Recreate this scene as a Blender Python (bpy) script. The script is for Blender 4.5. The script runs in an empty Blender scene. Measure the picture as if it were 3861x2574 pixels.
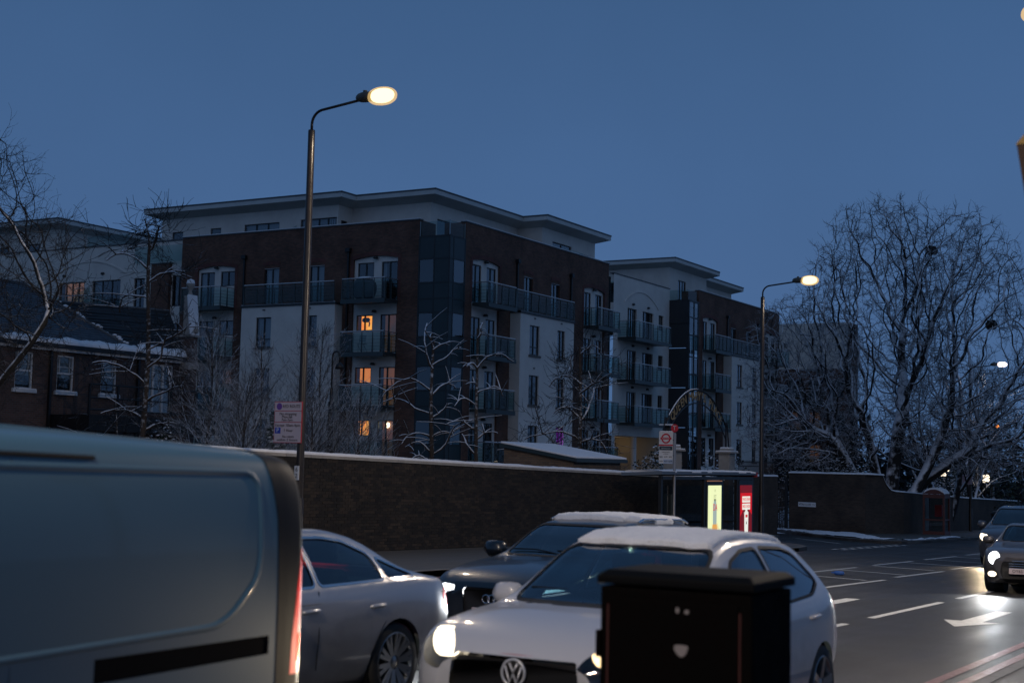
import bpy, bmesh, math, random
import numpy as np
from mathutils import Vector, Matrix
S = bpy.context.scene
C = S.collection
R = math.radians
RND = random.Random(7)

# ------------------------------------------------------------------ camera
# world axes: X runs along the road (downhill), Y across it (away from the camera), Z up
YAW, PITCH, ROLL = R(30.0), R(4.82), R(1.27)
CAMZ = 1.79
GR = 0.021                                   # the road falls 2.1 % along +X
def gz(x, y=0.0):
    if x > 130: return -GR * 130 - 0.004 * (x - 130)
    if x < -60: return GR * 60
    return -GR * x
cp, sp, cr, sr = math.cos(PITCH), math.sin(PITCH), math.cos(ROLL), math.sin(ROLL)
_M = np.array([[cr, -sr, 0], [sr, cr, 0], [0, 0, 1]]) @ np.array([[1, 0, 0], [0, sp, -cp], [0, cp, sp]])
_W = np.array([[math.sin(YAW), math.cos(YAW), 0], [-math.cos(YAW), math.sin(YAW), 0], [0, 0, 1]])
_B = _W @ _M.T
cam = bpy.data.cameras.new('camera'); camo = bpy.data.objects.new('camera', cam); C.objects.link(camo)
rt, dn, fw = _B[:, 0], _B[:, 1], _B[:, 2]
camo.matrix_world = Matrix(((rt[0], -dn[0], -fw[0], 0), (rt[1], -dn[1], -fw[1], 0), (rt[2], -dn[2], -fw[2], CAMZ), (0, 0, 0, 1)))
cam.sensor_width = 36; cam.lens = 50.0; cam.clip_start = 0.05; cam.clip_end = 3000
cam.dof.use_dof = True; cam.dof.focus_distance = 55; cam.dof.aperture_fstop = 2.4
S.camera = camo

# ------------------------------------------------------------------ sky, sun, exposure
SUN_EL, SUN_ROT = R(-3.2), R(200)
w = bpy.data.worlds.new('World'); S.world = w; w.use_nodes = True
nt = w.node_tree; nt.nodes.clear()
wo = nt.nodes.new('ShaderNodeOutputWorld'); bg = nt.nodes.new('ShaderNodeBackground')
sky = nt.nodes.new('ShaderNodeTexSky'); sky.sky_type = 'NISHITA'; sky.sun_disc = False
sky.sun_elevation = SUN_EL; sky.sun_rotation = SUN_ROT; sky.altitude = 0; sky.air_density = 1.0; sky.dust_density = 0.3; sky.ozone_density = 3.0
# the thick evening overcast evens the clear sky out
mx = nt.nodes.new('ShaderNodeMix'); mx.data_type = 'RGBA'; mx.inputs[0].default_value = 0.96
sc_ = nt.nodes.new('ShaderNodeVectorMath'); sc_.operation = 'SCALE'; sc_.inputs['Scale'].default_value = 1.2
nt.links.new(sky.outputs[0], sc_.inputs[0]); nt.links.new(sc_.outputs[0], mx.inputs[6])
# overcast: a little paler towards the horizon, with faint soft cloud, the same all round
tcw = nt.nodes.new('ShaderNodeTexCoord'); sxw = nt.nodes.new('ShaderNodeSeparateXYZ'); nt.links.new(tcw.outputs['Generated'], sxw.inputs[0])
rpw = nt.nodes.new('ShaderNodeValToRGB'); ew = rpw.color_ramp.elements
ew[0].position = 0.0; ew[0].color = (.68, 1.38, 2.86, 1); ew[1].position = 1.0; ew[1].color = (.36, .92, 2.0, 1)
for p_, c_ in ((.12, (.67, 1.41, 3.02, 1)), (.20, (.61, 1.34, 2.90, 1)), (.34, (.47, 1.10, 2.42, 1))): e_ = rpw.color_ramp.elements.new(p_); e_.color = c_
cnw = nt.nodes.new('ShaderNodeTexNoise'); cnw.inputs['Scale'].default_value = 2.6; cnw.inputs['Detail'].default_value = 5; nt.links.new(tcw.outputs['Generated'], cnw.inputs['Vector'])
cmw = nt.nodes.new('ShaderNodeMapRange'); cmw.inputs[1].default_value = .3; cmw.inputs[2].default_value = .7; cmw.inputs[3].default_value = .92; cmw.inputs[4].default_value = 1.06
nt.links.new(sxw.outputs[2], rpw.inputs[0]); nt.links.new(cnw.outputs['Fac'], cmw.inputs[0])
muw = nt.nodes.new('ShaderNodeVectorMath'); muw.operation = 'SCALE'; nt.links.new(rpw.outputs[0], muw.inputs[0]); nt.links.new(cmw.outputs[0], muw.inputs['Scale'])
nt.links.new(muw.outputs[0], mx.inputs[7])
nt.links.new(mx.outputs[2], bg.inputs[0]); bg.inputs[1].default_value = 0.1
nt.links.new(bg.outputs[0], wo.inputs[0])
sl = bpy.data.lights.new('sun', 'SUN'); sl.energy = 0.09; sl.angle = R(70); sl.color = (1.0, 0.84, 0.66)
so = bpy.data.objects.new('sun', sl); C.objects.link(so); so.rotation_euler = Vector((.80, .60, -.75)).to_track_quat('-Z', 'Y').to_euler()   # soft warm fill added from behind the viewer against the blue sky light
S.view_settings.view_transform = 'Standard'; S.view_settings.look = 'None'
S.view_settings.exposure = 0.0; S.view_settings.gamma = 1.0; S.view_settings.use_curve_mapping = False
S.render.engine = 'CYCLES'
cy = S.cycles
cy.use_denoising = True
try: cy.denoiser = 'OPENIMAGEDENOISE'
except Exception: pass
cy.max_bounces = 6; cy.diffuse_bounces = 2; cy.glossy_bounces = 3; cy.transmission_bounces = 4; cy.transparent_max_bounces = 12
cy.sample_clamp_indirect = 4.0; cy.caustics_reflective = False; cy.caustics_refractive = False
cy.volume_bounces = 0

# ------------------------------------------------------------------ materials
MATS = {}
def _new(name):
    m = bpy.data.materials.new(name); m.use_nodes = True; MATS[name] = m
    t = m.node_tree; b = t.nodes['Principled BSDF']
    return m, t, b
def wpos(t):
    g = t.nodes.new('ShaderNodeNewGeometry'); return g.outputs['Position']
def pm(name, col, rough=0.6, metal=0.0, col2=None, nscale=3.0, bump=0.0, bscale=None, spec=0.5, coat=0.0, rvar=0.0, detail=6):
    m, t, b = _new(name)
    b.inputs['Base Color'].default_value = (*col, 1); b.inputs['Roughness'].default_value = rough
    b.inputs['Metallic'].default_value = metal; b.inputs['Specular IOR Level'].default_value = spec
    b.inputs['Coat Weight'].default_value = coat; b.inputs['Coat Roughness'].default_value = 0.04
    if col2 is not None or rvar:
        n = t.nodes.new('ShaderNodeTexNoise'); n.inputs['Scale'].default_value = nscale; n.inputs['Detail'].default_value = detail
        n.inputs['Roughness'].default_value = 0.65
        tc = t.nodes.new('ShaderNodeTexCoord'); t.links.new(tc.outputs['Object'], n.inputs['Vector'])
        rp = t.nodes.new('ShaderNodeMapRange'); rp.inputs[1].default_value = 0.3; rp.inputs[2].default_value = 0.7
        t.links.new(n.outputs['Fac'], rp.inputs[0])
        if col2 is not None:
            mi = t.nodes.new('ShaderNodeMix'); mi.data_type = 'RGBA'
            mi.inputs[6].default_value = (*col, 1); mi.inputs[7].default_value = (*col2, 1)
            t.links.new(rp.outputs[0], mi.inputs[0]); t.links.new(mi.outputs[2], b.inputs['Base Color'])
        if rvar:
            r2 = t.nodes.new('ShaderNodeMapRange'); r2.inputs[3].default_value = rough - rvar; r2.inputs[4].default_value = rough + rvar
            t.links.new(rp.outputs[0], r2.inputs[0]); t.links.new(r2.outputs[0], b.inputs['Roughness'])
    if bump:
        n2 = t.nodes.new('ShaderNodeTexNoise'); n2.inputs['Scale'].default_value = bscale or 40; n2.inputs['Detail'].default_value = 4
        tc = t.nodes.new('ShaderNodeTexCoord'); t.links.new(tc.outputs['Object'], n2.inputs['Vector'])
        bp = t.nodes.new('ShaderNodeBump'); bp.inputs['Strength'].default_value = bump; bp.inputs['Distance'].default_value = 0.02
        t.links.new(n2.outputs['Fac'], bp.inputs['Height']); t.links.new(bp.outputs[0], b.inputs['Normal'])
    return m
def em(name, col, strength, noise=None, col2=None):
    m, t, b = _new(name)
    b.inputs['Base Color'].default_value = (col[0] * .3, col[1] * .3, col[2] * .3, 1)
    b.inputs['Emission Color'].default_value = (*col, 1); b.inputs['Emission Strength'].default_value = strength
    b.inputs['Roughness'].default_value = 0.4
    if noise:
        n = t.nodes.new('ShaderNodeTexNoise'); n.inputs['Scale'].default_value = noise; n.inputs['Detail'].default_value = 3
        t.links.new(wpos(t), n.inputs['Vector'])
        rp = t.nodes.new('ShaderNodeMapRange'); rp.inputs[1].default_value = 0.35; rp.inputs[2].default_value = 0.65
        t.links.new(n.outputs['Fac'], rp.inputs[0])
        mi = t.nodes.new('ShaderNodeMix'); mi.data_type = 'RGBA'
        mi.inputs[6].default_value = (*col, 1); mi.inputs[7].default_value = (*(col2 or col), 1)
        t.links.new(rp.outputs[0], mi.inputs[0]); t.links.new(mi.outputs[2], b.inputs['Emission Color'])
    return m
def glass(name, tint, refl=0.5, rough=0.02):
    """a thin pane: part mirror, part tinted see-through"""
    m, t, b = _new(name); t.nodes.remove(b)
    o = t.nodes['Material Output']
    g = t.nodes.new('ShaderNodeBsdfGlossy'); g.inputs['Roughness'].default_value = rough; g.inputs['Color'].default_value = (.95, .97, 1, 1)
    tr = t.nodes.new('ShaderNodeBsdfTransparent'); tr.inputs['Color'].default_value = (*tint, 1)
    lw = t.nodes.new('ShaderNodeLayerWeight'); lw.inputs['Blend'].default_value = 0.5
    pw = t.nodes.new('ShaderNodeMath'); pw.operation = 'POWER'; pw.inputs[1].default_value = 3.2
    mr = t.nodes.new('ShaderNodeMapRange'); mr.inputs[3].default_value = refl * 0.16; mr.inputs[4].default_value = min(1, refl * 1.5)
    ms = t.nodes.new('ShaderNodeMixShader')
    t.links.new(lw.outputs['Facing'], pw.inputs[0]); t.links.new(pw.outputs[0], mr.inputs[0]); t.links.new(mr.outputs[0], ms.inputs[0])
    t.links.new(tr.outputs[0], ms.inputs[1]); t.links.new(g.outputs[0], ms.inputs[2]); t.links.new(ms.outputs[0], o.inputs['Surface'])
    return m
def brickmat(name, c1, c2, mortar, bw=0.225, bh=0.075, mort=0.012, dirt=(0.5, 1.0)):
    m, t, b = _new(name)
    g = t.nodes.new('ShaderNodeNewGeometry')
    sp_ = t.nodes.new('ShaderNodeSeparateXYZ'); t.links.new(g.outputs['Position'], sp_.inputs[0])
    sn = t.nodes.new('ShaderNodeSeparateXYZ'); t.links.new(g.outputs['True Normal'], sn.inputs[0])
    ab = t.nodes.new('ShaderNodeMath'); ab.operation = 'ABSOLUTE'; t.links.new(sn.outputs[0], ab.inputs[0])
    gt = t.nodes.new('ShaderNodeMath'); gt.operation = 'GREATER_THAN'; gt.inputs[1].default_value = 0.7; t.links.new(ab.outputs[0], gt.inputs[0])
    mi = t.nodes.new('ShaderNodeMix'); mi.data_type = 'FLOAT'
    t.links.new(gt.outputs[0], mi.inputs[0]); t.links.new(sp_.outputs[0], mi.inputs[2]); t.links.new(sp_.outputs[1], mi.inputs[3])
    cb = t.nodes.new('ShaderNodeCombineXYZ'); t.links.new(mi.outputs[0], cb.inputs[0]); t.links.new(sp_.outputs[2], cb.inputs[1])
    bt = t.nodes.new('ShaderNodeTexBrick'); bt.inputs['Scale'].default_value = 1.0
    bt.inputs['Brick Width'].default_value = bw; bt.inputs['Row Height'].default_value = bh; bt.inputs['Mortar Size'].default_value = mort
    bt.inputs['Color1'].default_value = (*c1, 1); bt.inputs['Color2'].default_value = (*c2, 1); bt.inputs['Mortar'].default_value = (*mortar, 1)
    bt.inputs['Bias'].default_value = -0.1; bt.inputs['Mortar Smooth'].default_value = 0.3
    t.links.new(cb.outputs[0], bt.inputs['Vector'])
    n = t.nodes.new('ShaderNodeTexNoise'); n.inputs['Scale'].default_value = 0.9; n.inputs['Detail'].default_value = 7; t.links.new(g.outputs['Position'], n.inputs['Vector'])
    rp = t.nodes.new('ShaderNodeMapRange'); rp.inputs[1].default_value = 0.3; rp.inputs[2].default_value = 0.7; rp.inputs[3].default_value = dirt[0]; rp.inputs[4].default_value = dirt[1]
    t.links.new(n.outputs['Fac'], rp.inputs[0])
    mu = t.nodes.new('ShaderNodeVectorMath'); mu.operation = 'SCALE'; t.links.new(bt.outputs['Color'], mu.inputs[0]); t.links.new(rp.outputs[0], mu.inputs['Scale'])
    t.links.new(mu.outputs[0], b.inputs['Base Color']); b.inputs['Roughness'].default_value = 0.85
    bp = t.nodes.new('ShaderNodeBump'); bp.inputs['Strength'].default_value = 0.6; bp.inputs['Distance'].default_value = 0.01; bp.invert = True
    t.links.new(bt.outputs['Fac'], bp.inputs['Height']); t.links.new(bp.outputs[0], b.inputs['Normal'])
    return m
def barkmat(name, bark, snow_lo, snow_hi, nscale=6.0):
    """bark with snow lying on whatever faces up"""
    m, t, b = _new(name)
    g = t.nodes.new('ShaderNodeNewGeometry'); s_ = t.nodes.new('ShaderNodeSeparateXYZ'); t.links.new(g.outputs['Normal'], s_.inputs[0])
    n = t.nodes.new('ShaderNodeTexNoise'); n.inputs['Scale'].default_value = nscale; n.inputs['Detail'].default_value = 4; t.links.new(g.outputs['Position'], n.inputs['Vector'])
    ad = t.nodes.new('ShaderNodeMath'); ad.operation = 'MULTIPLY_ADD'; ad.inputs[1].default_value = 0.9; t.links.new(n.outputs['Fac'], ad.inputs[0]); t.links.new(s_.outputs[2], ad.inputs[2])
    mr = t.nodes.new('ShaderNodeMapRange'); mr.inputs[1].default_value = snow_lo + .45; mr.inputs[2].default_value = snow_hi + .45; t.links.new(ad.outputs[0], mr.inputs[0])
    mi = t.nodes.new('ShaderNodeMix'); mi.data_type = 'RGBA'; mi.inputs[6].default_value = (*bark, 1); mi.inputs[7].default_value = (.8, .82, .86, 1)
    t.links.new(mr.outputs[0], mi.inputs[0]); t.links.new(mi.outputs[2], b.inputs['Base Color']); b.inputs['Roughness'].default_value = 0.85
    return m

pm('snow', (.88, .89, .91), .75, col2=(.78, .79, .82), nscale=9, bump=.9, bscale=45)
pm('render_white', (.80, .76, .70), .85, col2=(.66, .62, .57), nscale=.7, bump=.1, bscale=60)
pm('panel_white', (.80, .76, .71), .8, col2=(.70, .67, .62), nscale=1.2)
pm('fascia', (.62, .66, .66), .7, col2=(.52, .55, .55), nscale=.5)
pm('frame_dark', (.025, .028, .03), .45)
pm('cladding', (.030, .046, .050), .4, col2=(.022, .034, .038), nscale=1.5)
pm('cladding_dark', (.03, .034, .038), .6, col2=(.022, .025, .03), nscale=1.5)
pm('steel', (.06, .075, .075), .4, metal=.3)
pm('rail_metal', (.30, .33, .34), .35, metal=.6)
pm('black_iron', (.012, .012, .013), .45)
pm('pole_paint', (.018, .014, .011), .35, col2=(.03, .022, .016), nscale=5, rvar=.08)
pm('interior_dark', (.025, .026, .03), .9)
pm('curtain', (.42, .45, .48), .9, col2=(.3, .33, .36), nscale=14)
pm('blind', (.55, .42, .30), .9)
pm('stone', (.38, .36, .33), .85, col2=(.27, .25, .23), nscale=3, bump=.2)
pm('slate', (.05, .065, .085), .45, col2=(.03, .04, .055), nscale=3, rvar=.12)
pm('slate_dark', (.018, .022, .028), .6, col2=(.010, .012, .016), nscale=3)  # darker copy of slate that carries the shade of the steep slope
pm('white_paint', (.72, .73, .74), .5)
pm('pvc', (.6, .61, .62), .45)
pm('lead', (.09, .10, .11), .6)
pm('concrete', (.16, .155, .15), .8, col2=(.10, .098, .095), nscale=2, bump=.15)
brickmat('brick_apartment', (.21, .095, .062), (.11, .052, .038), (.10, .08, .065), dirt=(.6, 1.1))
brickmat('brick_red', (.24, .075, .058), (.16, .05, .042), (.10, .08, .07))
brickmat('brick_house', (.13, .07, .055), (.075, .042, .036), (.11, .10, .095), dirt=(.6, 1.05))
brickmat('brick_shed', (.22, .15, .10), (.13, .085, .06), (.12, .105, .09), dirt=(.7, 1.05))
glass('pane', (.60, .68, .70), .75)
glass('teal_glass', (.55, .72, .72), .22)
glass('car_glass', (.30, .44, .47), .62, .01)
glass('shelter_glass', (.55, .55, .52), .25)
em('lit_orange', (1.0, .22, .035), .95, 2.2, (1.0, .32, .06))
em('lit_yellow', (1.0, .40, .06), 1.7, 2.5, (1.0, .24, .03))
em('lit_dim', (1.0, .28, .06), .22, 1.5, (.6, .25, .1))
em('lit_low', (1.0, .36, .15), .09, 1.5, (.5, .3, .2))
em('lit_pale', (.95, .42, .22), .24, 2.0, (.7, .3, .16))
em('lit_purple', (.45, .01, 1.0), 8, 3, (.62, .02, .9))
em('lit_white', (1.0, .82, .55), 9)
em('lamp_lens', (1.0, .80, .42), 3.0)
em('lamp_lens_far', (1.0, .86, .86), 3.5)
em('globe', (1.0, .84, .62), 2.2)
def halo_shell(name, col, strength, clear):
    """halo of light put in as an added bowl: glows weakly and lets the lamp inside show"""
    m, t, b = _new(name); t.nodes.remove(b); o = t.nodes['Material Output']
    e = t.nodes.new('ShaderNodeEmission'); e.inputs[0].default_value = (*col, 1); e.inputs[1].default_value = strength
    tr = t.nodes.new('ShaderNodeBsdfTransparent'); ms = t.nodes.new('ShaderNodeMixShader'); ms.inputs[0].default_value = 1 - clear
    t.links.new(tr.outputs[0], ms.inputs[1]); t.links.new(e.outputs[0], ms.inputs[2]); t.links.new(ms.outputs[0], o.inputs['Surface'])
halo_shell('lamp_halo', (1.0, .66, .26), 1.1, .6)
em('globe_orange', (1.0, .28, .05), 5)

# ------------------------------------------------------------------ mesh helpers
class MB:
    def __init__(s): s.v = []; s.f = []
    def quad(s, a, b, c, d):
        n = len(s.v); s.v += [tuple(a), tuple(b), tuple(c), tuple(d)]; s.f.append((n, n + 1, n + 2, n + 3)); return s
    def poly(s, pts):
        n = len(s.v); s.v += [tuple(p) for p in pts]; s.f.append(tuple(range(n, n + len(pts)))); return s
    def box(s, x0, x1, y0, y1, z0, z1):
        n = len(s.v)
        s.v += [(x0, y0, z0), (x1, y0, z0), (x1, y1, z0), (x0, y1, z0), (x0, y0, z1), (x1, y0, z1), (x1, y1, z1), (x0, y1, z1)]
        s.f += [tuple(n + i for i in q) for q in ((0, 3, 2, 1), (4, 5, 6, 7), (0, 1, 5, 4), (1, 2, 6, 5), (2, 3, 7, 6), (3, 0, 4, 7))]
        return s
    def prism(s, pts, a, b):
        """polygon pts (list of 3d points) swept by vector from offset a to offset b"""
        n = len(s.v); k = len(pts); a = Vector(a); b = Vector(b)
        s.v += [tuple(Vector(p) + a) for p in pts] + [tuple(Vector(p) + b) for p in pts]
        s.f.append(tuple(range(n + k - 1, n - 1, -1))); s.f.append(tuple(range(n + k, n + 2 * k)))
        for i in range(k): j = (i + 1) % k; s.f.append((n + i, n + j, n + k + j, n + k + i))
        return s
    def tube(s, pts, rad, sides=8, cap=True):
        P = [Vector(p) for p in pts]
        rs = rad if hasattr(rad, '__len__') else [rad] * len(P)
        n0 = len(s.v); up = Vector((0, 0, 1)); prev = None
        for i, p in enumerate(P):
            if i == 0: d = P[1] - P[0]
            elif i == len(P) - 1: d = P[-1] - P[-2]
            else: d = (P[i + 1] - P[i]).normalized() + (P[i] - P[i - 1]).normalized()
            d.normalize()
            if prev is None:
                a = up if abs(d.z) < .9 else Vector((1, 0, 0)); x = d.cross(a).normalized()
            else:
                x = (prev - d * prev.dot(d)).normalized()
            prev = x; y = d.cross(x)
            for k in range(sides):
                t = 2 * math.pi * k / sides; s.v.append(tuple(p + (x * math.cos(t) + y * math.sin(t)) * rs[i]))
        for i in range(len(P) - 1):
            for k in range(sides):
                a = n0 + i * sides + k; b = n0 + i * sides + (k + 1) % sides
                s.f.append((a, b, b + sides, a + sides))
        if cap:
            s.f.append(tuple(n0 + k for k in range(sides - 1, -1, -1)))
            e = n0 + (len(P) - 1) * sides; s.f.append(tuple(e + k for k in range(sides)))
        return s
    def lathe(s, prof, c, n=24, axis='z'):
        """prof: list of (r, h) turned about an axis through c"""
        n0 = len(s.v)
        for r, h in prof:
            for k in range(n):
                t = 2 * math.pi * k / n; a, b = r * math.cos(t), r * math.sin(t)
                s.v.append((c[0] + a, c[1] + b, c[2] + h) if axis == 'z' else (c[0] + a, c[1] + h, c[2] + b) if axis == 'y' else (c[0] + h, c[1] + a, c[2] + b))
        for i in range(len(prof) - 1):
            for k in range(n):
                a = n0 + i * n + k; b = n0 + i * n + (k + 1) % n
                s.f.append((a, b, b + n, a + n))
        return s
    def mesh(s, name, mat, smooth=False):
        me = bpy.data.meshes.new(name); me.from_pydata(s.v, [], s.f); me.update()
        if mat: me.materials.append(MATS[mat] if isinstance(mat, str) else mat)
        if smooth: me.polygons.foreach_set('use_smooth', [True] * len(me.polygons))
        return me
def link(name, me, parent=None, loc=None):
    o = bpy.data.objects.new(name, me); C.objects.link(o)
    if loc is not None: o.location = loc
    if parent is not None:
        o.parent = parent
        if parent.get('_wl'): o.matrix_parent_inverse = Matrix.Translation(-Vector(parent.get('_base')))
    return o
def part(name, mb, mat, parent=None, smooth=False, bevel=0):
    """mesh in world coordinates when the parent says so (_wl), else local"""
    me = mb.mesh(name, mat, smooth) if isinstance(mb, MB) else mb
    if bevel:
        bm = bmesh.new(); bm.from_mesh(me)
        bmesh.ops.remove_doubles(bm, verts=bm.verts, dist=1e-5)
        bmesh.ops.bevel(bm, geom=[e for e in bm.edges if e.calc_face_angle(0) > .5], offset=bevel, segments=2, profile=.6, affect='EDGES', clamp_overlap=True)
        bm.to_mesh(me); bm.free()
    return link(name, me, parent)
def tag(o, label=None, cat=None, group=None, kind=None):
    if label: o['label'] = label
    if cat: o['category'] = cat
    if group: o['group'] = group
    if kind: o['kind'] = kind
    return o
def thing(name, base, label, cat, group=None, world=True):
    o = bpy.data.objects.new(name, None); o.empty_display_size = .3; C.objects.link(o); o.location = base
    if world: o['_wl'] = 1; o['_base'] = list(base)
    return tag(o, label, cat, group)
def sub(name, mb, mat, par, smooth=False, bevel=0):
    """a sub-part: child of a part whose mesh is in world coordinates (part origin sits at the world origin)"""
    me = mb.mesh(name, mat, smooth) if isinstance(mb, MB) else mb
    o = bpy.data.objects.new(name, me); C.objects.link(o); o.parent = par
    return o
def textmesh(txt, size, mat, align='CENTER', extrude=.002):
    cu = bpy.data.curves.new('t', 'FONT'); cu.body = txt; cu.size = size; cu.align_x = align; cu.align_y = 'CENTER'; cu.extrude = extrude
    cu.resolution_u = 2
    o = bpy.data.objects.new('t', cu); me = bpy.data.meshes.new_from_object(o)
    bpy.data.objects.remove(o); bpy.data.curves.remove(cu)
    me.materials.clear(); me.materials.append(MATS[mat]); me.name = 'lettering'
    return me
def place_text(name, txt, size, mat, parent, pos, right, up=(0, 0, 1), width=None, extrude=.002):
    me = textmesh(txt, size, mat, extrude=extrude)
    r = Vector(right).normalized(); u = Vector(up).normalized(); n = r.cross(u).normalized()
    if width:
        xs = [v.co.x for v in me.vertices]; k = width / max(1e-6, max(xs) - min(xs))
        for v in me.vertices: v.co.x *= k
    M4 = Matrix(((r.x, u.x, n.x, pos[0]), (r.y, u.y, n.y, pos[1]), (r.z, u.z, n.z, pos[2]), (0, 0, 0, 1)))
    me.transform(M4)
    return part(name, me, None, parent)
# ------------------------------------------------------------------ ground, road, pavements
def asphalt(name, c1, c2, r0, r1, wet=1.0):
    m, t, b = _new(name)
    P = wpos(t)
    n1 = t.nodes.new('ShaderNodeTexNoise'); n1.inputs['Scale'].default_value = .35; n1.inputs['Detail'].default_value = 6; t.links.new(P, n1.inputs['Vector'])
    n2 = t.nodes.new('ShaderNodeTexNoise'); n2.inputs['Scale'].default_value = 55; n2.inputs['Detail'].default_value = 3; t.links.new(P, n2.inputs['Vector'])
    mp = t.nodes.new('ShaderNodeMapping'); mp.inputs['Scale'].default_value = (.06, 1.1, 1); t.links.new(P, mp.inputs['Vector'])
    n3 = t.nodes.new('ShaderNodeTexNoise'); n3.inputs['Scale'].default_value = 1.0; n3.inputs['Detail'].default_value = 5; t.links.new(mp.outputs[0], n3.inputs['Vector'])
    a = t.nodes.new('ShaderNodeMath'); a.operation = 'ADD'; t.links.new(n1.outputs['Fac'], a.inputs[0]); t.links.new(n3.outputs['Fac'], a.inputs[1])
    mr = t.nodes.new('ShaderNodeMapRange'); mr.inputs[1].default_value = .75; mr.inputs[2].default_value = 1.25; mr.inputs[3].default_value = r0; mr.inputs[4].default_value = r1
    t.links.new(a.outputs[0], mr.inputs[0]); t.links.new(mr.outputs[0], b.inputs['Roughness'])
    mi = t.nodes.new('ShaderNodeMix'); mi.data_type = 'RGBA'; mi.inputs[6].default_value = (*c1, 1); mi.inputs[7].default_value = (*c2, 1)
    t.links.new(n2.outputs['Fac'], mi.inputs[0]); t.links.new(mi.outputs[2], b.inputs['Base Color'])
    v = t.nodes.new('ShaderNodeTexVoronoi'); v.inputs['Scale'].default_value = 75; t.links.new(P, v.inputs['Vector'])
    ad = t.nodes.new('ShaderNodeMath'); ad.operation = 'ADD'; t.links.new(v.outputs['Distance'], ad.inputs[0]); t.links.new(n2.outputs['Fac'], ad.inputs[1])
    bp = t.nodes.new('ShaderNodeBump'); bp.inputs['Strength'].default_value = .55; bp.inputs['Distance'].default_value = .008
    t.links.new(ad.outputs[0], bp.inputs['Height']); t.links.new(bp.outputs[0], b.inputs['Normal'])
    b.inputs['Specular IOR Level'].default_value = .28
    return m
asphalt('asphalt', (.020, .020, .021), (.042, .040, .038), .36, .56)
asphalt('paving', (.085, .080, .075), (.12, .115, .105), .38, .62)
pm('marking', (.78, .78, .74), .5, col2=(.52, .52, .50), nscale=14, rvar=.12, bump=.3, bscale=80)
pm('marking_red', (.38, .16, .14), .4, col2=(.26, .10, .09), nscale=14, rvar=.1, bump=.3, bscale=80)
pm('kerb_granite', (.20, .19, .18), .6, col2=(.13, .125, .12), nscale=12, bump=.2)
pm('soil', (.05, .045, .035), .95, col2=(.03, .04, .02), nscale=1.5, bump=.4, bscale=8)

def sheet(name, poly, dz, mat, step=4.0, parent=None, label=None, kind='structure', thick=None):
    """a horizontal polygon laid on the falling ground, cut in strips along X so that it follows gz"""
    bm = bmesh.new()
    f = bm.faces.new([bm.verts.new((x, y, 0)) for x, y in poly]); bm.normal_update()
    if f.normal.z < 0: f.normal_flip()
    xs = [p[0] for p in poly]
    x = math.ceil(min(xs) / step) * step
    while x < max(xs):
        bmesh.ops.bisect_plane(bm, geom=bm.verts[:] + bm.edges[:] + bm.faces[:], dist=1e-4, plane_co=(x, 0, 0), plane_no=(1, 0, 0)); x += step
    if thick:
        r = bmesh.ops.extrude_face_region(bm, geom=bm.faces[:])
        for v in r['geom']:
            if isinstance(v, bmesh.types.BMVert): v.co.z += thick
    for v in bm.verts: v.co.z += gz(v.co.x) + dz
    me = bpy.data.meshes.new(name); bm.to_mesh(me); bm.free(); me.materials.append(MATS[mat])
    o = link(name, me, parent)
    if parent is None: tag(o, label, kind=kind)
    return o
big = MB()
xs = [-400, -200, -60, -20, 0, 30, 60, 90, 130, 200, 400, 900, 1800]
ys = [-900, -300, -60, 0, 30, 60, 120, 300, 1200]
for i in range(len(xs) - 1):
    for j in range(len(ys) - 1):
        big.quad(*[(x, y, gz(x) - .03) for x, y in ((xs[i], ys[j]), (xs[i + 1], ys[j]), (xs[i + 1], ys[j + 1]), (xs[i], ys[j + 1]))])
tag(part('ground', big, 'soil'), kind='structure')
KN, KF = 2.95, 15.4                     # the near and the far kerb
road = sheet('road', [(-60, KN - .3), (130, KN - .3), (130, KF + .3), (-60, KF + .3)], 0, 'asphalt')
sheet('side_road', [(46.9, KF + .29), (60.4, KF + .29), (63, 19), (70.5, 24.2), (92, 38), (84, 42), (60, 26), (52.6, 20), (49.5, 17.0)], -.004, 'asphalt')
# pavements: raised 0.12 with kerb stones along their road edges
def pavement(name, poly, kerb, label):
    o = sheet(name, poly, 0.0, 'paving', thick=.12)
    L = 0.9
    for i in range(len(kerb) - 1):
        a, b = Vector(kerb[i]), Vector(kerb[i + 1]); d = (b - a); n = max(1, round(d.length / L)); d /= n
        for k in range(n):
            p, q = a + d * k, a + d * (k + 1)
            u = (q - p).normalized(); nn = Vector((-u.y, u.x)) * .13
            g = u * .006
            mb = MB()
            c = [p + g, q - g, q - g + nn, p + g + nn]
            mb.v = [(v.x, v.y, gz(v.x) - .05) for v in c] + [(v.x, v.y, gz(v.x) + .127) for v in c]
            mb.f = [(0, 3, 2, 1), (4, 5, 6, 7), (0, 1, 5, 4), (1, 2, 6, 5), (2, 3, 7, 6), (3, 0, 4, 7)]
            part('kerb_stone', mb, 'kerb_granite', o)
    return o
fl = [(8, KF), (46.0, KF), (47.6, KF + .25), (49.0, KF + .95), (50.3, 17.4), (53.2, 20.0), (61, 25.6), (70, 32.0)]
pav_far = pavement('pavement', fl + [(66, 36), (8, 36)], fl, None)
fr = [(76, 28.6), (68.6, 24.0), (61.2, 18.9), (59.4, 17.2), (58.9, 16.2), (59.6, KF + .15), (61.5, KF - .15), (70, KF - .3), (104, KF - .6)]
pav_side = pavement('pavement', fr + [(104, 19), (74, 20), (71, 22.5), (84, 31.5)], fr, None)
nr = [(110, KN), (10, KN), (-20, KN)]
pav_near = pavement('pavement', [(110, KN), (-20, KN), (-20, -9), (110, -9)], nr, None)

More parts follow.
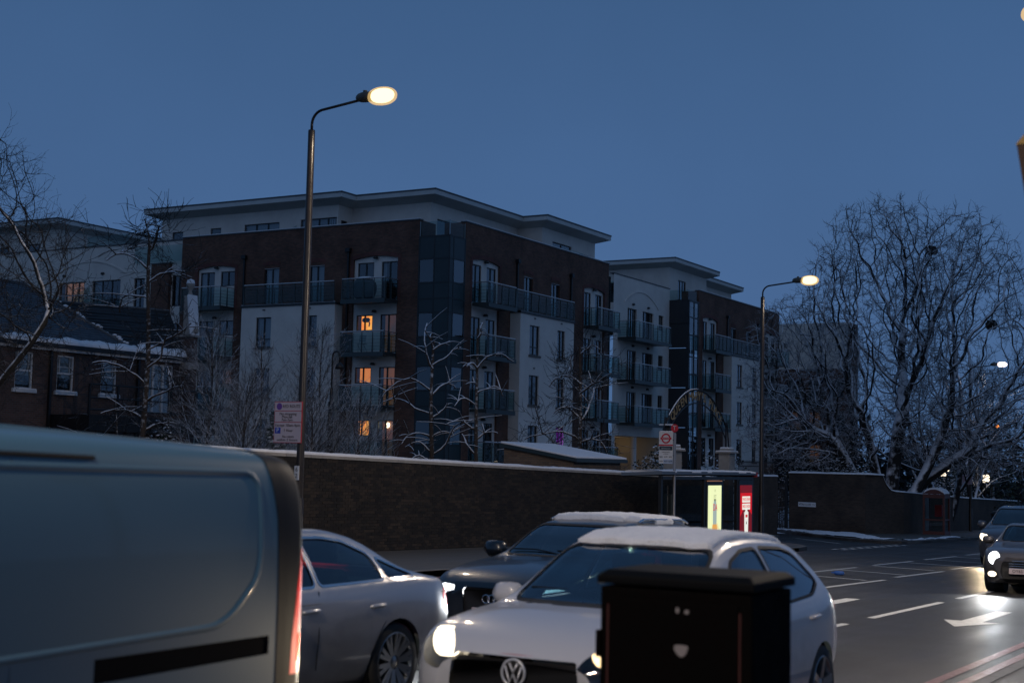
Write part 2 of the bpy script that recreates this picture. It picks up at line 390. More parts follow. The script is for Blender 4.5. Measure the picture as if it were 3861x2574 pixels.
# painted markings, each its own piece of the road
def mark(name, poly, mat='marking', dz=.004):
    return sheet(name, poly, dz, mat, parent=road, step=4.0)
def line(name, a, b, w_, mat='marking', dz=.004):
    a, b = Vector(a), Vector(b); u = (b - a).normalized(); n = Vector((-u.y, u.x)) * w_ / 2
    return mark(name, [tuple(a - n), tuple(b - n), tuple(b + n), tuple(a + n)], mat, dz)
for k, x in enumerate((4.3, 10.1, 15.9, 21.7, 27.5, 33.3, 39.1, 44.9, 50.7, 56.5, 62.3)):
    line('lane_line', (x, 6.13), (x + 4.5, 6.13), .13)
for x in (21.6, 27.4, 33.25, 39.05, 44.7, 50.5, 56.3):
    line('hatch_border', (x, 10.97), (x + 4.1, 10.93), .12)
for x in (22.3, 28.05, 33.65, 39.35, 45.1, 50.9, 56.6):
    line('hatch_border', (x, 8.92), (x + 4.2, 8.80), .13)
for x in (22.6, 25.6, 28.75, 32.3, 35.55, 38.6, 41.9, 45.0, 48.2, 51.4, 54.6):
    line('hatch_line', (x, 10.82), (x - .75, 9.02), .14, dz=.008)
def arrow(x, y, branch=True):
    mark('arrow_marking', [(x, y), (x + 1.15, y + .42), (x + 1.15, y + .16), (x + 3.6, y + .13), (x + 3.6, y - .13), (x + 1.15, y - .16), (x + 1.15, y - .42)])
    if branch: mark('arrow_marking', [(x + 2.6, y - .14), (x + 1.9, y - .75), (x + 2.2, y - .75), (x + 1.75, y - 1.0), (x + 2.75, y - .95), (x + 2.5, y - .76), (x + 3.15, y - .14)], dz=.008)
arrow(21.3, 4.80, False); arrow(22.0, 7.55, False)
line('red_line', (-15, 3.50), (100, 3.50), .12, 'marking_red'); line('red_line', (-15, 3.24), (100, 3.24), .12, 'marking_red')
line('red_line', (8, KF - .18), (46.0, KF - .18), .11, 'marking_red')
for x in np.arange(49.5, 58.5, 1.0):
    line('give_way_line', (x, 15.0), (x + .6, 15.0), .16); line('give_way_line', (x, 15.35), (x + .6, 15.35), .16)
line('side_centre_line', (56.0, 17.0), (60.5, 20.4), .1); line('side_centre_line', (63.0, 22.2), (68, 25.6), .1)

def fbm(x, y, s=1.0, seed=0):
    v = 0.0; a = .5
    for o_ in range(4):
        v += a * math.sin(x * s * 1.7 + 1.3 * o_ + seed + 1.9 * math.sin(y * s * 1.1 + o_ * 2.1 + seed)) * math.cos(y * s * 1.9 - o_ + 1.4 * math.sin(x * s * .9 + seed))
        s *= 2.03; a *= .5
    return v
def snow_field(name, poly, dz, hmax, cover, res, label, seed=1, stretch=(1, 1)):
    """a crust of snow lying in patches: the sheet dips under the surface where there is none"""
    xs = [p[0] for p in poly]; ys = [p[1] for p in poly]
    def inside(x, y):
        c = False; j = len(poly) - 1
        for i in range(len(poly)):
            if (poly[i][1] > y) != (poly[j][1] > y) and x < (poly[j][0] - poly[i][0]) * (y - poly[i][1]) / (poly[j][1] - poly[i][1]) + poly[i][0]: c = not c
            j = i
        return c
    nx = int((max(xs) - min(xs)) / res) + 1; ny = int((max(ys) - min(ys)) / res) + 1
    mb = MB(); idx = {}
    for i in range(nx + 1):
        for j in range(ny + 1):
            x = min(xs) + i * res; y = min(ys) + j * res
            if not inside(x, y): continue
            h = fbm(x * stretch[0], y * stretch[1], 1.1, seed) + .35 * fbm(x, y, 5.0, seed + 3) + cover
            idx[i, j] = len(mb.v); mb.v.append((x, y, gz(x) + dz + max(-.02, min(hmax, h * .09))))
    for i in range(nx):
        for j in range(ny):
            q = [(i, j), (i + 1, j), (i + 1, j + 1), (i, j + 1)]
            if all(t in idx for t in q) and any(mb.v[idx[t]][2] > gz(mb.v[idx[t]][0]) + dz - .018 for t in q): mb.f.append(tuple(idx[t] for t in q))
    return tag(part(name, mb, 'snow', smooth=True), label, 'snow', kind='stuff')
snow_field('snow', [(60.2, 17.0), (61.4, 16.2), (63, 17.3), (69.4, 20.4), (71.2, 24.6), (74, 26.6), (72.5, 26.5), (68.8, 23.8), (61.7, 18.9)], .12, .05, .40, .14, 'patchy trodden snow on the corner pavement under the street name wall', 2)
snow_field('snow', [(61.5, 15.5), (72, 15.3), (72, 16.2), (61.5, 16.3)], .12, .04, .12, .14, 'thin snow strip along the far kerb before the phone box', 5, (.5, 2))
snow_field('snow', [(50.0, 17.8), (51.0, 17.6), (53.0, 19.4), (52.0, 19.7)], .12, .05, .25, .12, 'small snow patch on the pavement corner beside the lamp post', 9)
snow_field('snow', [(28, 21.2), (100, 21.4), (100, 40), (28, 40)], -.03, .06, .2, .8, 'snow lying on the garden behind the brick wall', 11)
snow_field('snow', [(68, 30), (92, 30.5), (110, 40), (75, 40)], .0, .08, .5, .6, 'snow on the lawn behind the iron gate', 12)

# ------------------------------------------------------------------ boundary walls
def wallmesh_brick(name, m):
    pass
def random_brickmat():
    m, t, b = _new('brick_piece')
    g = t.nodes.new('ShaderNodeNewGeometry'); oi = t.nodes.new('ShaderNodeObjectInfo')
    ad = t.nodes.new('ShaderNodeMath'); ad.operation = 'ADD'; t.links.new(g.outputs['Random Per Island'], ad.inputs[0]); t.links.new(oi.outputs['Random'], ad.inputs[1])
    fr = t.nodes.new('ShaderNodeMath'); fr.operation = 'FRACT'; t.links.new(ad.outputs[0], fr.inputs[0])
    cr_ = t.nodes.new('ShaderNodeValToRGB'); e = cr_.color_ramp.elements
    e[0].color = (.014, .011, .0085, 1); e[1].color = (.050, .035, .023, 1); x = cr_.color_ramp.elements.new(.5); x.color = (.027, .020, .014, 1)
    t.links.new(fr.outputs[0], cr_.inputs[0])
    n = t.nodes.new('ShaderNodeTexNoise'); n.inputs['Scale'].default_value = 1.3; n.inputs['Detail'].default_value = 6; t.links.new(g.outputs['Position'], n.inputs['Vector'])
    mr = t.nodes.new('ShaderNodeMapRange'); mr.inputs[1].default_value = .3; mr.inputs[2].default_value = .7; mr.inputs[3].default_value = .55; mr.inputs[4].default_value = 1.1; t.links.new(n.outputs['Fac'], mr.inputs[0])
    mu = t.nodes.new('ShaderNodeVectorMath'); mu.operation = 'SCALE'; t.links.new(cr_.outputs[0], mu.inputs[0]); t.links.new(mr.outputs[0], mu.inputs['Scale'])
    t.links.new(mu.outputs[0], b.inputs['Base Color']); b.inputs['Roughness'].default_value = .8
random_brickmat()
pm('mortar', (.05, .045, .038), .9, col2=(.035, .03, .026), nscale=6)
brickmat('brick_boundary', (.085, .056, .038), (.042, .029, .021), (.062, .052, .042), dirt=(.5, 1.1))

def snow_cap(path, width, h, parent, name='snow_cap', seed=0, res=.12, top=0.0):
    """a rounded ridge of snow lying along a coping; path = list of (x, y, z)"""
    pts = []; P = [Vector(p) for p in path]
    for i in range(len(P) - 1):
        n = max(1, int((P[i + 1] - P[i]).length / res))
        pts += [P[i].lerp(P[i + 1], k / n) for k in range(n)]
    pts.append(P[-1]); mb = MB(); prof = [(-.5, 0), (-.5, .45), (-.36, .86), (0, 1.0), (.36, .86), (.5, .45), (.5, 0)]
    for i, p in enumerate(pts):
        d = pts[min(i + 1, len(pts) - 1)] - pts[max(i - 1, 0)]; d.z = 0; d.normalize(); n = Vector((-d.y, d.x, 0))
        k = 1 + .28 * fbm(i * .11, seed, 1.3, seed) + .18 * fbm(i * .5, seed + 2, 1.7, seed)
        kw = 1 + .06 * fbm(i * .23, seed + 5, 1.5, seed)
        for a, b in prof: mb.v.append(tuple(p + n * a * width * kw + Vector((0, 0, b * h * k))))
    m = len(prof)
    for i in range(len(pts) - 1):
        for j in range(m - 1):
            a = i * m + j; mb.f.append((a, a + 1, a + m + 1, a + m))
    mb.f.append(tuple(range(m))); mb.f.append(tuple(range((len(pts) - 1) * m + m - 1, (len(pts) - 1) * m - 1, -1)))
    return part(name, mb, 'snow', parent, smooth=True)

WV, WH = 20.54, 2.40
wall = thing('brick_wall', (30, WV, gz(30)), 'long dark brick boundary wall capped with snow behind the cars', 'wall')
wx0, wx1 = 12.0, 52.3
mb = MB()
for i in range(20):
    a = wx0 + (wx1 - wx0) * i / 20; b = wx0 + (wx1 - wx0) * (i + 1) / 20
    mb.v += [(x, y, z + gz(x)) for x in (a, b) for y in (WV + .012, WV + .33) for z in (-.1, WH - .07)]; n = len(mb.v) - 8
    mb.f += [(n, n + 4, n + 5, n + 1), (n + 2, n + 3, n + 7, n + 6), (n + 1, n + 5, n + 7, n + 3)]
part('core', mb, 'mortar', wall)
BW, BH = .225, .075
nc = int((WH - .07) / BH); nb = int((wx1 - wx0) / BW)
unit = MB(); unit.box(.005, BW - .005, 0, .03, .005, BH - .005); unit.f = [unit.f[i] for i in (0, 1, 2, 3, 5)]
ume = unit.mesh('brick', 'brick_piece'); rest = MB(); cnt = 0
half = MB(); half.box(.005, .1075, 0, .03, .005, BH - .005); half.f = [half.f[i] for i in (0, 1, 2, 3, 5)]
rb = random.Random(3); single = []
for c in range(nc):
    for k in range(nb):
        x = wx0 + k * BW + (c % 2) * BW / 2
        if x + BW > wx1: continue
        z = gz(x) + .10 + c * BH - .04; dy = rb.uniform(-.004, .004)
        if 26.3 < x < 30.3 and c >= nc - 17: single.append((x, WV - .006 + dy, z)); continue
        n0 = len(rest.v); h = -GR * BW
        for vx, vy, vz in unit.v: rest.v.append((x + vx, WV - .006 + dy + vy, z + vz - GR * vx))
        rest.f += [tuple(n0 + i for i in f) for f in unit.f]
for p in single[:300]: link('brick', ume, wall, p)
for p in single[300:]:
    n0 = len(rest.v)
    for vx, vy, vz in unit.v: rest.v.append((p[0] + vx, p[1] + vy, p[2] + vz))
    rest.f += [tuple(n0 + i for i in f) for f in unit.f]
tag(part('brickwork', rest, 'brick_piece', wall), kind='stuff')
cop = MB()
for i in range(45):
    a = wx0 + (wx1 - wx0) * i / 45 + .004; b = wx0 + (wx1 - wx0) * (i + 1) / 45 - .004
    m_ = MB(); m_.v = [(x, y, z + gz(x)) for x in (a, b) for y in (WV - .035, WV + .37) for z in (WH - .07, WH)]
    m_.f = [(0, 4, 5, 1), (2, 3, 7, 6), (1, 5, 7, 3), (0, 2, 6, 4), (0, 1, 3, 2), (4, 6, 7, 5)]
    part('coping_stone', m_, 'stone', wall)
snow_cap([(wx0 + (wx1 - wx0) * i / 40, WV + .168, gz(wx0 + (wx1 - wx0) * i / 40) + WH) for i in range(41)], .38, .075, wall, seed=1)

def boundary(name, pts, hs, label, seed, thick=.33, curve=True):
    """a brick wall along pts with its own height at each point"""
    t = thing(name, (pts[0][0], pts[0][1], gz(pts[0][0])), label, 'wall')
    for i in range(len(pts) - 1):
        a, b = Vector(pts[i]), Vector(pts[i + 1]); d = (b - a).normalized(); n = Vector((-d.y, d.x)) * thick
        m_ = MB(); m_.v = []
        for p, h in ((a, hs[i]), (b, hs[i + 1])):
            for q in (p, p + n): m_.v += [(q.x, q.y, gz(q.x) - .1), (q.x, q.y, gz(q.x) + h)]
        m_.f = [(0, 4, 5, 1), (2, 3, 7, 6), (1, 5, 7, 3), (0, 1, 3, 2), (4, 6, 7, 5)]
        part('wall_section', m_, 'brick_boundary', t)
    return t
# ------------------------------------------------------------------ apartment blocks
class Fac:
    """a facade plane; a runs along it, z up, d into the building"""
    def __init__(s, kind, c): s.k = kind; s.c = c
    def P(s, a, z, d=0.0): return (s.c + d, a, z) if s.k == 'U' else (a, s.c + d, z)
    def box(s, mb, a0, a1, z0, z1, d0, d1):
        if s.k == 'U': return mb.box(s.c + d0, s.c + d1, a0, a1, z0, z1)
        return mb.box(a0, a1, s.c + d0, s.c + d1, z0, z1)
def arch_pts(a0, a1, z, rise, n=12):
    return [(a0 + (a1 - a0) * i / n, z + rise * (1 - (2 * i / n - 1) ** 2)) for i in range(n + 1)]
def wall_holes(F, a0, a1, z0, z1, ops, d=0.0, rev=.12):
    """wall plane with openings (b0, b1, c0, c1, rise)"""
    mb = MB()
    xs = sorted({a0, a1, *[o[0] for o in ops], *[o[1] for o in ops]}); xs = [x for x in xs if a0 <= x <= a1]
    zs = sorted({z0, z1, *[o[2] for o in ops], *[o[3] + o[4] for o in ops]}); zs = [z for z in zs if z0 <= z <= z1]
    for i in range(len(xs) - 1):
        for j in range(len(zs) - 1):
            x, z = (xs[i] + xs[i + 1]) / 2, (zs[j] + zs[j + 1]) / 2
            if any(o[0] < x < o[1] and o[2] < z < o[3] + o[4] for o in ops): continue
            mb.quad(F.P(xs[i], zs[j], d), F.P(xs[i + 1], zs[j], d), F.P(xs[i + 1], zs[j + 1], d), F.P(xs[i], zs[j + 1], d))
    for b0, b1, c0, c1, rise in ops:
        mb.quad(F.P(b0, c0, d), F.P(b0, c1, d), F.P(b0, c1, d + rev), F.P(b0, c0, d + rev))
        mb.quad(F.P(b1, c0, d), F.P(b1, c1, d), F.P(b1, c1, d + rev), F.P(b1, c0, d + rev))
        mb.quad(F.P(b0, c0, d), F.P(b1, c0, d), F.P(b1, c0, d + rev), F.P(b0, c0, d + rev))
        ap = arch_pts(b0, b1, c1, rise) if rise else [(b0, c1), (b1, c1)]
        for (p, q), (r, s_) in zip(ap[:-1], ap[1:]):
            mb.quad(F.P(p, q, d), F.P(r, s_, d), F.P(r, s_, d + rev), F.P(p, q, d + rev))
            if rise: mb.quad(F.P(p, q, d), F.P(r, s_, d), F.P(r, c1 + rise, d), F.P(p, c1 + rise, d))
    return mb
LITMAT = {'lit': 'lit_orange', 'yellow': 'lit_yellow', 'dim': 'lit_dim', 'low': 'lit_low', 'pale': 'lit_pale', 'purple': 'lit_purple'}
wr = random.Random(21)
def window(F, a0, a1, z0, z1, par, d=.1, n=2, state='dark', trans=None, label=None, fw=.055, door=False):
    """frame with n lights; panes, room and curtain are sub-parts"""
    mb = MB(); f = fw
    F.box(mb, a0, a0 + f, z0, z1, d, d + .06); F.box(mb, a1 - f, a1, z0, z1, d, d + .06)
    F.box(mb, a0 + f, a1 - f, z0, z0 + f, d, d + .06); F.box(mb, a0 + f, a1 - f, z1 - f, z1, d, d + .06)
    for i in range(1, n):
        c = a0 + (a1 - a0) * i / n; F.box(mb, c - f * .75, c + f * .75, z0 + f, z1 - f, d - .004, d + .056)
    if trans: F.box(mb, a0 + f, a1 - f, trans - f / 2, trans + f / 2, d - .002, d + .05)
    w_ = part('window' if not door else 'balcony_door', mb, 'frame_dark', par)
    if label: w_['label'] = label
    for i in range(n):
        p0, p1 = a0 + (a1 - a0) * i / n + f, a0 + (a1 - a0) * (i + 1) / n - f
        sub('pane', MB().quad(F.P(p0, z0 + f, d + .03), F.P(p1, z0 + f, d + .03), F.P(p1, z1 - f, d + .03), F.P(p0, z1 - f, d + .03)), 'pane', w_)
    r = MB(); e = .05; b = d + .7
    r.quad(F.P(a0 - e, z0 - e, b), F.P(a1 + e, z0 - e, b), F.P(a1 + e, z1 + e, b), F.P(a0 - e, z1 + e, b))
    for (p, q), (s_, t_) in (((a0 - e, z0 - e), (a1 + e, z0 - e)), ((a1 + e, z0 - e), (a1 + e, z1 + e)), ((a1 + e, z1 + e), (a0 - e, z1 + e)), ((a0 - e, z1 + e), (a0 - e, z0 - e))):
        r.quad(F.P(p, q, d + .061), F.P(s_, t_, d + .061), F.P(s_, t_, b), F.P(p, q, b))
    lit = LITMAT.get(state)
    sub('room', r, 'interior_dark', w_)
    if lit:
        sub('lit_blind' if state in ('lit', 'dim', 'low') else 'lit_room', MB().quad(F.P(a0, z0, b - .25), F.P(a1, z0, b - .25), F.P(a1, z1, b - .25), F.P(a0, z1, b - .25)), lit, w_)
    elif state == 'curtain' or (state == 'dark' and wr.random() < .45):
        c = MB(); full = state == 'curtain'
        spans = [(a0 + .03, a1 - .03)] if full else ([(a0 + .03, a0 + .03 + (a1 - a0) * wr.uniform(.12, .3))] if wr.random() < .5 else [(a1 - .03 - (a1 - a0) * wr.uniform(.12, .3), a1 - .03)])
        for s0, s1 in spans:
            m_ = max(6, int((s1 - s0) / .05)); base = len(c.v)
            for i in range(m_ + 1):
                x = s0 + (s1 - s0) * i / m_; dd = d + .18 + .03 * math.sin(i * 1.9 + a0)
                c.v += [F.P(x, z0 + .03, dd), F.P(x, z1 - .03, dd)]
                if i: k = base + 2 * i; c.f.append((k - 2, k, k + 1, k - 1))
        sub('curtain', c, 'curtain', w_, smooth=True)
    return w_
def balcony(F, a0, a1, zf, p, par, sides=(True, True), slab=.17, rail=1.1, postsp=.75, dback=0.0, glassy=True, backs=True):
    """cantilevered balcony: slab with posts, rails and glass as sub-parts"""
    mb = MB()
    if slab: F.box(mb, a0, a1, zf - slab, zf, -p, dback - .003); F.box(mb, a0 - .02, a1 + .02, zf - slab - .08, zf - slab * .2, -p - .03, -p + .05)
    else: F.box(mb, a0, a1, zf - .03, zf, -p, -p + .08)
    b = part('balcony', mb, 'steel', par)
    ins = .03
    path = [(a0 + ins, -p + ins), (a1 - ins, -p + ins)]
    if sides[0]: path = [(a0 + ins, dback)] + path
    if sides[1]: path = path + [(a1 - ins, dback)]
    for k in range(6):
        z = zf + rail if k == 5 else zf + .12 + k * (rail - .18) / 5
        sub('rail', MB().tube([F.P(a, z, d) for a, d in path], .028 if k == 5 else .009, 6), 'rail_metal' if k == 5 else 'steel', b)
    n = max(2, round((a1 - a0) / postsp))
    pos = [(a0 + ins + (a1 - a0 - 2 * ins) * i / n, -p + ins + .012) for i in range(n + 1)]
    for s_, aa in ((0, a0 + ins), (1, a1 - ins)):
        if sides[s_] and p > .9: pos.append((aa, -p / 2))
    for a, d in pos:
        m_ = MB(); v = []
        for z, wd in ((zf - .02, .05), (zf + rail, .018)):
            v += [F.P(a - wd, z, d - .012), F.P(a + wd, z, d - .012), F.P(a + wd, z, d + .012), F.P(a - wd, z, d + .012)]
        m_.v = v; m_.f = [(0, 1, 5, 4), (1, 2, 6, 5), (2, 3, 7, 6), (3, 0, 4, 7), (4, 5, 6, 7)]
        sub('post', m_, 'steel', b)
    if glassy:
        g = MB()
        for (pa, pd), (qa, qd) in zip(path[:-1], path[1:]):
            o_ = .03
            g.quad(F.P(pa, zf + .06, pd + o_ if pd < -.1 else pd), F.P(qa, zf + .06, qd + o_ if qd < -.1 else qd), F.P(qa, zf + rail - .06, qd + o_ if qd < -.1 else qd), F.P(pa, zf + rail - .06, pd + o_ if pd < -.1 else pd))
        sub('glass_panel', g, 'teal_glass', b)
    m_ = MB()
    m_.tube([F.P(a0 + ins, zf + rail + .03, -p + ins), F.P(a1 - ins, zf + rail + .03, -p + ins)], .022, 5)
    sub('snow_line', m_, 'snow', b)
    return b
wl = MB(); wl.lathe([(.0, .09), (.09, .085), (.14, .03), (.15, -.02), (.11, -.05), (0, -.06)], (0, 0, 0), 10)
WLM = wl.mesh('wall_lamp', 'frame_dark', True)
def wall_lamp(F, a, z, par): link('wall_lamp', WLM, par, F.P(a, z, -.02))
def downpipe(F, a, z0, z1, par):
    mb = MB(); F.box(mb, a - .05, a + .05, z0, z1, -.12, -.02); F.box(mb, a - .15, a + .15, z1, z1 + .22, -.22, -.004)
    part('downpipe', mb, 'black_iron', par)
FL = [10.40, 7.50, 4.60, 1.70]          # balcony floors
HD = [12.57, 9.66, 6.77, 3.88]          # window heads
BRT = 14.73                             # brick parapet
def brick_arch(F, a0, a1, z, rise, par, z0=10.4):
    mb = MB(); ap = arch_pts(a0, a1, z, rise, 14); w_ = .24
    for i, ((p, q), (r, s_)) in enumerate(zip(ap[:-1], ap[1:])):
        mb.prism([F.P(p, q), F.P(r, s_), F.P(r, s_ + w_), F.P(p, q + w_)], Vector(F.P(0, 0, -.02)) - Vector(F.P(0, 0, 0)), Vector(F.P(0, 0, .0)) - Vector(F.P(0, 0, -.006)))
    for x0, x1 in ((a0 - .2, a0), (a1, a1 + .2)): F.box(mb, x0, x1, z0, z + w_ * .8, -.018, .006)
    part('brick_arch', mb, 'brick_red', par)
def arch_stack(F, par, a0, a1, wins, st, rise=.17, lamp=True):
    """the tall recess with white infill; wins = [(b0, b1, is_door)], st[row][i] = state"""
    ops = []
    for r in range(4):
        for i, (b0, b1, dr) in enumerate(wins):
            ops.append((b0, b1, FL[r] + .05 if dr else HD[r] - .88, HD[r], 0))
    part('infill_wall', wall_holes(F, a0 - .02, a1 + .02, -1.9, 12.74 + rise + .02, ops, d=.12, rev=.1), 'panel_white', par)
    for r in range(4):
        for i, (b0, b1, dr) in enumerate(wins):
            window(F, b0, b1, FL[r] + .05 if dr else HD[r] - .88, HD[r], par, d=.16, n=2, state=st[r][i], door=dr)
        wall_lamp(F, (a0 + a1) / 2, HD[r] + .22 if r == 0 else HD[r] + .16, par)
def segwin(F, par, b0, b1, z0, z1, state):
    """small window with a pale segmental head"""
    window(F, b0, b1, z0, z1, par, d=.1, n=2, state=state)
    mb = MB(); ap = arch_pts(b0, b1, z1, .09, 8)
    mb.prism([F.P(b0, z1 - .03)] + [F.P(a, z) for a, z in ap] + [F.P(b1, z1 - .03)], Vector(F.P(0, 0, .02)) - Vector(F.P(0, 0, 0)), Vector(F.P(0, 0, .09)) - Vector(F.P(0, 0, 0)))
    part('window_head', mb, 'white_paint', par)
    m2 = MB(); ap2 = arch_pts(b0 - .06, b1 + .06, z1 + .10, .09, 8)
    for (p, q), (r, s_) in zip(ap2[:-1], ap2[1:]):
        m2.prism([F.P(p, q), F.P(r, s_), F.P(r, s_ + .22), F.P(p, q + .22)], Vector(F.P(0, 0, -.018)) - Vector(F.P(0, 0, 0)), Vector(F.P(0, 0, .005)) - Vector(F.P(0, 0, 0)))
    part('brick_arch', m2, 'brick_red', par)
def bay(F, par, a0, a1, p, cols, st, sidewall=True, zt=10.25):
    """the white rendered bay with a roof terrace"""
    G = Fac(F.k, F.c - p); ops = []
    for r in (1, 2, 3):
        for b0, b1 in cols: ops.append((b0, b1, HD[r] - 1.72, HD[r], 0))
    part('bay_wall', wall_holes(G, a0, a1, -1.9, zt, ops, rev=.14), 'render_white', par)
    mb = MB()
    for x in (a0, a1): mb.quad(G.P(x, -1.9), G.P(x, zt), F.P(x, zt, .0), F.P(x, -1.9, .0))
    mb.quad(G.P(a0, zt), G.P(a1, zt), F.P(a1, zt), F.P(a0, zt)); part('bay_side', mb, 'render_white', par)
    m2 = MB(); G.box(m2, a0 - .05, a1 + .05, zt + .003, zt + .12, -.06, p - .004); part('bay_coping', m2, 'frame_dark', par)
    m3 = MB(); G.box(m3, a0, a1, zt + .12, zt + .16, -.03, .05); part('snow_line', m3, 'snow', par)
    for r in (1, 2, 3):
        for i, (b0, b1) in enumerate(cols):
            window(G, b0, b1, HD[r] - 1.72, HD[r], par, d=.08, n=2, state=st[r - 1][i], trans=HD[r] - 1.25)
            s_ = MB(); G.box(s_, b0 - .1, b1 + .1, HD[r] - 1.84, HD[r] - 1.723, -.07, .05); part('sill', s_, 'concrete', par)
            v_ = MB(); G.box(v_, (b0 + b1) / 2 - .09, (b0 + b1) / 2 + .09, HD[r] + .38, HD[r] + .46, -.03, -.002); part('vent', v_, 'concrete', par)
    return G
def roof_slab(par, poly, zt=17.05, th=.31, inset=.8, drop=.29):
    """flat penthouse roof: deep fascia and a soffit rising outwards; poly counter-clockwise (x, y)"""
    n = len(poly); inn = []
    for i in range(n):
        a, b, c = Vector(poly[i - 1]), Vector(poly[i]), Vector(poly[(i + 1) % n])
        d1, d2 = (b - a).normalized(), (c - b).normalized(); n1, n2 = Vector((-d1.y, d1.x)), Vector((-d2.y, d2.x))
        inn.append(tuple(b + (n1 + n2) * inset))
    zb = zt - th
    mb = MB()
    for i in range(n):
        j = (i + 1) % n; mb.quad((*poly[i], zb), (*poly[j], zb), (*poly[j], zt), (*poly[i], zt))
    mb.poly([(*p, zt) for p in poly]); part('roof', mb, 'fascia', par)
    sf = MB()
    for i in range(n):
        j = (i + 1) % n; sf.quad((*poly[i], zb), (*inn[i], zb - drop), (*inn[j], zb - drop), (*poly[j], zb))
    part('soffit', sf, 'fascia', par)
    ed = MB()
    for i in range(n):
        j = (i + 1) % n; a, b = Vector(poly[i]), Vector(poly[j]); d = (b - a).normalized(); nn = Vector((d.y, -d.x)) * .03
        ed.prism([(*(a + nn - d * .03), zt - .05), (*(b + nn + d * .03), zt - .05), (*(b + nn + d * .03), zt + .035), (*(a + nn - d * .03), zt + .035)], (0, 0, 0), (*(-nn * .95), 0))
    part('roof_edge', ed, 'lead', par)
    return inn, zb - drop
def pent_walls(par, inn, ztop, zbot, wins):
    """penthouse walls; wins = {edge index: [(a0, a1, z0, z1, lights)]} with a along X or Y"""
    n = len(inn)
    for i in range(n):
        (x0, y0), (x1, y1) = inn[i], inn[(i + 1) % n]
        F = Fac('U', x0) if abs(x0 - x1) < 1e-6 else Fac('V', y0)
        lo, hi = (min(y0, y1), max(y0, y1)) if F.k == 'U' else (min(x0, x1), max(x0, x1))
        ops = [(w_[0], w_[1], w_[2], w_[3], 0) for w_ in wins.get(i, [])]
        part('penthouse_wall', wall_holes(F, lo, hi, zbot, ztop, ops, rev=.1), 'render_white', par)
        for w_ in wins.get(i, []): window(F, w_[0], w_[1], w_[2], w_[3], par, d=.06, n=w_[4], state=w_[5] if len(w_) > 5 else 'dark')

def tower(par, U, V, v1, u1, stL, stR, glassL=True):
    """glazed corner bay: left face on plane x=U (y V..v1), right face on y=V (x U..u1)"""
    zs = [-1.6]
    for r in (3, 2, 1, 0): zs += [HD[r] - 1.30, HD[r], HD[r] + .75]
    zs[-1] = 13.78
    FU, FV = Fac('U', U), Fac('V', V)
    for F, a0, a1, mid, st in ((FU, V, v1, (V + v1) / 2, stL), (FV, U, u1, U + .42, stR)):
        fr = MB()
        for a in (a0 + .03, mid, a1 - .03): F.box(fr, a - .035, a + .035, zs[0], zs[-1], -.01, .05)
        for z in zs: F.box(fr, a0 + .002, a1, z - .04, z + .04, -.018, .045)
        part('curtain_wall_frame', fr, 'frame_dark', par)
        for i in range(len(zs) - 1):
            for c, (b0, b1) in enumerate(((a0 + .065, mid - .035), (mid + .035, a1 - .065))):
                vision = i % 3 == 1; row = 3 - i // 3
                big_c = 1
                if vision and c == big_c:
                    s_ = st[row]
                    w_ = part('glazing', MB().quad(F.P(b0, zs[i] + .04, .02), F.P(b1, zs[i] + .04, .02), F.P(b1, zs[i + 1] - .04, .02), F.P(b0, zs[i + 1] - .04, .02)), 'pane', par)
                    bx = MB(); b = .8
                    bx.quad(F.P(b0, zs[i], b), F.P(b1, zs[i], b), F.P(b1, zs[i + 1], b), F.P(b0, zs[i + 1], b))
                    for p, q in (((b0, zs[i]), (b1, zs[i])), ((b1, zs[i]), (b1, zs[i + 1])), ((b1, zs[i + 1]), (b0, zs[i + 1])), ((b0, zs[i + 1]), (b0, zs[i]))):
                        bx.quad(F.P(*p, .03), F.P(*q, .03), F.P(*q, b), F.P(*p, b))
                    sub('room', bx, 'interior_dark', w_)
                    if s_ in LITMAT: sub('lit_room', MB().quad(F.P(b0, zs[i], b - .2), F.P(b1, zs[i], b - .2), F.P(b1, zs[i + 1], b - .2), F.P(b0, zs[i + 1], b - .2)), LITMAT[s_], w_)
                    elif s_ == 'curtain': sub('curtain', MB().quad(F.P(b0, zs[i], .2), F.P(b1, zs[i], .2), F.P(b1, zs[i + 1], .2), F.P(b0, zs[i + 1], .2)), 'curtain', w_)
                    if s_ == 'fairy':
                        fm = MB(); q = random.Random(5)
                        for _ in range(9):
                            x, z = q.uniform(b0 + .05, b1 - .05), zs[i] + q.uniform(.05, .3); fm.lathe([(0, -.02), (.02, 0), (0, .02)], F.P(x, z, .1), 6)
                        sub('fairy_lights', fm, 'lit_white', w_)
                else:
                    m_ = MB(); F.box(m_, b0, b1, zs[i] + .04, zs[i + 1] - .04, .004, .04); part('spandrel_panel', m_, 'cladding', par)
    # glass balustrade on the flat top
    for F, a0, a1 in ((FU, V, v1), (FV, U, u1)):
        g = MB(); g.quad(F.P(a0 + .05, 13.85, .08), F.P(a1, 13.85, .08), F.P(a1, 14.6, .08), F.P(a0 + .05, 14.6, .08)); part('glass_balustrade', g, 'teal_glass', par)
    mb = MB(); mb.box(U + .06, u1, V + .06, v1, -1.9, 13.80); part('core', mb, 'interior_dark', par)
    for F, a in ((FU, V + .05), (FU, v1 - .03), (FV, u1 - .03)):
        m_ = MB(); F.box(m_, a - .02, a + .02, 13.8, 14.62, .03, .07); part('post', m_, 'rail_metal', par)

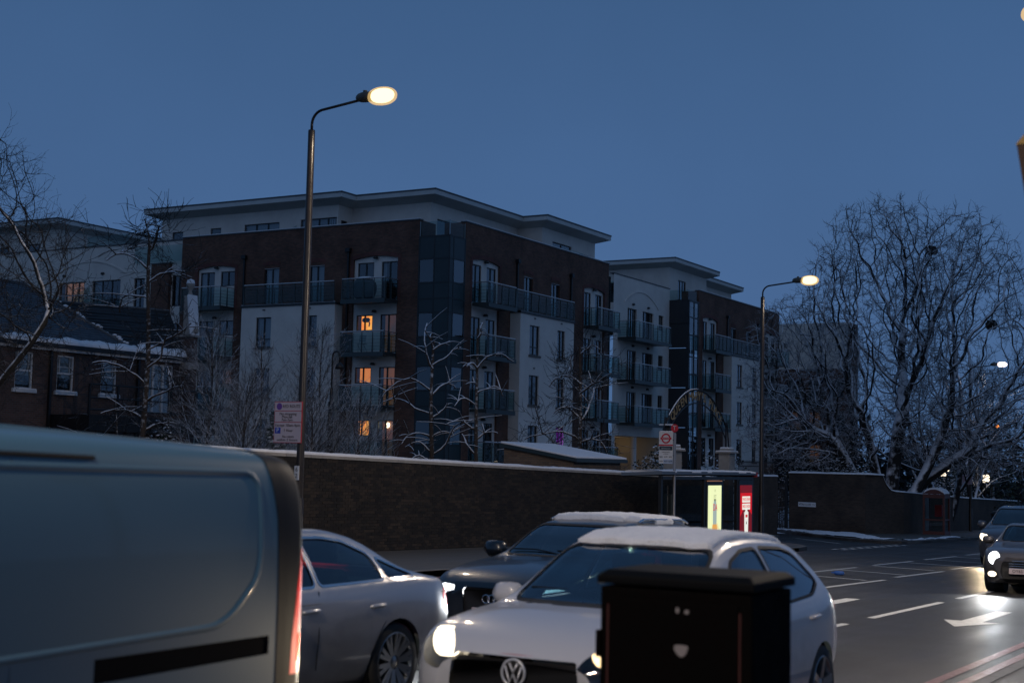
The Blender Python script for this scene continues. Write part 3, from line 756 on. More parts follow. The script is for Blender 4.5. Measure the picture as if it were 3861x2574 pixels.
def brick_right(par, X, V, st):
    """the brick front facing the road; X shifts the module along it"""
    F = Fac('V', V); x = lambda a: a + X
    ops = [(x(65.85), x(68.8), -1.9, 12.74, .17), (x(79.3), x(82.2), -1.9, 12.74, .17), (x(71.62), x(72.68), FL[0] + .05, 12.57, 0), (x(74.98), x(76.05), FL[0] + .05, 12.57, 0)]
    part('wall', wall_holes(F, x(65.1), x(82.8), -1.9, BRT, ops), 'brick_apartment', par)
    mb = MB(); mb.quad((x(82.8), V, -1.9), (x(82.8), V, BRT), (x(82.8), V + 3, BRT), (x(82.8), V + 3, -1.9)); part('return_wall', mb, 'brick_apartment', par); mb = MB(); mb.quad((x(65.1), V, 13.7), (x(65.1), V, BRT), (x(65.1), V + 1.4, BRT), (x(65.1), V + 1.4, 13.7)); part('return_wall', mb, 'brick_apartment', par)
    c_ = MB(); F.box(c_, x(65.06), x(82.84), BRT, BRT + .06, -.04, .32); part('coping', c_, 'lead', par)
    s_ = MB(); F.box(s_, x(65.1), x(82.8), BRT + .06, BRT + .10, -.03, .2); part('snow_line', s_, 'snow', par)
    arch_stack(F, par, x(65.85), x(68.8), [(x(65.97), x(66.97), True), (x(67.57), x(68.57), True)], st['a'])
    arch_stack(F, par, x(79.3), x(82.2), [(x(79.47), x(80.47), True), (x(81.1), x(82.05), True)], st['b'])
    brick_arch(F, x(65.85), x(68.8), 12.74, .17, par); brick_arch(F, x(79.3), x(82.2), 12.74, .17, par)
    segwin(F, par, x(71.62), x(72.68), FL[0] + .05, 12.57, 'dark'); segwin(F, par, x(74.98), x(76.05), FL[0] + .05, 12.57, 'dark')
    bay(F, par, x(70.1), x(76.7), .68, [(x(71.2), x(72.38)), (x(74.6), x(75.55))], st['bay'])
    for r in range(4):
        if r < 3 or X == 0:
            balcony(F, x(65.9), x(69.0), FL[r], 1.05, par); balcony(F, x(79.3), x(82.45), FL[r], 1.05, par)
    balcony(F, x(69.6), x(76.75), FL[0] + .02, .72, par, sides=(False, True), slab=0, postsp=.95)
    downpipe(F, x(70.71), -1.5, 13.2, par); downpipe(F, x(77.43), -1.5, 13.2, par)
    fl_ = MB(); fl_.quad((x(63.5), V, 13.35), (x(82.8), V, 13.35), (x(82.8), V + 16, 13.35), (x(63.5), V + 16, 13.35)); part('flat_roof', fl_, 'concrete', par)

# --- corner block
A = thing('apartment_building', (63.5, 40.62, -1.4), 'brown brick corner apartment block with glazed corner, white bays and flat overhanging roof', 'apartment block')
U0, V0 = 63.5, 40.62
F = Fac('U', U0)
ops = [(55.5, 58.38, -1.9, 12.74, .17), (43.95, 46.93, -1.9, 12.74, .17), (52.2, 53.3, FL[0] + .05, 12.57, 0), (48.95, 50.02, FL[0] + .05, 12.57, 0)]
part('wall', wall_holes(F, 42.6, 59.7, -1.9, BRT, ops), 'brick_apartment', A)
mb = MB(); mb.quad((U0, 42.6, 13.7), (U0, 42.6, BRT), (U0 + 1.6, 42.6, BRT), (U0 + 1.6, 42.6, 13.7)); part('return_wall', mb, 'brick_apartment', A); mb = MB(); mb.quad((U0, 59.7, -1.9), (U0, 59.7, BRT), (U0 + 3, 59.7, BRT), (U0 + 3, 59.7, -1.9)); part('return_wall', mb, 'brick_apartment', A)
c_ = MB(); F.box(c_, 42.56, 59.74, BRT, BRT + .06, -.04, .32); part('coping', c_, 'lead', A)
s_ = MB(); F.box(s_, 42.6, 59.7, BRT + .06, BRT + .10, -.03, .2); part('snow_line', s_, 'snow', A)
arch_stack(F, A, 55.5, 58.38, [(57.15, 58.25, True), (55.58, 56.67, False)], [['dark', 'dark'], ['dark', 'curtain'], ['dark', 'low'], ['dark', 'dark']])
arch_stack(F, A, 43.95, 46.93, [(45.62, 46.71, False), (44.03, 45.10, True)], [['dark', 'dark'], ['yellow', 'low'], ['lit', 'dim'], ['yellow', 'low']])
brick_arch(F, 55.5, 58.38, 12.74, .17, A); brick_arch(F, 43.95, 46.93, 12.74, .17, A)
segwin(F, A, 52.2, 53.3, FL[0] + .05, 12.57, 'curtain'); segwin(F, A, 48.95, 50.02, FL[0] + .05, 12.57, 'curtain')
GB = bay(F, A, 47.62, 54.3, .68, [(52.1, 53.2), (48.85, 49.9)], [['curtain', 'dark'], ['dark', 'dark'], ['dark', 'dark']])
for r in range(4):
    balcony(F, 43.89, 46.8, FL[r], 1.25, A); balcony(F, 55.45, 58.5, FL[r], 1.25, A)
balcony(F, 47.7, 54.2, FL[0] + .02, .72, A, sides=(False, False), slab=0, postsp=.95)
downpipe(F, 54.75, -1.5, 13.2, A); downpipe(F, 47.25, -1.5, 13.2, A)
tower(A, U0, V0, 42.6, 65.1, ['curtain', 'low', 'dark', 'dim'], ['dark', 'fairy', 'dark', 'yellow'])
brick_right(A, 0, V0, {'a': [['dark'] * 2] * 4, 'b': [['dark', 'dark'], ['dark', 'dim'], ['dark', 'dim'], ['dark', 'dark']], 'bay': [['dark', 'dark'], ['dark', 'dark'], ['dark', 'purple']]})
roofA = [(65, 64.45), (65, 49.05), (66.4, 49.05), (66.4, 43.54), (76.45, 43.54), (76.45, 41.78), (85.4, 41.78), (85.4, 55), (74, 55), (74, 64.45)]
inn, zs_ = roof_slab(A, roofA)
pent_walls(A, inn, zs_, 13.35, {
    0: [(61.85, 62.75, 14.0, 15.62, 1), (58.75, 59.6, 14.0, 15.66, 1), (54.2, 56.9, 13.9, 15.72, 3, 'curtain'), (49.95, 52.6, 13.9, 15.75, 4, 'curtain')],
    1: [(66.1, 66.7, 14.0, 15.6, 1)],
    2: [(46.0, 47.9, 14.0, 15.55, 2, 'curtain')],
    3: [(67.9, 70.0, 14.0, 15.6, 2)],
    5: [(78.6, 81.2, 14.0, 15.75, 2), (82.3, 83.8, 14.2, 15.5, 3, 'curtain')]})
for x_, y_ in ((65.6, 57.6), (77.9, 42.35)): pass
g = MB(); g.quad((65.1, 52.9, 14.0), (65.8, 52.9, 14.0), (65.8, 52.9, 15.45), (65.1, 52.9, 15.05)); part('glass_screen', g, 'teal_glass', A)
g = MB(); g.quad((63.62, 59.75, 13.4), (63.62, 63.7, 13.4), (63.62, 63.7, 14.4), (63.62, 59.75, 14.4)); part('glass_balustrade', g, 'teal_glass', A)
g = MB(); g.quad((77.2, 41.2, 14.2), (80.2, 41.2, 14.2), (80.2, 41.2, 15.1), (77.2, 41.2, 15.1)); part('glass_balustrade', g, 'teal_glass', A)

pm('leaf_pot', (.01, .012, .01), .9)
# furniture out on the balconies
bx = thing('covered_barbecue', (62.7, 45.7, FL[0]), 'snow topped covered barbecue on the top balcony', 'barbecue')
def blob(c, r, seed, n=14, m=9, rough=.1, po=.6):
    mb = MB(); q = random.Random(seed)
    for i in range(m + 1):
        th = math.pi * i / m
        for k in range(n):
            ph = 2 * math.pi * k / n; j = 1 + q.uniform(-rough, rough); rr = abs(math.sin(th)) ** po * j
            mb.v.append((c[0] + r[0] * rr * math.cos(ph), c[1] + r[1] * rr * math.sin(ph), c[2] + r[2] * math.cos(th) * j))
    for i in range(m):
        for k in range(n):
            a = i * n + k; b = i * n + (k + 1) % n; mb.f.append((a, b, b + n, a + n))
    return mb
pm('tarp', (.09, .10, .11), .6)
part('cover', blob((62.7, 45.6, FL[0] + .58), (.35, .75, .60), 3), 'tarp', bx, True)
part('snow_cap', blob((62.7, 45.55, FL[0] + 1.15), (.3, .5, .10), 4), 'snow', bx, True)
def folding_chair(loc, label):
    t = thing('folding_chair', loc, label, 'chair'); x, y, z = loc
    for dy in (-.2, .2):
        part('leg', MB().tube([(x, y + dy, z), (x, y + dy * .96, z + .46)], .015, 5), 'rail_metal', t)
        part('leg', MB().tube([(x + .35, y + dy, z), (x - .08, y + dy * .96, z + .46)], .014, 5), 'rail_metal', t)
        part('backrest_post', MB().tube([(x + .06, y + dy, z + .44), (x + .16, y + dy, z + .95)], .014, 5), 'rail_metal', t)
    part('seat', MB().box(x - .1, x + .3, y - .2, y + .2, z + .45, z + .475), 'rail_metal', t)
    for k in range(4): part('slat', MB().box(x + .09 + .02 * k, x + .105 + .02 * k, y - .19, y + .19, z + .6 + k * .09, z + .66 + k * .09), 'rail_metal', t)
folding_chair((62.6, 45.6, FL[1]), 'folding slatted chair on the balcony below the lit upper window')

hp = thing('hanging_plant', (63.9, 46.2, 9.0), 'dark hanging plant in the lit upper window', 'plant')
part('foliage', blob((63.95, 46.3, 9.42), (.1, .26, .13), 12), 'leaf_pot', hp, True); part('trailing_stem', MB().tube([(63.95, 46.1, 9.4), (63.95, 46.05, 9.2), (63.95, 46.08, 9.05)], .04, 5), 'leaf_pot', hp); part('hanger', MB().tube([(63.95, 46.3, 9.5), (63.95, 46.3, 9.66)], .012, 4), 'leaf_pot', hp)
pl = thing('pendant_lamp', (64.1, 44.75, 3.6), 'bright white pendant lamp behind the lowest balcony door', 'lamp')
part('shade', blob((64.05, 44.72, 3.62), (.13, .13, .14), 3, 14, 9, 0), 'lit_white', pl, True); part('cord', MB().tube([(64.05, 44.72, 3.7), (64.05, 44.72, 3.9)], .01, 4), 'leaf_pot', pl)

# --- rendered wing between the two brick blocks
Bw = thing('apartment_building', (90, 42.05, -1.9), 'pale rendered apartment wing with long railed balconies and lit undercroft', 'apartment block')
FV = Fac('V', 42.05)
ops = []
cols = [(88.75, 90.25, True, 4), (91.2, 93.05, True, 4), (94.0, 94.85, False, 1)]
for r in range(3):
    for b0, b1, dr, n in cols: ops.append((b0, b1, FL[r] + .05 if dr else HD[r] - 1.1, HD[r], 0))
ops.append((87.0, 94.6, -2.2, 3.72, 0))
part('wall', wall_holes(FV, 86.5, 95.95, -2.2, BRT - .05, ops, rev=.12), 'render_white', Bw)
for r in range(3):
    for b0, b1, dr, n in cols: window(FV, b0, b1, FL[r] + .05 if dr else HD[r] - 1.1, HD[r], Bw, d=.1, n=n if r or dr else n, state='curtain' if dr and b0 < 90 else 'dark', door=dr)
    balcony(FV, 87.2, 93.2, FL[r], 1.35, Bw)
    wall_lamp(FV, 89.6, HD[r] + .3, Bw); wall_lamp(FV, 92.1, HD[r] + .3, Bw)
c_ = MB(); FV.box(c_, 86.5, 95.95, BRT - .05, BRT + .01, -.04, .3); part('coping', c_, 'lead', Bw)
ar = MB(); ap = arch_pts(88.2, 93.9, 12.9, .95, 22)
for (p, q), (r_, s__) in zip(ap[:-1], ap[1:]): ar.prism([FV.P(p, q), FV.P(r_, s__), FV.P(r_, s__ + .09), FV.P(p, q + .09)], (0, -.05, 0), (0, .01, 0))
part('arch_moulding', ar, 'render_white', Bw)
uc = MB(); uc.quad((87, 42.17, 3.72), (94.6, 42.17, 3.72), (94.6, 48, 3.72), (87, 48, 3.72)); uc.quad((87, 48, -2.2), (94.6, 48, -2.2), (94.6, 48, 3.72), (87, 48, 3.72))
for x_ in (87, 94.6): uc.quad((x_, 42.17, -2.2), (x_, 48, -2.2), (x_, 48, 3.72), (x_, 42.17, 3.72))
pm('undercroft', (.50, .45, .36), .85); part('undercroft', uc, 'undercroft', Bw)
for x_ in (91.2,): part('column', MB().lathe([(.2, -2.2), (.2, 3.72)], (x_, 42.6, 0), 16), 'panel_white', Bw, True)
lp = thing('ceiling_light', (88.5, 44.5, 3.6), 'small round ceiling light in the undercroft of the pale wing', 'light')
part('diffuser', MB().lathe([(0, -.08), (.14, -.06), (.16, 0)], (88.6, 45.0, 3.7), 14), 'lit_yellow', lp, True)
def point(loc, power, col, rad=.1, name='lamp_light'):
    l = bpy.data.lights.new(name, 'POINT'); l.energy = power; l.color = col; l.shadow_soft_size = rad
    o = bpy.data.objects.new(name, l); C.objects.link(o); o.location = loc; return o
point((88.6, 45.0, 3.2), 11, (1, .74, .46)); point((93.2, 45.0, 3.2), 5, (1, .70, .38))
# glazed link between brick and render
lk = Fac('V', 42.3); zl = [-2.0, 1.9, 3.6, 4.75, 6.5, 7.65, 9.4, 10.55, 12.3, 13.6, 14.4]
fr = MB()
for a in (82.85, 83.9, 85.3, 86.45): lk.box(fr, a - .04, a + .04, zl[0], zl[-1], -.02, .06)
for z in zl: lk.box(fr, 82.81, 86.49, z - .04, z + .04, -.028, .05)
part('curtain_wall_frame', fr, 'frame_dark', Bw)
for i in range(len(zl) - 1):
    for c, (p, q) in enumerate(((82.89, 83.86), (83.94, 85.26), (85.34, 86.41))):
        s_ = 'dim' if (c == 1 and i in (3, 5)) else None
        part('glazing' if i % 2 else 'spandrel_panel', MB().quad(lk.P(p, zl[i] + .04, .02), lk.P(q, zl[i] + .04, .02), lk.P(q, zl[i + 1] - .04, .02), lk.P(p, zl[i + 1] - .04, .02)), 'pane' if i % 2 and c < 2 else 'cladding', Bw)
        if i % 2: part('lit_room' if s_ else 'room', MB().quad(lk.P(p, zl[i], .4), lk.P(q, zl[i], .4), lk.P(q, zl[i + 1], .4), lk.P(p, zl[i + 1], .4)), 'lit_pale' if s_ else 'interior_dark', Bw)

# --- second brick block
Bb = thing('apartment_building', (96, 40.5, -2.0), 'farther brown brick apartment block with dark clad corner behind the entrance arch', 'apartment block')
XO, VB = 32.7, 40.5
brick_right(Bb, XO, VB, {'a': [['dark'] * 2] * 4, 'b': [['dark'] * 2] * 4, 'bay': [['low', 'dark'], ['dark', 'dark'], ['dark', 'dark']]})
tw = MB()
for i, (z0, z1) in enumerate(((-2, 1.6), (1.64, 4.5), (4.54, 7.4), (7.44, 10.3), (10.34, 12.1), (12.14, 13.78))):
    part('cladding_panel', MB().box(95.88, 97.7, 40.55, 42.1, z0, z1) if False else MB().quad((95.88, 40.5, z0), (95.88, 42.1, z0), (95.88, 42.1, z1), (95.88, 40.5, z1)), 'cladding_dark', Bb)
fr = MB(); f2 = Fac('V', 40.5)
for a in (95.95, 96.9, 97.7): f2.box(fr, a - .05, a + .05, -2, 13.78, -.02, .06)
zt = [-2, 1.3, 2.6, 3.9, 5.5, 6.8, 8.4, 9.7, 11.3, 12.6, 13.78]
for z in zt: f2.box(fr, 95.88, 97.75, z - .04, z + .04, -.028, .05)
part('curtain_wall_frame', fr, 'frame_dark', Bb)
for i in range(len(zt) - 1):
    for c, (p, q) in enumerate(((96.0, 96.85), (96.95, 97.65))):
        lightp = c == 0 and i % 2 == 1
        part('glazing', MB().quad(f2.P(p, zt[i] + .04, .02), f2.P(q, zt[i] + .04, .02), f2.P(q, zt[i + 1] - .04, .02), f2.P(p, zt[i + 1] - .04, .02)), 'pane', Bb)
        part('blind' if c == 1 and i % 2 else 'room', MB().quad(f2.P(p, zt[i], .25), f2.P(q, zt[i], .25), f2.P(q, zt[i + 1], .25), f2.P(p, zt[i + 1], .25)), 'curtain' if c == 1 and i % 2 else 'interior_dark', Bb)
tt = MB(); tt.box(95.86, 97.8, 40.46, 42.1, 13.78, 13.86); part('tower_top', tt, 'frame_dark', Bb)
for p, q in (((95.95, 40.6), (95.95, 42.1)), ((95.95, 40.6), (97.7, 40.6))):
    part('glass_balustrade', MB().quad((*p, 13.86), (*q, 13.86), (*q, 14.6), (*p, 14.6)), 'teal_glass', Bb)
inn, zs_ = roof_slab(Bb, [(96, 56), (96, 41.67), (104.8, 41.67), (104.8, 43.5), (114.9, 43.5), (114.9, 56)])
pent_walls(Bb, inn, zs_, 13.3, {1: [(98.4, 99.9, 13.9, 15.7, 3, 'curtain'), (102.2, 103.8, 13.9, 15.4, 4, 'curtain')], 0: [(45.5, 48.2, 14.0, 15.5, 3)]})
part('glass_balustrade', MB().quad((96.5, 44.6, 14.6), (96.5, 47.5, 14.6), (96.5, 47.5, 15.6), (96.5, 44.6, 15.6)), 'teal_glass', Bb)

# --- rendered wing at the left with its own penthouse
Bl = thing('apartment_building', (64.1, 70, -1.4), 'pale rendered apartment wing behind the slate roofed house', 'apartment block')
FU = Fac('U', 64.15)
cols = [(68.5, 70.75, 4, 'pale'), (65.35, 67.8, 3, 'dark'), (63.3, 64.2, 2, 'dark')]
ops = [(c[0], c[1], FL[r] + .05, HD[r], 0) for r in range(2) for c in cols]
part('wall', wall_holes(FU, 61.9, 84, -1.9, BRT, ops), 'render_white', Bl)
for r in range(2):
    for c in cols: window(FU, c[0], c[1], FL[r] + .05, HD[r], Bl, n=c[2], state=c[3] if r == 0 else 'dark', door=True)
balcony(FU, 66.6, 71.5, FL[0], 1.2, Bl); wall_lamp(FU, 70.3, 13.0, Bl); wall_lamp(FU, 66.9, 13.0, Bl)
part('glass_screen', MB().quad((62.95, 68.0, 10.5), (64.15, 68.0, 10.5), (64.15, 68.0, 12.2), (62.95, 68.0, 11.6)), 'teal_glass', Bl)
ar = MB(); ap = arch_pts(64.9, 71.4, 12.9, .9, 22)
for (p, q), (r_, s__) in zip(ap[:-1], ap[1:]): ar.prism([FU.P(p, q), FU.P(r_, s__), FU.P(r_, s__ + .09), FU.P(p, q + .09)], (-.05, 0, 0), (.01, 0, 0))
part('arch_moulding', ar, 'render_white', Bl)
c_ = MB(); FU.box(c_, 59.74, 84, BRT, BRT + .07, -.04, .3); part('coping', c_, 'lead', Bl)
pr = Fac('U', 63.75)
m_ = MB(); pr.box(m_, 60.95, 62.4, -1.9, 13.3, 0, .5); part('brick_pier', m_, 'brick_apartment', Bl)
m_ = MB(); pr.box(m_, 60.9, 62.45, 13.3, 13.37, -.05, .5); part('pier_cap', m_, 'lead', Bl)
part('infill_wall', wall_holes(pr, 59.72, 60.95, -1.9, 13.3, [(59.8, 60.88, FL[r] + .3, HD[r], 0) for r in range(3)], d=.25), 'panel_white', Bl)
for r in range(3): window(pr, 59.8, 60.88, FL[r] + .3, HD[r], Bl, d=.3, n=2, state='dark')
part('upper_wall', MB().quad((64.15, 59.7, 13.3), (64.15, 61.95, 13.3), (64.15, 61.95, BRT), (64.15, 59.7, BRT)), 'render_white', Bl)
inn, zs_ = roof_slab(Bl, [(65, 90), (65, 72.1), (76, 72.1), (76, 90)])
pent_walls(Bl, inn, zs_, 13.3, {0: [(74.6, 75.8, 13.9, 15.6, 1), (77.6, 79.2, 13.9, 15.5, 2)], 1: [(68.6, 71.0, 13.9, 15.4, 2)]})
part('glass_balustrade', MB().quad((65.0, 65.6, 14.8), (65.0, 69.3, 14.8), (65.0, 69.3, 15.6), (65.0, 65.6, 15.6)), 'teal_glass', Bl)
part('flat_roof', MB().quad((64.2, 59.7, 13.3), (64.2, 90, 13.3), (80, 90, 13.3), (80, 59.7, 13.3)), 'concrete', Bl)

# --- distant block seen through the big tree
Bd = thing('apartment_building', (122, 37, -2.5), 'dim brick apartment block behind the big bare tree', 'apartment block')
FD = Fac('U', 123.0); ops = []
for r in range(4):
    for b0, b1 in ((37.2, 38.5), (39.3, 40.4), (41.1, 42.2)): ops.append((b0, b1, HD[r] - 1.6, HD[r], 0))
part('wall', wall_holes(FD, 36.8, 43.4, -3, 10.6, [o for o in ops if o[3] < 10.4]), 'brick_apartment', Bd)
part('upper_wall', MB().quad((123.4, 36.8, 10.6), (123.4, 43.4, 10.6), (123.4, 43.4, BRT), (123.4, 36.8, BRT)), 'render_white', Bd)
part('side_wall', MB().quad((123, 36.8, -3), (126, 36.8, -3), (126, 36.8, BRT), (123, 36.8, BRT)), 'brick_apartment', Bd)
for o in ops:
    if o[3] < 10.4: window(FD, o[0], o[1], o[2], o[3], Bd, n=2, state='low' if (o[0] > 41 and 6 < o[3] < 7) else ('low' if 39 < o[0] < 41 and o[3] < 7 else 'dark'))
for r in (1, 2, 3): balcony(FD, 38.9, 42.6, FL[r], 1.1, Bd, postsp=1.4)
# ------------------------------------------------------------------ walls across the side road
def seg(a, b, n): return [(a[0] + (b[0] - a[0]) * i / n, a[1] + (b[1] - a[1]) * i / n) for i in range(n + 1)]
p1 = seg((71.4, 24.45), (69.8, 20.0), 4)
h1 = [3.02, 3.02, 3.01, 3.0, 3.0, 3.0]
w2 = boundary('brick_wall', p1 + [(71.2, 19.5)], h1, 'tall dark brick wall carrying the street name plate at the side road', 3)
snow_cap([(p[0] + .15, p[1] - .05, gz(p[0]) + h) for p, h in zip(p1, h1)] + [(71.2, 19.62, gz(71.2) + 3.0)], .42, .09, w2, seed=4)
low = [(71.205, 19.5), (71.4, 19.42), (71.6, 19.34), (71.85, 19.26), (72.2, 19.15), (73, 18.95), (77, 19.1), (81.5, 19.25), (90, 19.5), (110, 20.0)]
lh = [2.98, 2.62, 2.4, 2.27, 2.22, 2.2, 2.17, 2.12, 2.05, 2.0]
w3 = boundary('brick_wall', low, lh, 'lower dark brick wall stepping down behind the phone box', 5)
snow_cap([(p[0] + .02, p[1] + .17, gz(p[0]) + h) for p, h in zip(low, lh)], .42, .07, w3, seed=6)
nm = thing('street_name_plate', (71.0, 23.3, gz(71) + 1.4), 'white street name plate fixed to the tall brick wall', 'sign')
dv = (Vector((69.8, 20.0)) - Vector((71.4, 24.45))).normalized(); nv = Vector((dv.y, -dv.x))
c_ = Vector((71.4, 24.45)) + dv * 1.18 + nv * .02; zc = -.06; L_ = 1.1
def plate(mb, c, d, n, hw, z0, z1, t=.02):
    a, b = c - d * hw, c + d * hw
    mb.prism([(a.x, a.y, z0), (b.x, b.y, z0), (b.x, b.y, z1), (a.x, a.y, z1)], (0, 0, 0), (n.x * t, n.y * t, 0)); return mb
part('plate', plate(MB(), c_, dv, nv, L_ / 2, zc - .115, zc + .115), 'white_paint', nm)
pm('print_black', (.015, .015, .017), .6)
place_text('lettering', 'VITALI CLOSE', .15, 'print_black', nm, (*(c_ + nv * .024 - dv * .12), zc), (dv.x, dv.y, 0), width=.76)
place_text('lettering', 'SW15', .08, 'print_black', nm, (*(c_ + nv * .024 + dv * .42), zc), (dv.x, dv.y, 0))

# ------------------------------------------------------------------ iron gate and railings
def railings(name, a, b, z0, z1, sp_, label, cat, spikes=True, bars=2, frame=False):
    t = thing(name, (a[0], a[1], z0), label, cat); a, b = Vector(a), Vector(b); L = (b - a).length; n = max(2, round(L / sp_)); d = (b - a) / n
    bar = MB().tube([(0, 0, 0), (0, 0, z1 - z0)], .014 if cat != 'gate' else .03, 5)
    if spikes: bar.lathe([(.03, z1 - z0), (0, z1 - z0 + .14)], (0, 0, 0), 5)
    me = bar.mesh('bar', 'black_iron')
    for i in range(n + 1): p = a + d * i; link('bar', me, t, (p.x, p.y, z0))
    for k in range(bars + 1):
        z = z0 + .12 + (z1 - z0 - .28) * k / bars
        part('cross_rail', MB().tube([(a.x, a.y, z), (b.x, b.y, z)], .022, 4), 'black_iron', t)
    return t
ga, gb = (72.75, 26.1), (71.5, 24.62)
gt = railings('iron_gate', ga, gb, gz(72) + .15, gz(72) + 2.45, .17, 'black barred iron gate with snowy lawn behind it', 'gate')
for x, y in (ga, gb): part('gate_post', MB().box(x - .06, x + .06, y - .06, y + .06, gz(72), gz(72) + 2.8), 'black_iron', gt)
rw_ = thing('low_wall', (60.6, 23, gz(62)), 'snow capped low wall under spiked railings beside the gate pier', 'wall')
part('wall_section', MB().box(60.55, 65.5, 23.0, 23.3, gz(62) - .1, 1.36), 'brick_boundary', rw_)
snow_cap([(60.55, 23.15, 1.36), (65.5, 23.15, 1.36)], .36, .09, rw_, seed=8)
railings('spiked_railings', (60.7, 23.15), (65.4, 23.15), 1.37, 1.98, .14, 'black spiked railings on the low wall behind the second lamp post', 'railings', bars=1)

# ------------------------------------------------------------------ entrance arch, piers
pm('gold', (.32, .24, .12), .5, metal=.2)
EV = 22.7
def pier(x0, label, h=2.35, w_=.7, dp=.5):
    t = thing('gate_pier', (x0 + w_ / 2, EV, gz(x0)), label, 'gate pier'); zt = h; x1 = x0 + w_; y0, y1 = EV, EV + dp
    part('shaft', MB().box(x0 + .05, x1 - .05, y0 + .05, y1 - .05, gz(x0) - .1, zt - .72), 'brick_boundary', t)
    part('head', MB().box(x0, x1, y0, y1, zt - .72, zt), 'stone', t, bevel=.02)
    part('cap', MB().box(x0 - .12, x1 + .12, y0 - .12, y1 + .12, zt, zt + .07), 'stone', t, bevel=.02)
    part('cap_step', MB().box(x0 + .04, x1 - .04, y0 + .03, y1 - .03, zt + .07, zt + .20), 'stone', t, bevel=.02)
    part('snow_cap', MB().box(x0 - .10, x1 + .10, y0 - .10, y1 + .10, zt + .07, zt + .12), 'snow', t, bevel=.02)
    part('snow_cap', MB().box(x0 + .05, x1 - .05, y0 + .04, y1 - .04, zt + .20, zt + .27), 'snow', t, bevel=.03)
    return t
pier(52.5, 'stone headed gate pier beside the bus stop pole'); pier(58.4, 'stone headed gate pier near the spiked railings')
arch = thing('entrance_arch', (55.6, EV, gz(55)), 'black iron entrance arch with gold lettering over the drive', 'arch')
def arcp(t, r0, ax0=52.5, ax1=59.0, zb=2.95, rise=1.45):
    s = ax0 + (ax1 - ax0) * t; return (s, EV + .4, zb + r0 + rise * (1 - abs(2 * t - 1) ** 2.1))
for r0, rad in ((0, .03), (.56, .04)):
    part('arch_band', MB().tube([arcp(i / 24, r0) for i in range(25)], rad, 6), 'black_iron', arch, True)
part('snow_line', MB().tube([(p[0], p[1], p[2] + .03) for p in [arcp(i / 24, .57) for i in range(1, 13)]], .022, 6), 'snow', arch, True)
for x, z in ((52.5, 2.6), (59.0, 2.6)):
    part('arch_leg', MB().tube([(x, EV + .4, z), (x, EV + .4, 3.7)], .04, 6), 'black_iron', arch)
    part('arch_leg', MB().tube([(x + (.35 if x > 55 else -.35), EV + .4, z), (x + (.12 if x > 55 else -.12), EV + .4, 3.7)], .03, 6), 'black_iron', arch)
txt = "QUEEN MARY'S PLACE"
for i, ch in enumerate(txt):
    if ch == ' ': continue
    t = .10 + .80 * i / (len(txt) - 1); p = arcp(t, .28); q = arcp(t + .01, .28); d = Vector(q) - Vector(p)
    place_text('letter', ch, .52, 'gold', arch, p, (d.x, 0, d.z), up=(-d.z, 0, d.x), extrude=.012)
def lantern(x, y, z, label, lit='lit_yellow'):
    t = thing('lantern', (x, y, z), label, 'lantern')
    part('bracket', MB().tube([(x, y, z - .5), (x, y, z)], .025, 6), 'black_iron', t)
    part('glass_body', MB().lathe([(.07, 0), (.13, .42), (.13, .44)], (x, y, z), 6), lit, t)
    part('roof', MB().lathe([(.2, .44), (.17, .5), (.06, .62), (0, .7)], (x, y, z), 6), 'black_iron', t)
    return t
lan = lantern(52.6, EV + .4, 2.75, 'unlit square lantern with snow on top beside the bus stop disc', 'interior_dark')
part('snow_cap', MB().box(52.35, 52.85, EV + .15, EV + .65, 3.36, 3.42), 'snow', lan, bevel=.02)
lx, ly, lz = 68.8, 29.85, 2.95
wlan = thing('lantern_post', (lx, ly, gz(lx)), 'tall glowing lantern seen under the entrance arch', 'lantern')
part('glass_body', MB().box(lx - .09, lx + .09, ly - .09, ly + .09, lz - .55, lz + .3), 'lit_yellow', wlan); part('roof', MB().lathe([(.2, .3), (.1, .42), (0, .5)], (lx, ly, lz), 8), 'black_iron', wlan)
part('post', MB().tube([(lx, ly, gz(lx)), (lx, ly, lz - .55)], .05, 6), 'black_iron', wlan)

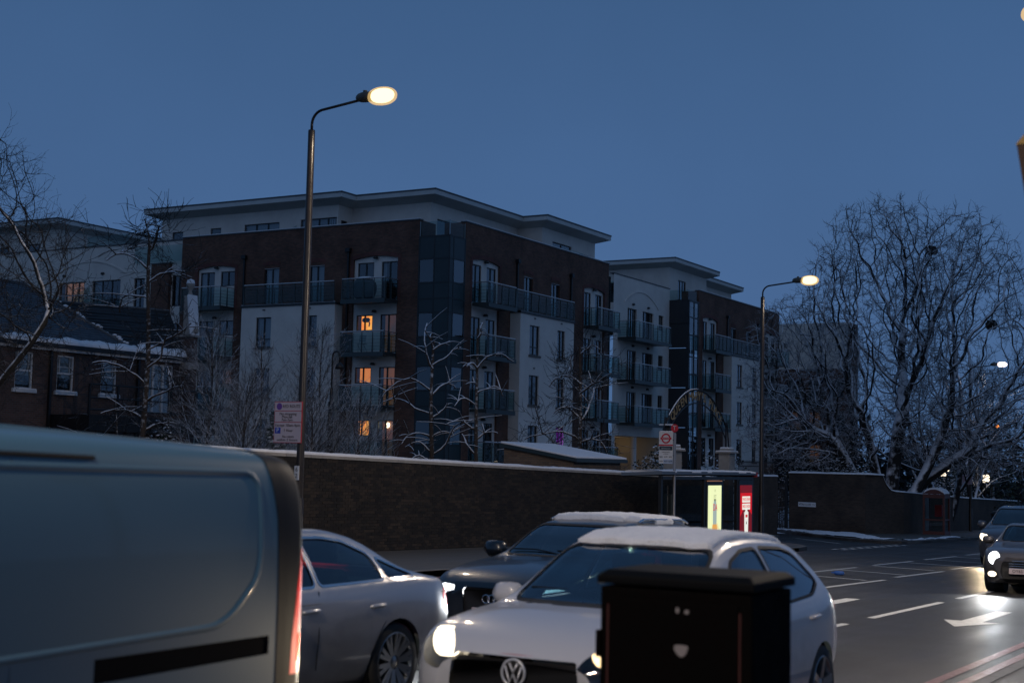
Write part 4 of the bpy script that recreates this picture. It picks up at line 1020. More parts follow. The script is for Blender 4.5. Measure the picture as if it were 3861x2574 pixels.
# ------------------------------------------------------------------ street lamps
pm('lamp_body', (.10, .09, .07), .5)
def spot(loc, aim, power, col, ang, blend=.6, rad=.12, name='lamp_light'):
    l = bpy.data.lights.new(name, 'SPOT'); l.energy = power; l.color = col; l.spot_size = ang; l.spot_blend = blend; l.shadow_soft_size = rad
    o = bpy.data.objects.new(name, l); C.objects.link(o); o.location = loc
    o.rotation_euler = (Vector(aim) - Vector(loc)).to_track_quat('-Z', 'Y').to_euler(); return o
def street_lamp(x, yp, side, label, H=10.0, arm=1.75, lens='lamp_lens', power=220, col=(1.0, .80, .58), sleeve_top=.62):
    t = thing('street_lamp', (x, yp, gz(x)), label, 'street lamp', 'tall street lamps along the road'); z = gz(x); s = side
    part('base', MB().lathe([(.105, 0), (.105, 1.35), (.085, 1.42), (.085, 1.45)], (x, yp, z), 16), 'pole_paint', t, True)
    part('shaft', MB().lathe([(.085, 1.4), (.075, H - sleeve_top - .02), (.07, H - sleeve_top), (.0, H - sleeve_top)], (x, yp, z), 16), 'pole_paint', t, True)
    zt = z + H - .12
    pts = [(x, yp, z + H - sleeve_top)]
    pts += [(x, yp + s * .30 * (1 - math.cos(a)), zt - .38 + .30 * math.sin(a)) for a in np.linspace(0, R(82), 8)]
    pts.append((x, yp + s * (arm - .52), zt + .02))
    part('bracket_arm', MB().tube(pts, .03, 10), 'pole_paint', t, True)
    part('lamp_head', blob((x, yp + s * (arm - .32), zt + .075), (.13, .26, .105), 2, 16, 8, 0), 'lamp_body', t, True)
    part('photocell', MB().lathe([(.045, 0), (.045, .07), (0, .08)], (x, yp + s * (arm - .35), zt + .15), 8), 'lamp_body', t)
    part('lens', blob((x, yp + s * (arm + .10), zt + .06), (.16, .29, .15), 3, 24, 14, 0, .8), lens, t, True)
    if lens == 'lamp_lens': part('halo_shell', blob((x, yp + s * (arm + .10), zt + .05), (.205, .36, .19), 3, 24, 14, 0, .8), 'lamp_halo', t, True)  # added outer shell and enlarged lens stand in for the lamp's halo
    if power:
        lo = spot((x, yp + s * (arm + .1), zt - .10), (x, yp + s * (arm + 1.2), z), power, col, R(176), .25, .15); lo.parent = t; lo.matrix_parent_inverse = Matrix.Translation(-Vector(t.location))
    return t
street_lamp(24.16, 19.1, -1, 'glowing tall street lamp carrying the parking sign at the brick wall', power=420)
street_lamp(51.76, 18.82, -1, 'glowing street lamp beside the bus shelter and the big tree', power=450)
street_lamp(86.8, 18.6, -1, 'distant pinkish street lamp by the phone box', lens='lamp_lens_far', power=160, col=(1, .82, .74))
street_lamp(24.35, 2.35, 1, 'street lamp on the near pavement at the top corner', arm=1.55, power=5000, col=(1.0, .82, .64))
street_lamp(-3.2, 2.35, 1, 'street lamp on the near pavement beside the white car, out of view above', arm=1.75, power=7000, col=(1.0, .82, .66))

# signs on the lamp posts
pm('sign_face', (.60, .50, .52), .5); pm('sign_red', (.42, .03, .05), .5); pm('sign_blue', (.03, .06, .42), .5); pm('sign_purple', (.16, .06, .30), .5)
def disc(mb, c, r, n=20, nx=-1, t=.004):
    mb.prism([(c[0], c[1] - r * math.cos(2 * math.pi * i / n), c[2] + r * math.sin(2 * math.pi * i / n)) for i in range(n)], (0, 0, 0), (-t, 0, 0)); return mb
sg = thing('parking_sign', (24.05, 19.4, 2.1), 'pink white parking restriction sign on the first lamp post', 'sign')
X = 24.02
part('plate', MB().box(X, X + .02, 18.99, 19.735, 2.08, 2.965), 'sign_red', sg)
for z0, z1 in ((2.095, 2.515), (2.53, 2.755), (2.77, 2.95)): part('panel', MB().box(X - .005, X, 19.005, 19.72, z0, z1), 'sign_face', sg)
def st(txt, size, y, z, par=sg, mat='print_black', width=None, x=X - .008): place_text('lettering', txt, size, mat, par, (x, y, z), (0, -1, 0), width=width)
part('symbol', disc(MB(), (X - .005, 19.60, 2.86), .075), 'sign_purple', sg)
st('RED ROUTE', .095, 19.27, 2.86, width=.46); st('No stopping', .085, 19.36, 2.70, width=.46); st('Mon-Sat', .085, 19.38, 2.635); st('7am-7pm', .08, 19.38, 2.57)
st('Except 10am-4pm', .085, 19.36, 2.455, width=.67)
part('symbol', MB().box(X - .009, X - .005, 19.55, 19.70, 2.28, 2.41), 'sign_blue', sg); st('P', .13, 19.625, 2.345, mat='white_paint', x=X - .012)
st('1 Hour', .085, 19.34, 2.345); st('No return', .075, 19.34, 2.215); st('within 2 hours', .075, 19.36, 2.145, width=.56)
part('clip', MB().box(X + .02, X + .14, 19.05, 19.12, 2.7, 2.76), 'black_iron', sg)
np_ = thing('lamp_number_plate', (24.05, 19.1, 1.4), 'small lamp number plate low on the first lamp post', 'sign')
part('plate', MB().box(24.03, 24.045, 19.03, 19.15, 1.30, 1.60), 'white_paint', np_); place_text('lettering', '6', .13, 'print_black', np_, (24.026, 19.09, 1.52), (0, -1, 0)); place_text('lettering', '2', .13, 'print_black', np_, (24.026, 19.09, 1.385), (0, -1, 0))
s3 = thing('parking_sign', (86.6, 18.8, 0), 'small pink restriction sign on the distant lamp post', 'sign')
part('plate', MB().box(86.62, 86.64, 18.45, 19.25, 1.05, 1.62), 'sign_face', s3); part('symbol', disc(MB(), (86.615, 19.1, 1.5), .08), 'sign_purple', s3)
for k, tx in enumerate(('RED ROUTE', 'No stopping', 'Mon-Sat', '7am-7pm')): place_text('lettering', tx, .1, 'sign_red', s3, (86.612, 18.78, 1.5 - k * .12), (0, -1, 0))

# ------------------------------------------------------------------ bus stop and shelter
pm('pole_grey', (.28, .27, .27), .4, metal=.4); pm('flag_white', (.62, .60, .58), .5); pm('flag_red', (.50, .02, .03), .5); pm('flag_dark', (.03, .05, .06), .5); pm('flag_blue', (.36, .42, .52), .5)
bs = thing('bus_stop', (42.75, 18.5, gz(42.75)), 'bus stop pole with round emblem flag and route numbers', 'bus stop')
bxx, by = 42.75, 18.5
part('pole', MB().lathe([(.045, 0), (.045, 3.72), (.0, 3.74)], (bxx, by, gz(bxx)), 14), 'pole_grey', bs, True)
dd = part('stop_letter_disc', disc(MB(), (bxx - .02, by, 2.985), .13), 'flag_red', bs); place_text('lettering', 'T', .2, 'flag_white', bs, (bxx - .03, by, 2.985), (0, -1, 0))
fy0, fy1 = by + .055, by + .545; XF = bxx - .02
part('flag', MB().box(XF, XF + .04, fy0, fy1, 1.84, 2.87), 'flag_white', bs)
part('snow_cap', MB().box(XF - .01, XF + .05, fy0 + .02, fy1 - .03, 2.87, 2.895), 'snow', bs)
rg = MB(); n = 28; cy_, cz_ = (fy0 + fy1) / 2, 2.65
for i in range(n):
    a, b = 2 * math.pi * i / n, 2 * math.pi * (i + 1) / n
    rg.quad(*[(XF - .003, cy_ + r * math.cos(t), cz_ + r * math.sin(t)) for r, t in ((.115, a), (.165, a), (.165, b), (.115, b))])
part('emblem_ring', rg, 'flag_red', bs); part('emblem_bar', MB().box(XF - .007, XF - .003, cy_ - .195, cy_ + .195, cz_ - .033, cz_ + .033), 'flag_red', bs)
place_text('lettering', 'BUS STOP', .058, 'flag_white', bs, (XF - .01, cy_, cz_), (0, -1, 0), width=.25)
part('stripe', MB().box(XF - .003, XF, fy0, fy1, 2.41, 2.455), 'flag_red', bs); part('name_panel', MB().box(XF - .004, XF, fy0 + .015, fy1 - .015, 2.27, 2.395), 'flag_dark', bs)
place_text('lettering', 'Clarence Lane', .055, 'flag_white', bs, (XF - .007, cy_, 2.33), (0, -1, 0)); place_text('lettering', 'towards Putney', .045, 'print_black', bs, (XF - .004, cy_, 2.21), (0, -1, 0)); place_text('lettering', 'or Barnes', .045, 'print_black', bs, (XF - .004, cy_, 2.15), (0, -1, 0))
for r, row in enumerate((('265', '419', '493'), ('969', 'N72', 'N74'))):
    for k, tx in enumerate(row):
        yy = fy1 - .08 - k * .165; z = 2.05 - r * .145
        if r and k: part('route_tile', MB().box(XF - .002, XF, yy - .08, yy + .08, z - .068, z + .068), 'flag_blue', bs)
        place_text('lettering', tx, .075, 'print_black', bs, (XF - .006, yy, z), (0, -1, 0))
for z in (2.1, 2.6): part('clamp', MB().box(XF, XF + .04, by, fy0, z - .02, z + .02), 'black_iron', bs)
part('timetable_case', MB().box(bxx - .03, bxx + .0, by + .06, by + .36, gz(bxx) + 1.0, gz(bxx) + 1.75), 'steel', bs)

pm('shelter_frame', (.02, .021, .024), .4); pm('shelter_roof', (.12, .15, .19), .5)
em('poster_pale', (.86, .92, .50), 1.0); em('poster_red', (.75, .008, .012), .75); em('poster_darkred', (.28, .008, .012), .5); em('poster_white', (.95, .95, .85), .85); em('poster_grey', (.55, .68, .62), .6); em('poster_orange', (.95, .45, .10), .8); em('poster_crimson', (.85, .06, .05), .7); em('poster_olive', (.45, .50, .30), .5)
sh = thing('bus_shelter', (46.5, 18.5, gz(46.5)), 'dark bus shelter with two glowing advertising posters', 'bus shelter')
zg = gz(46.5); SV = 18.55
rf = MB(); rf.prism([(41.6, 18.42, zg + 2.47), (41.6, 19.85, zg + 2.40), (41.6, 19.85, zg + 2.50), (41.6, 18.42, zg + 2.57)], (0, 0, 0), (8.55, 0, 0)); part('roof', rf, 'shelter_roof', sh)
snow_cap([(41.7, 19.1, zg + 2.53), (50.05, 19.1, zg + 2.53)], 1.35, .085, sh, seed=14, res=.2)
part('roof_end', MB().box(50.15, 50.2, 18.40, 19.85, zg + 2.40, zg + 2.57), 'sign_red', sh)
for x in (41.9, 45.5, 47.12, 48.6, 50.12): part('post', MB().box(x - .06, x + .06, SV, SV + .1, zg, zg + 2.42), 'shelter_frame', sh)
for x0, x1 in ((41.96, 45.44), (47.18, 48.54)): part('glass_panel', MB().quad((x0, SV + .05, zg + .25), (x1, SV + .05, zg + .25), (x1, SV + .05, zg + 2.1), (x0, SV + .05, zg + 2.1)), 'shelter_glass', sh)
part('bench', MB().box(42.4, 45.3, SV + .5, SV + .8, zg + .52, zg + .58), 'sign_red', sh)
part('beam', MB().box(41.9, 50.1, SV - .02, SV + .12, zg + 2.3, zg + 2.4), 'shelter_frame', sh)
part('light_strip', MB().box(45.6, 46.9, SV - .07, SV - .025, zg + 2.24, zg + 2.27), 'lit_pale', sh)
def advert(x0, x1, kind):
    c = part('advert_case', MB().box(x0 - .12, x1 + .12, SV - .02, SV + .14, zg + .12, zg + 2.28), 'shelter_frame', sh); Y = SV - .022
    z0, z1 = zg + .22, zg + 2.10; cx_ = (x0 + x1) / 2
    def prt(nm, poly, mat, k=1): return sub(nm, MB().poly([(a, Y - .004 * k, b) for a, b in poly]), mat, c)
    def rect(a0, a1, b0, b1): return [(a0, b0), (a1, b0), (a1, b1), (a0, b1)]
    def tx(t_, s_, x, z, m_, w_=None, k=3):
        me = textmesh(t_, s_, m_, extrude=.001)
        if w_:
            xs = [v.co.x for v in me.vertices]; f = w_ / (max(xs) - min(xs))
            for v in me.vertices: v.co.x *= f
        me.transform(Matrix(((1, 0, 0, x), (0, 0, -1, Y - .004 * k), (0, 1, 0, z), (0, 0, 0, 1)))); sub('lettering', me, m_, c)
    if kind == 'pale':
        prt('poster', rect(x0, x1, z0, z1), 'poster_pale')
        prt('print', rect(cx_ - .17, cx_ + .17, z0 + .55, z0 + 1.22), 'poster_grey', 2)
        prt('print', [(cx_ - .16, z0 + 1.22), (cx_ + .16, z0 + 1.22), (cx_ + .1, z0 + 1.36), (cx_ - .1, z0 + 1.36)], 'poster_grey', 2)
        prt('print', rect(cx_ - .1, cx_ + .1, z0 + 1.36, z0 + 1.42), 'poster_olive', 2)
        prt('print', [(cx_ - .32, z0), (cx_ + .30, z0), (cx_ + .2, z0 + .55), (cx_ - .2, z0 + .55)], 'poster_orange', 2)
        prt('print', [(cx_ + .3, z0), (cx_ + .5, z0), (cx_ + .24, z0 + .62)], 'poster_orange', 3)
        tx('DA', .34, cx_ + .03, z0 + 1.12, 'poster_crimson', .36)
        tx('O', .14, cx_, z1 - .18, 'poster_olive'); tx('EST', .16, cx_, z1 - .38, 'poster_olive'); tx('TOP', .12, cx_, z1 - .52, 'poster_olive')
    else:
        prt('poster', rect(x0, x1, z0, z1), 'poster_red')
        prt('print', rect(x0, x1, z1 - .28, z1), 'poster_darkred', 2)
        prt('print', [(x0, z0), (x1, z0), (x1, z0 + .8), (cx_ + .25, z0 + 1.0), (cx_ - .3, z0 + 1.0), (x0, z0 + .75)], 'poster_darkred', 2)
        prt('print', rect(cx_ - .4, cx_ + .4, z1 - .62, z1 - .40), 'poster_white', 2); prt('print', rect(cx_ - .4, cx_ + .4, z1 - .88, z1 - .66), 'poster_white', 2)
        tx('WHOLE BEAN', .17, cx_, z1 - .51, 'poster_red', .74); tx('WHOLE FLAVOUR', .17, cx_, z1 - .77, 'poster_red', .74)
        tx('COLD BREW', .1, cx_, z1 - 1.0, 'poster_white', .46)
        prt('print', [(cx_ - .18, z0 + .18), (cx_ + .18, z0 + .18), (cx_ + .2, z0 + .85), (cx_, z0 + 1.1), (cx_ - .2, z0 + .85)], 'poster_white', 4)
        prt('print', rect(cx_ - .1, cx_ + .12, z0 + .72, z0 + .82), 'poster_crimson', 5); prt('print', [(cx_ - .04, z0 + .45), (cx_ + .05, z0 + .5), (cx_ - .02, z0 + .62)], 'print_black', 5)
advert(45.72, 46.94, 'pale'); advert(48.78, 49.96, 'red')

# ------------------------------------------------------------------ phone box, litter bin
pm('kiosk', (.10, .03, .025), .5)
pb = thing('phone_box', (74.6, 17.6, gz(74.6)), 'glazed phone box with curved snow topped roof by the low wall', 'phone box')
x0, x1, y0, y1, zb = 73.9, 75.0, 17.15, 18.15, gz(74.5) + .12
for x in (x0, x1):
    for y in (y0, y1): part('corner_post', MB().box(x - .05, x + .05, y - .05, y + .05, zb, zb + 2.05), 'kiosk', pb)
for z0, z1 in ((0, .18), (1.86, 2.05), (.72, .80)):
    part('band', MB().box(x0 - .04, x0 + .03, y0 + .05, y1 - .05, zb + z0, zb + z1), 'kiosk', pb); part('band', MB().box(x0 + .05, x1 - .05, y0 - .04, y0 + .03, zb + z0, zb + z1), 'kiosk', pb)
part('glass_panel', MB().quad((x0, y0, zb + .18), (x0, y1, zb + .18), (x0, y1, zb + 1.86), (x0, y0, zb + 1.86)), 'shelter_glass', pb); part('glass_panel', MB().quad((x0, y0, zb + .18), (x1, y0, zb + .18), (x1, y0, zb + 1.86), (x0, y0, zb + 1.86)), 'shelter_glass', pb)
part('back_panel', MB().box(x0 + .05, x1, y1 - .02, y1 + .02, zb + .18, zb + 1.86), 'pole_grey', pb); part('telephone', MB().box(x1 - .3, x1 - .06, y0 + .3, y0 + .65, zb + .9, zb + 1.5), 'sign_red', pb)
dm = MB(); dm.prism([(x0 - .06, y0 - .06 + (y1 - y0 + .12) * i / 10, zb + 2.05 + .22 * (1 - (2 * i / 10 - 1) ** 2) + .02) for i in range(11)], (0, 0, 0), (x1 - x0 + .12, 0, 0)); part('roof', dm, 'kiosk', pb)
dm = MB(); a_ = [(x0 - .05, y0 - .04 + (y1 - y0 + .08) * i / 10, zb + 2.08 + .22 * (1 - (2 * i / 10 - 1) ** 2)) for i in range(11)]; dm.prism(a_ + [(p[0], p[1], p[2] + .09) for p in a_[9:0:-1]], (0, 0, 0), (x1 - x0 + .1, 0, 0)); part('snow_cap', dm, 'snow', pb)
bn = thing('litter_bin', (84.3, 17.0, gz(84.3)), 'dark round litter bin beside the distant lamp post', 'bin')
part('body', MB().lathe([(.3, 0), (.32, .05), (.32, 1.0), (.3, 1.02)], (84.3, 16.6, gz(84.3) + .12), 18), 'black_iron', bn, True); part('lid', MB().lathe([(.36, 1.05), (.36, 1.12), (.2, 1.25), (0, 1.28)], (84.3, 16.6, gz(84.3) + .12), 18), 'black_iron', bn, True)
for k in range(4):
    a = k * math.pi / 2 + .4; part('lid_post', MB().tube([(84.3 + .28 * math.cos(a), 16.6 + .28 * math.sin(a), gz(84.3) + 1.1), (84.3 + .28 * math.cos(a), 16.6 + .28 * math.sin(a), gz(84.3) + 1.2)], .02, 5), 'black_iron', bn)
bt = thing('plastic_bottle', (33.18, 10.13, gz(33.2)), 'crushed blue plastic bottle on the road hatching', 'bottle')
pm('bottle_blue', (.05, .14, .45), .25); part('body', blob((33.18, 10.13, gz(33.2) + .05), (.05, .13, .05), 8), 'bottle_blue', bt, True); part('neck', MB().tube([(33.18, 10.25, gz(33.2) + .05), (33.18, 10.31, gz(33.2) + .05)], .018, 8), 'bottle_blue', bt)

# ------------------------------------------------------------------ roadside cabinet close to the camera
pm('cabinet_paint', (.0016, .0014, .0014), .8, spec=.05, col2=(.0028, .002, .0018), nscale=7, rvar=.12, bump=.15, bscale=25); pm('cabinet_lid', (.002, .0023, .003), .7, spec=.1, col2=(.0016, .002, .0024), nscale=6); pm('paint_red', (.05, .008, .006), .7); pm('paper', (.22, .20, .20), .9)
cb = thing('roadside_cabinet', (6.2, 2.6, gz(6.2) + .12), 'black roadside cabinet with torn white sticker before the white car', 'cabinet')
cx0, cx1, cy0, cy1, cz0, cz1 = 5.92, 6.44, 2.19, 2.92, gz(6.2) + .12, 1.235
part('body', MB().box(cx0, cx1, cy0, cy1, cz0, cz1), 'cabinet_paint', cb, bevel=.012)
ld = MB(); o_ = .014
ld.v = [(cx0 - o_, cy0 - o_, cz1 + .012), (cx1 + o_, cy0 - o_, cz1 + .012), (cx1 + o_, cy1 + o_, cz1 + .012), (cx0 - o_, cy1 + o_, cz1 + .012), (cx0 - o_, cy0 - o_, cz1 + .05), (cx1 + o_, cy0 - o_, cz1 + .05), (cx1 + o_, cy1 + o_, cz1 + .05), (cx0 - o_, cy1 + o_, cz1 + .05), (cx0 + .03, cy0 + .02, cz1 + .075), (cx1 - .02, cy0 + .02, cz1 + .075), (cx1 - .02, cy1 - .02, cz1 + .075), (cx0 + .03, cy1 - .02, cz1 + .075)]
ld.f = [(0, 3, 2, 1)] + [(a, (a + 1) % 4, (a + 1) % 4 + 4, a + 4) for a in range(4)] + [(a + 4, (a + 1) % 4 + 4, (a + 1) % 4 + 8, a + 8) for a in range(4)] + [(8, 9, 10, 11)]
part('lid', ld, 'cabinet_lid', cb, bevel=.008)
part('door', MB().box(cx0 - .008, cx0 + .002, cy0 + .06, cy1 - .05, cz0 + .08, cz1 - .05), 'cabinet_paint', cb, bevel=.004)
for y in (cy1 - .045, cy0 + .05): part('worn_edge', MB().box(cx0 - .004, cx0 - .001, y, y + .008, cz1 - .62, cz1 - .08), 'paint_red', cb)
hg = MB(); hg.box(cx0 - .02, cx0 + .03, cy1 - .012, cy1 + .012, cz1 - .32, cz1 - .20); part('hinge', hg, 'cabinet_paint', cb)
def scrap(c, r, seed, n=12, sq=.7):
    q = random.Random(seed); mb = MB(); mb.poly([(cx0 - .0105, c[0] + r * math.cos(t) * q.uniform(.85, 1.1), c[1] + r * sq * math.sin(t) * q.uniform(.85, 1.1)) for t in np.linspace(0, 2 * math.pi, n, endpoint=False)]); return mb
sk = MB(); pts_ = [(-.034, .020), (-.030, .027), (-.012, .030), (.012, .030), (.030, .027), (.034, .020), (.032, .005), (.018, -.012), (.004, -.022), (-.008, -.022), (-.022, -.010)]
sk.poly([(cx0 - .0105, cy0 + .325 + a * 1.0, cz1 - .265 + b * 1.0) for a, b in pts_]); part('sticker', sk, 'paper', cb)
part('sticker', scrap((cy0 + .345, cz1 - .085), .009, 3, sq=1.5), 'paper', cb); part('sticker', scrap((cy0 + .30, cz1 - .09), .011, 5, sq=.9), 'paper', cb)

# the brown lantern-like box on a post at the right edge
pm('brown_wood', (.05, .022, .010), .6, col2=(.03, .014, .008), nscale=8); pm('cap_lit', (.30, .19, .05), .5)
hs = thing('hanging_sign_box', (7.9, 1.2, gz(7.9)), 'tapered brown box sign on a post cut by the right picture edge', 'sign')
def frust(mb, x, y, z0, z1, h0, h1):
    mb.v = [(x - h0, y - h0, z0), (x + h0, y - h0, z0), (x + h0, y + h0, z0), (x - h0, y + h0, z0), (x - h1, y - h1, z1), (x + h1, y - h1, z1), (x + h1, y + h1, z1), (x - h1, y + h1, z1)]
    mb.f = [(0, 3, 2, 1), (4, 5, 6, 7), (0, 1, 5, 4), (1, 2, 6, 5), (2, 3, 7, 6), (3, 0, 4, 7)]; return mb
part('box', frust(MB(), 7.93, 1.245, 3.20, 3.52, .13, .17), 'brown_wood', hs); part('cap', frust(MB(), 7.93, 1.245, 3.523, 3.61, .175, .12), 'cap_lit', hs)  # golden cap colour carries the light falling on the box top
part('post', MB().lathe([(.05, gz(7.9) + .12), (.045, 3.2)], (7.93, 1.245, 0), 12), 'black_iron', hs, True)

# ------------------------------------------------------------------ brick shed behind the wall
sd = thing('brick_shed', (42.3, 22, gz(44)), 'small brick shed with sloping snow covered roof behind the wall', 'shed')
SX0, SX1, SY0, SY1 = 42.4, 46.0, 22.0, 24.7
m_ = MB(); zf, zk = 1.84, 2.27
m_.poly([(SX0, SY0, -1.2), (SX0, SY1, -1.2), (SX0, SY1, zk), (SX0, SY0, zf)]); m_.quad((SX0, SY0, -1.2), (SX1, SY0, -1.2), (SX1, SY0, zf), (SX0, SY0, zf)); m_.poly([(SX1, SY0, -1.2), (SX1, SY1, -1.2), (SX1, SY1, zk), (SX1, SY0, zf)]); m_.quad((SX0, SY1, -1.2), (SX1, SY1, -1.2), (SX1, SY1, zk), (SX0, SY1, zk))
part('wall', m_, 'brick_shed', sd)
def slope(x0, x1, o0, o1, t0, t1):
    mb = MB(); sl_ = (zk - zf) / (SY1 - SY0); a, b = SY0 - o0, SY1 + o1
    mb.prism([(x0, a, zf - sl_ * o0 + t0), (x0, b, zk + sl_ * o1 + t0), (x0, b, zk + sl_ * o1 + t1), (x0, a, zf - sl_ * o0 + t1)], (0, 0, 0), (x1 - x0, 0, 0)); return mb
part('roof', slope(SX0 - .15, SX1 + .2, .2, .1, .01, .13), 'cladding', sd); part('snow_cap', slope(SX0 - .13, SX1 + .18, .18, .08, .132, .20), 'snow', sd, bevel=.03)

# ------------------------------------------------------------------ slate roofed house
HV = 40.0
hs_ = thing('brick_house', (38, HV, gz(38)), 'dark brick house with slate roof and white sash windows', 'house')
FH = Fac('V', HV); wu = [(34.46, 35.27), (36.36, 37.17), (38.5, 39.3), (32.4, 33.2)]
zh0, zh1 = 3.96, 5.28
ops = [(a, b, zh0, zh1, 0) for a, b in wu] + [(40.75, 42.35, 3.35, 5.3, 0)]
part('wall', wall_holes(FH, 22, 43.0, -1.4, 5.62, ops), 'brick_house', hs_)
part('side_wall', MB().quad((43.0, HV, -1.4), (43.0, HV + 9, -1.4), (43.0, HV + 9, 7.8), (43.0, HV, 5.62)), 'brick_house', hs_)
def sash(a0, a1, z0, z1):
    mb = MB(); f = .06
    for x in (a0, a1 - f): FH.box(mb, x, x + f, z0, z1, .05, .12)
    for z in (z0, z1 - f, (z0 + z1) / 2 - f / 2): FH.box(mb, a0 + f, a1 - f, z, z + f, .05, .12)
    w_ = part('sash_window', mb, 'pvc', hs_)
    for a, b in ((z0 + f, (z0 + z1) / 2 - f / 2), ((z0 + z1) / 2 + f / 2, z1 - f)):
        sub('pane', MB().quad(FH.P(a0 + f, a, .1), FH.P(a1 - f, a, .1), FH.P(a1 - f, b, .1), FH.P(a0 + f, b, .1)), 'pane', w_)
    for x in (a0 + f + .09, a1 - f - .11): sub('glazing_bar', FH.box(MB(), x, x + .02, (z0 + z1) / 2 + f / 2, z1 - f, .06, .1), 'pvc', w_)
    sub('glazing_bar', FH.box(MB(), a0 + f, a1 - f, (z0 + z1) / 2 + .22, (z0 + z1) / 2 + .24, .062, .098), 'pvc', w_)
    r = MB(); r.quad(FH.P(a0, z0, .5), FH.P(a1, z0, .5), FH.P(a1, z1, .5), FH.P(a0, z1, .5))
    for p, q in (((a0, z0), (a1, z0)), ((a1, z0), (a1, z1)), ((a1, z1), (a0, z1)), ((a0, z1), (a0, z0))): r.quad(FH.P(*p, .125), FH.P(*q, .125), FH.P(*q, .5), FH.P(*p, .5))
    sub('room', r, 'interior_dark', w_)
    sub('blind', MB().quad(FH.P(a0, z0 + .5, .2), FH.P(a1, z0 + .5, .2), FH.P(a1, z1, .2), FH.P(a0, z1, .2)), 'curtain', w_)
    part('sill', FH.box(MB(), a0 - .12, a1 + .12, z0 - .12, z0, -.1, .06), 'pvc', hs_)
    part('snow_line', FH.box(MB(), a0 - .1, a1 + .1, z0, z0 + .03, -.09, -.01), 'snow', hs_)
for a, b in wu: sash(a, b, zh0, zh1)
window(FH, 40.75, 42.35, 3.35, 5.3, hs_, d=.06, n=3, state='curtain', fw=.07, door=True)
for ch in hs_.children:
    if ch.name.startswith('balcony_door'): ch.data.materials[0] = MATS['pvc']
part('gutter', FH.box(MB(), 21.8, 42.75, 5.50, 5.62, -.32, -.2), 'black_iron', hs_); part('fascia_board', FH.box(MB(), 21.8, 42.7, 5.40, 5.60, -.195, -.004), 'pvc', hs_)
for x in (36.0, 40.35): part('downpipe', FH.box(MB(), x - .05, x + .05, -1.4, 5.4, -.12, -.02), 'black_iron', hs_)
# main roof slope: rows of slates, each row lapping the one below
E0, E1 = Vector((0, HV - .3, 5.62)), Vector((0, 43.7, 8.2)); nr_ = 26; q = random.Random(4)
sm = MB(); sw = .3
for r in range(nr_):
    t0, t1 = r / nr_, (r + 1.35) / nr_; a, b = E0.lerp(E1, t0), E0.lerp(E1, min(1, t1)); xr = 40.0 - 2.2 * t0
    x = 22 + (r % 2) * sw / 2
    while x < xr:
        xe = min(x + sw - .008, xr); dz = q.uniform(0, .012)
        sm.quad((x, a.y, a.z + .035 + dz), (xe, a.y, a.z + .035 + dz), (xe, b.y, b.z + .005), (x, b.y, b.z + .005)); sm.quad((x, a.y, a.z), (xe, a.y, a.z), (xe, a.y, a.z + .035 + dz), (x, a.y, a.z + .035 + dz)); x += sw
tag(part('slates', sm, 'slate', hs_), kind='stuff')
rb_ = MB(); rb_.quad((22, E0.y, E0.z - .02), (40.0, E0.y, E0.z - .02), (37.8, E1.y, E1.z - .02), (22, E1.y, E1.z - .02)); rb_.quad((40.0, E0.y, E0.z), (37.8, E1.y, E1.z), (37.8, 47.7, E0.z), (40, 47.7, E0.z)); part('roof', rb_, 'slate_dark', hs_)
part('ridge', MB().tube([(22, 43.7, 8.22), (37.8, 43.7, 8.22), (40.0, HV - .25, 5.68)], .07, 6), 'lead', hs_)
# steep slate hung part at the right with its own rows, shade put into its colour
sm = MB(); nr_ = 15; HB, HT, QB, QT = Vector((40.0, HV - .3, 5.63)), Vector((38.35, 42.70, 7.56)), Vector((42.72, HV - .3, 5.63)), Vector((42.72, 40.75, 7.56))
def bil(a, t): return HB.lerp(HT, t).lerp(QB.lerp(QT, t), a)
for r in range(nr_):
    t0, t1 = r / nr_, min(1, (r + 1.2) / nr_); k = 12
    for c in range(k):
        a0, a1 = (c + (r % 2) * .5) / k, min(1, (c + .95 + (r % 2) * .5) / k)
        if a0 >= 1: continue
        up = Vector((0, -.012, .03 + q.uniform(0, .012))); sm.quad(bil(a0, t0) + up, bil(a1, t0) + up, bil(a1, t1), bil(a0, t1))
tag(part('slates', sm, 'slate_dark', hs_), kind='stuff')
pb_ = MB()
for i in range(6):
    t0, t1 = i / 6, (i + 1) / 6; pb_.quad(bil(0, t0), bil(1, t0), bil(1, t1), bil(0, t1))
pb_.quad(HT, QT, QT + Vector((0, 6, 0)), HT + Vector((0, 4, 0))); part('roof', pb_, 'slate_dark', hs_)
part('ridge', MB().tube([HT, QT], .06, 6), 'lead', hs_)
def eave_snow(x0, x1, y0, z0, dy, dz, wmin, wmax, seed, n=90):
    mb = MB()
    for i in range(n + 1):
        x = x0 + (x1 - x0) * i / n; w_ = wmin + (wmax - wmin) * max(0, min(1, .42 + .55 * fbm(i * .16, seed, 1.0, seed) + .12 * fbm(i * .9, seed, 1.3, seed)))
        mb.v += [(x, y0 - .02, z0 + .02), (x, y0 - .02, z0 + .10), (x, y0 + dy * w_ * .8, z0 + dz * w_ * .8 + .10), (x, y0 + dy * w_, z0 + dz * w_ + .02)]
        if i:
            k = 4 * i
            for j in range(3): mb.f.append((k - 4 + j, k + j, k + j + 1, k - 3 + j))
    return mb
l_ = math.hypot(4.0, 2.58); part('eaves_snow', eave_snow(22, 40.2, HV - .31, 5.63, 4.0 / l_, 2.58 / l_, .1, .75, 3, 160), 'snow', hs_, True); part('eaves_snow', eave_snow(40.1, 42.7, HV - .31, 5.63, .45, .9, .25, .5, 6, 30), 'snow', hs_, True)
hv = MB(); q = random.Random(9)
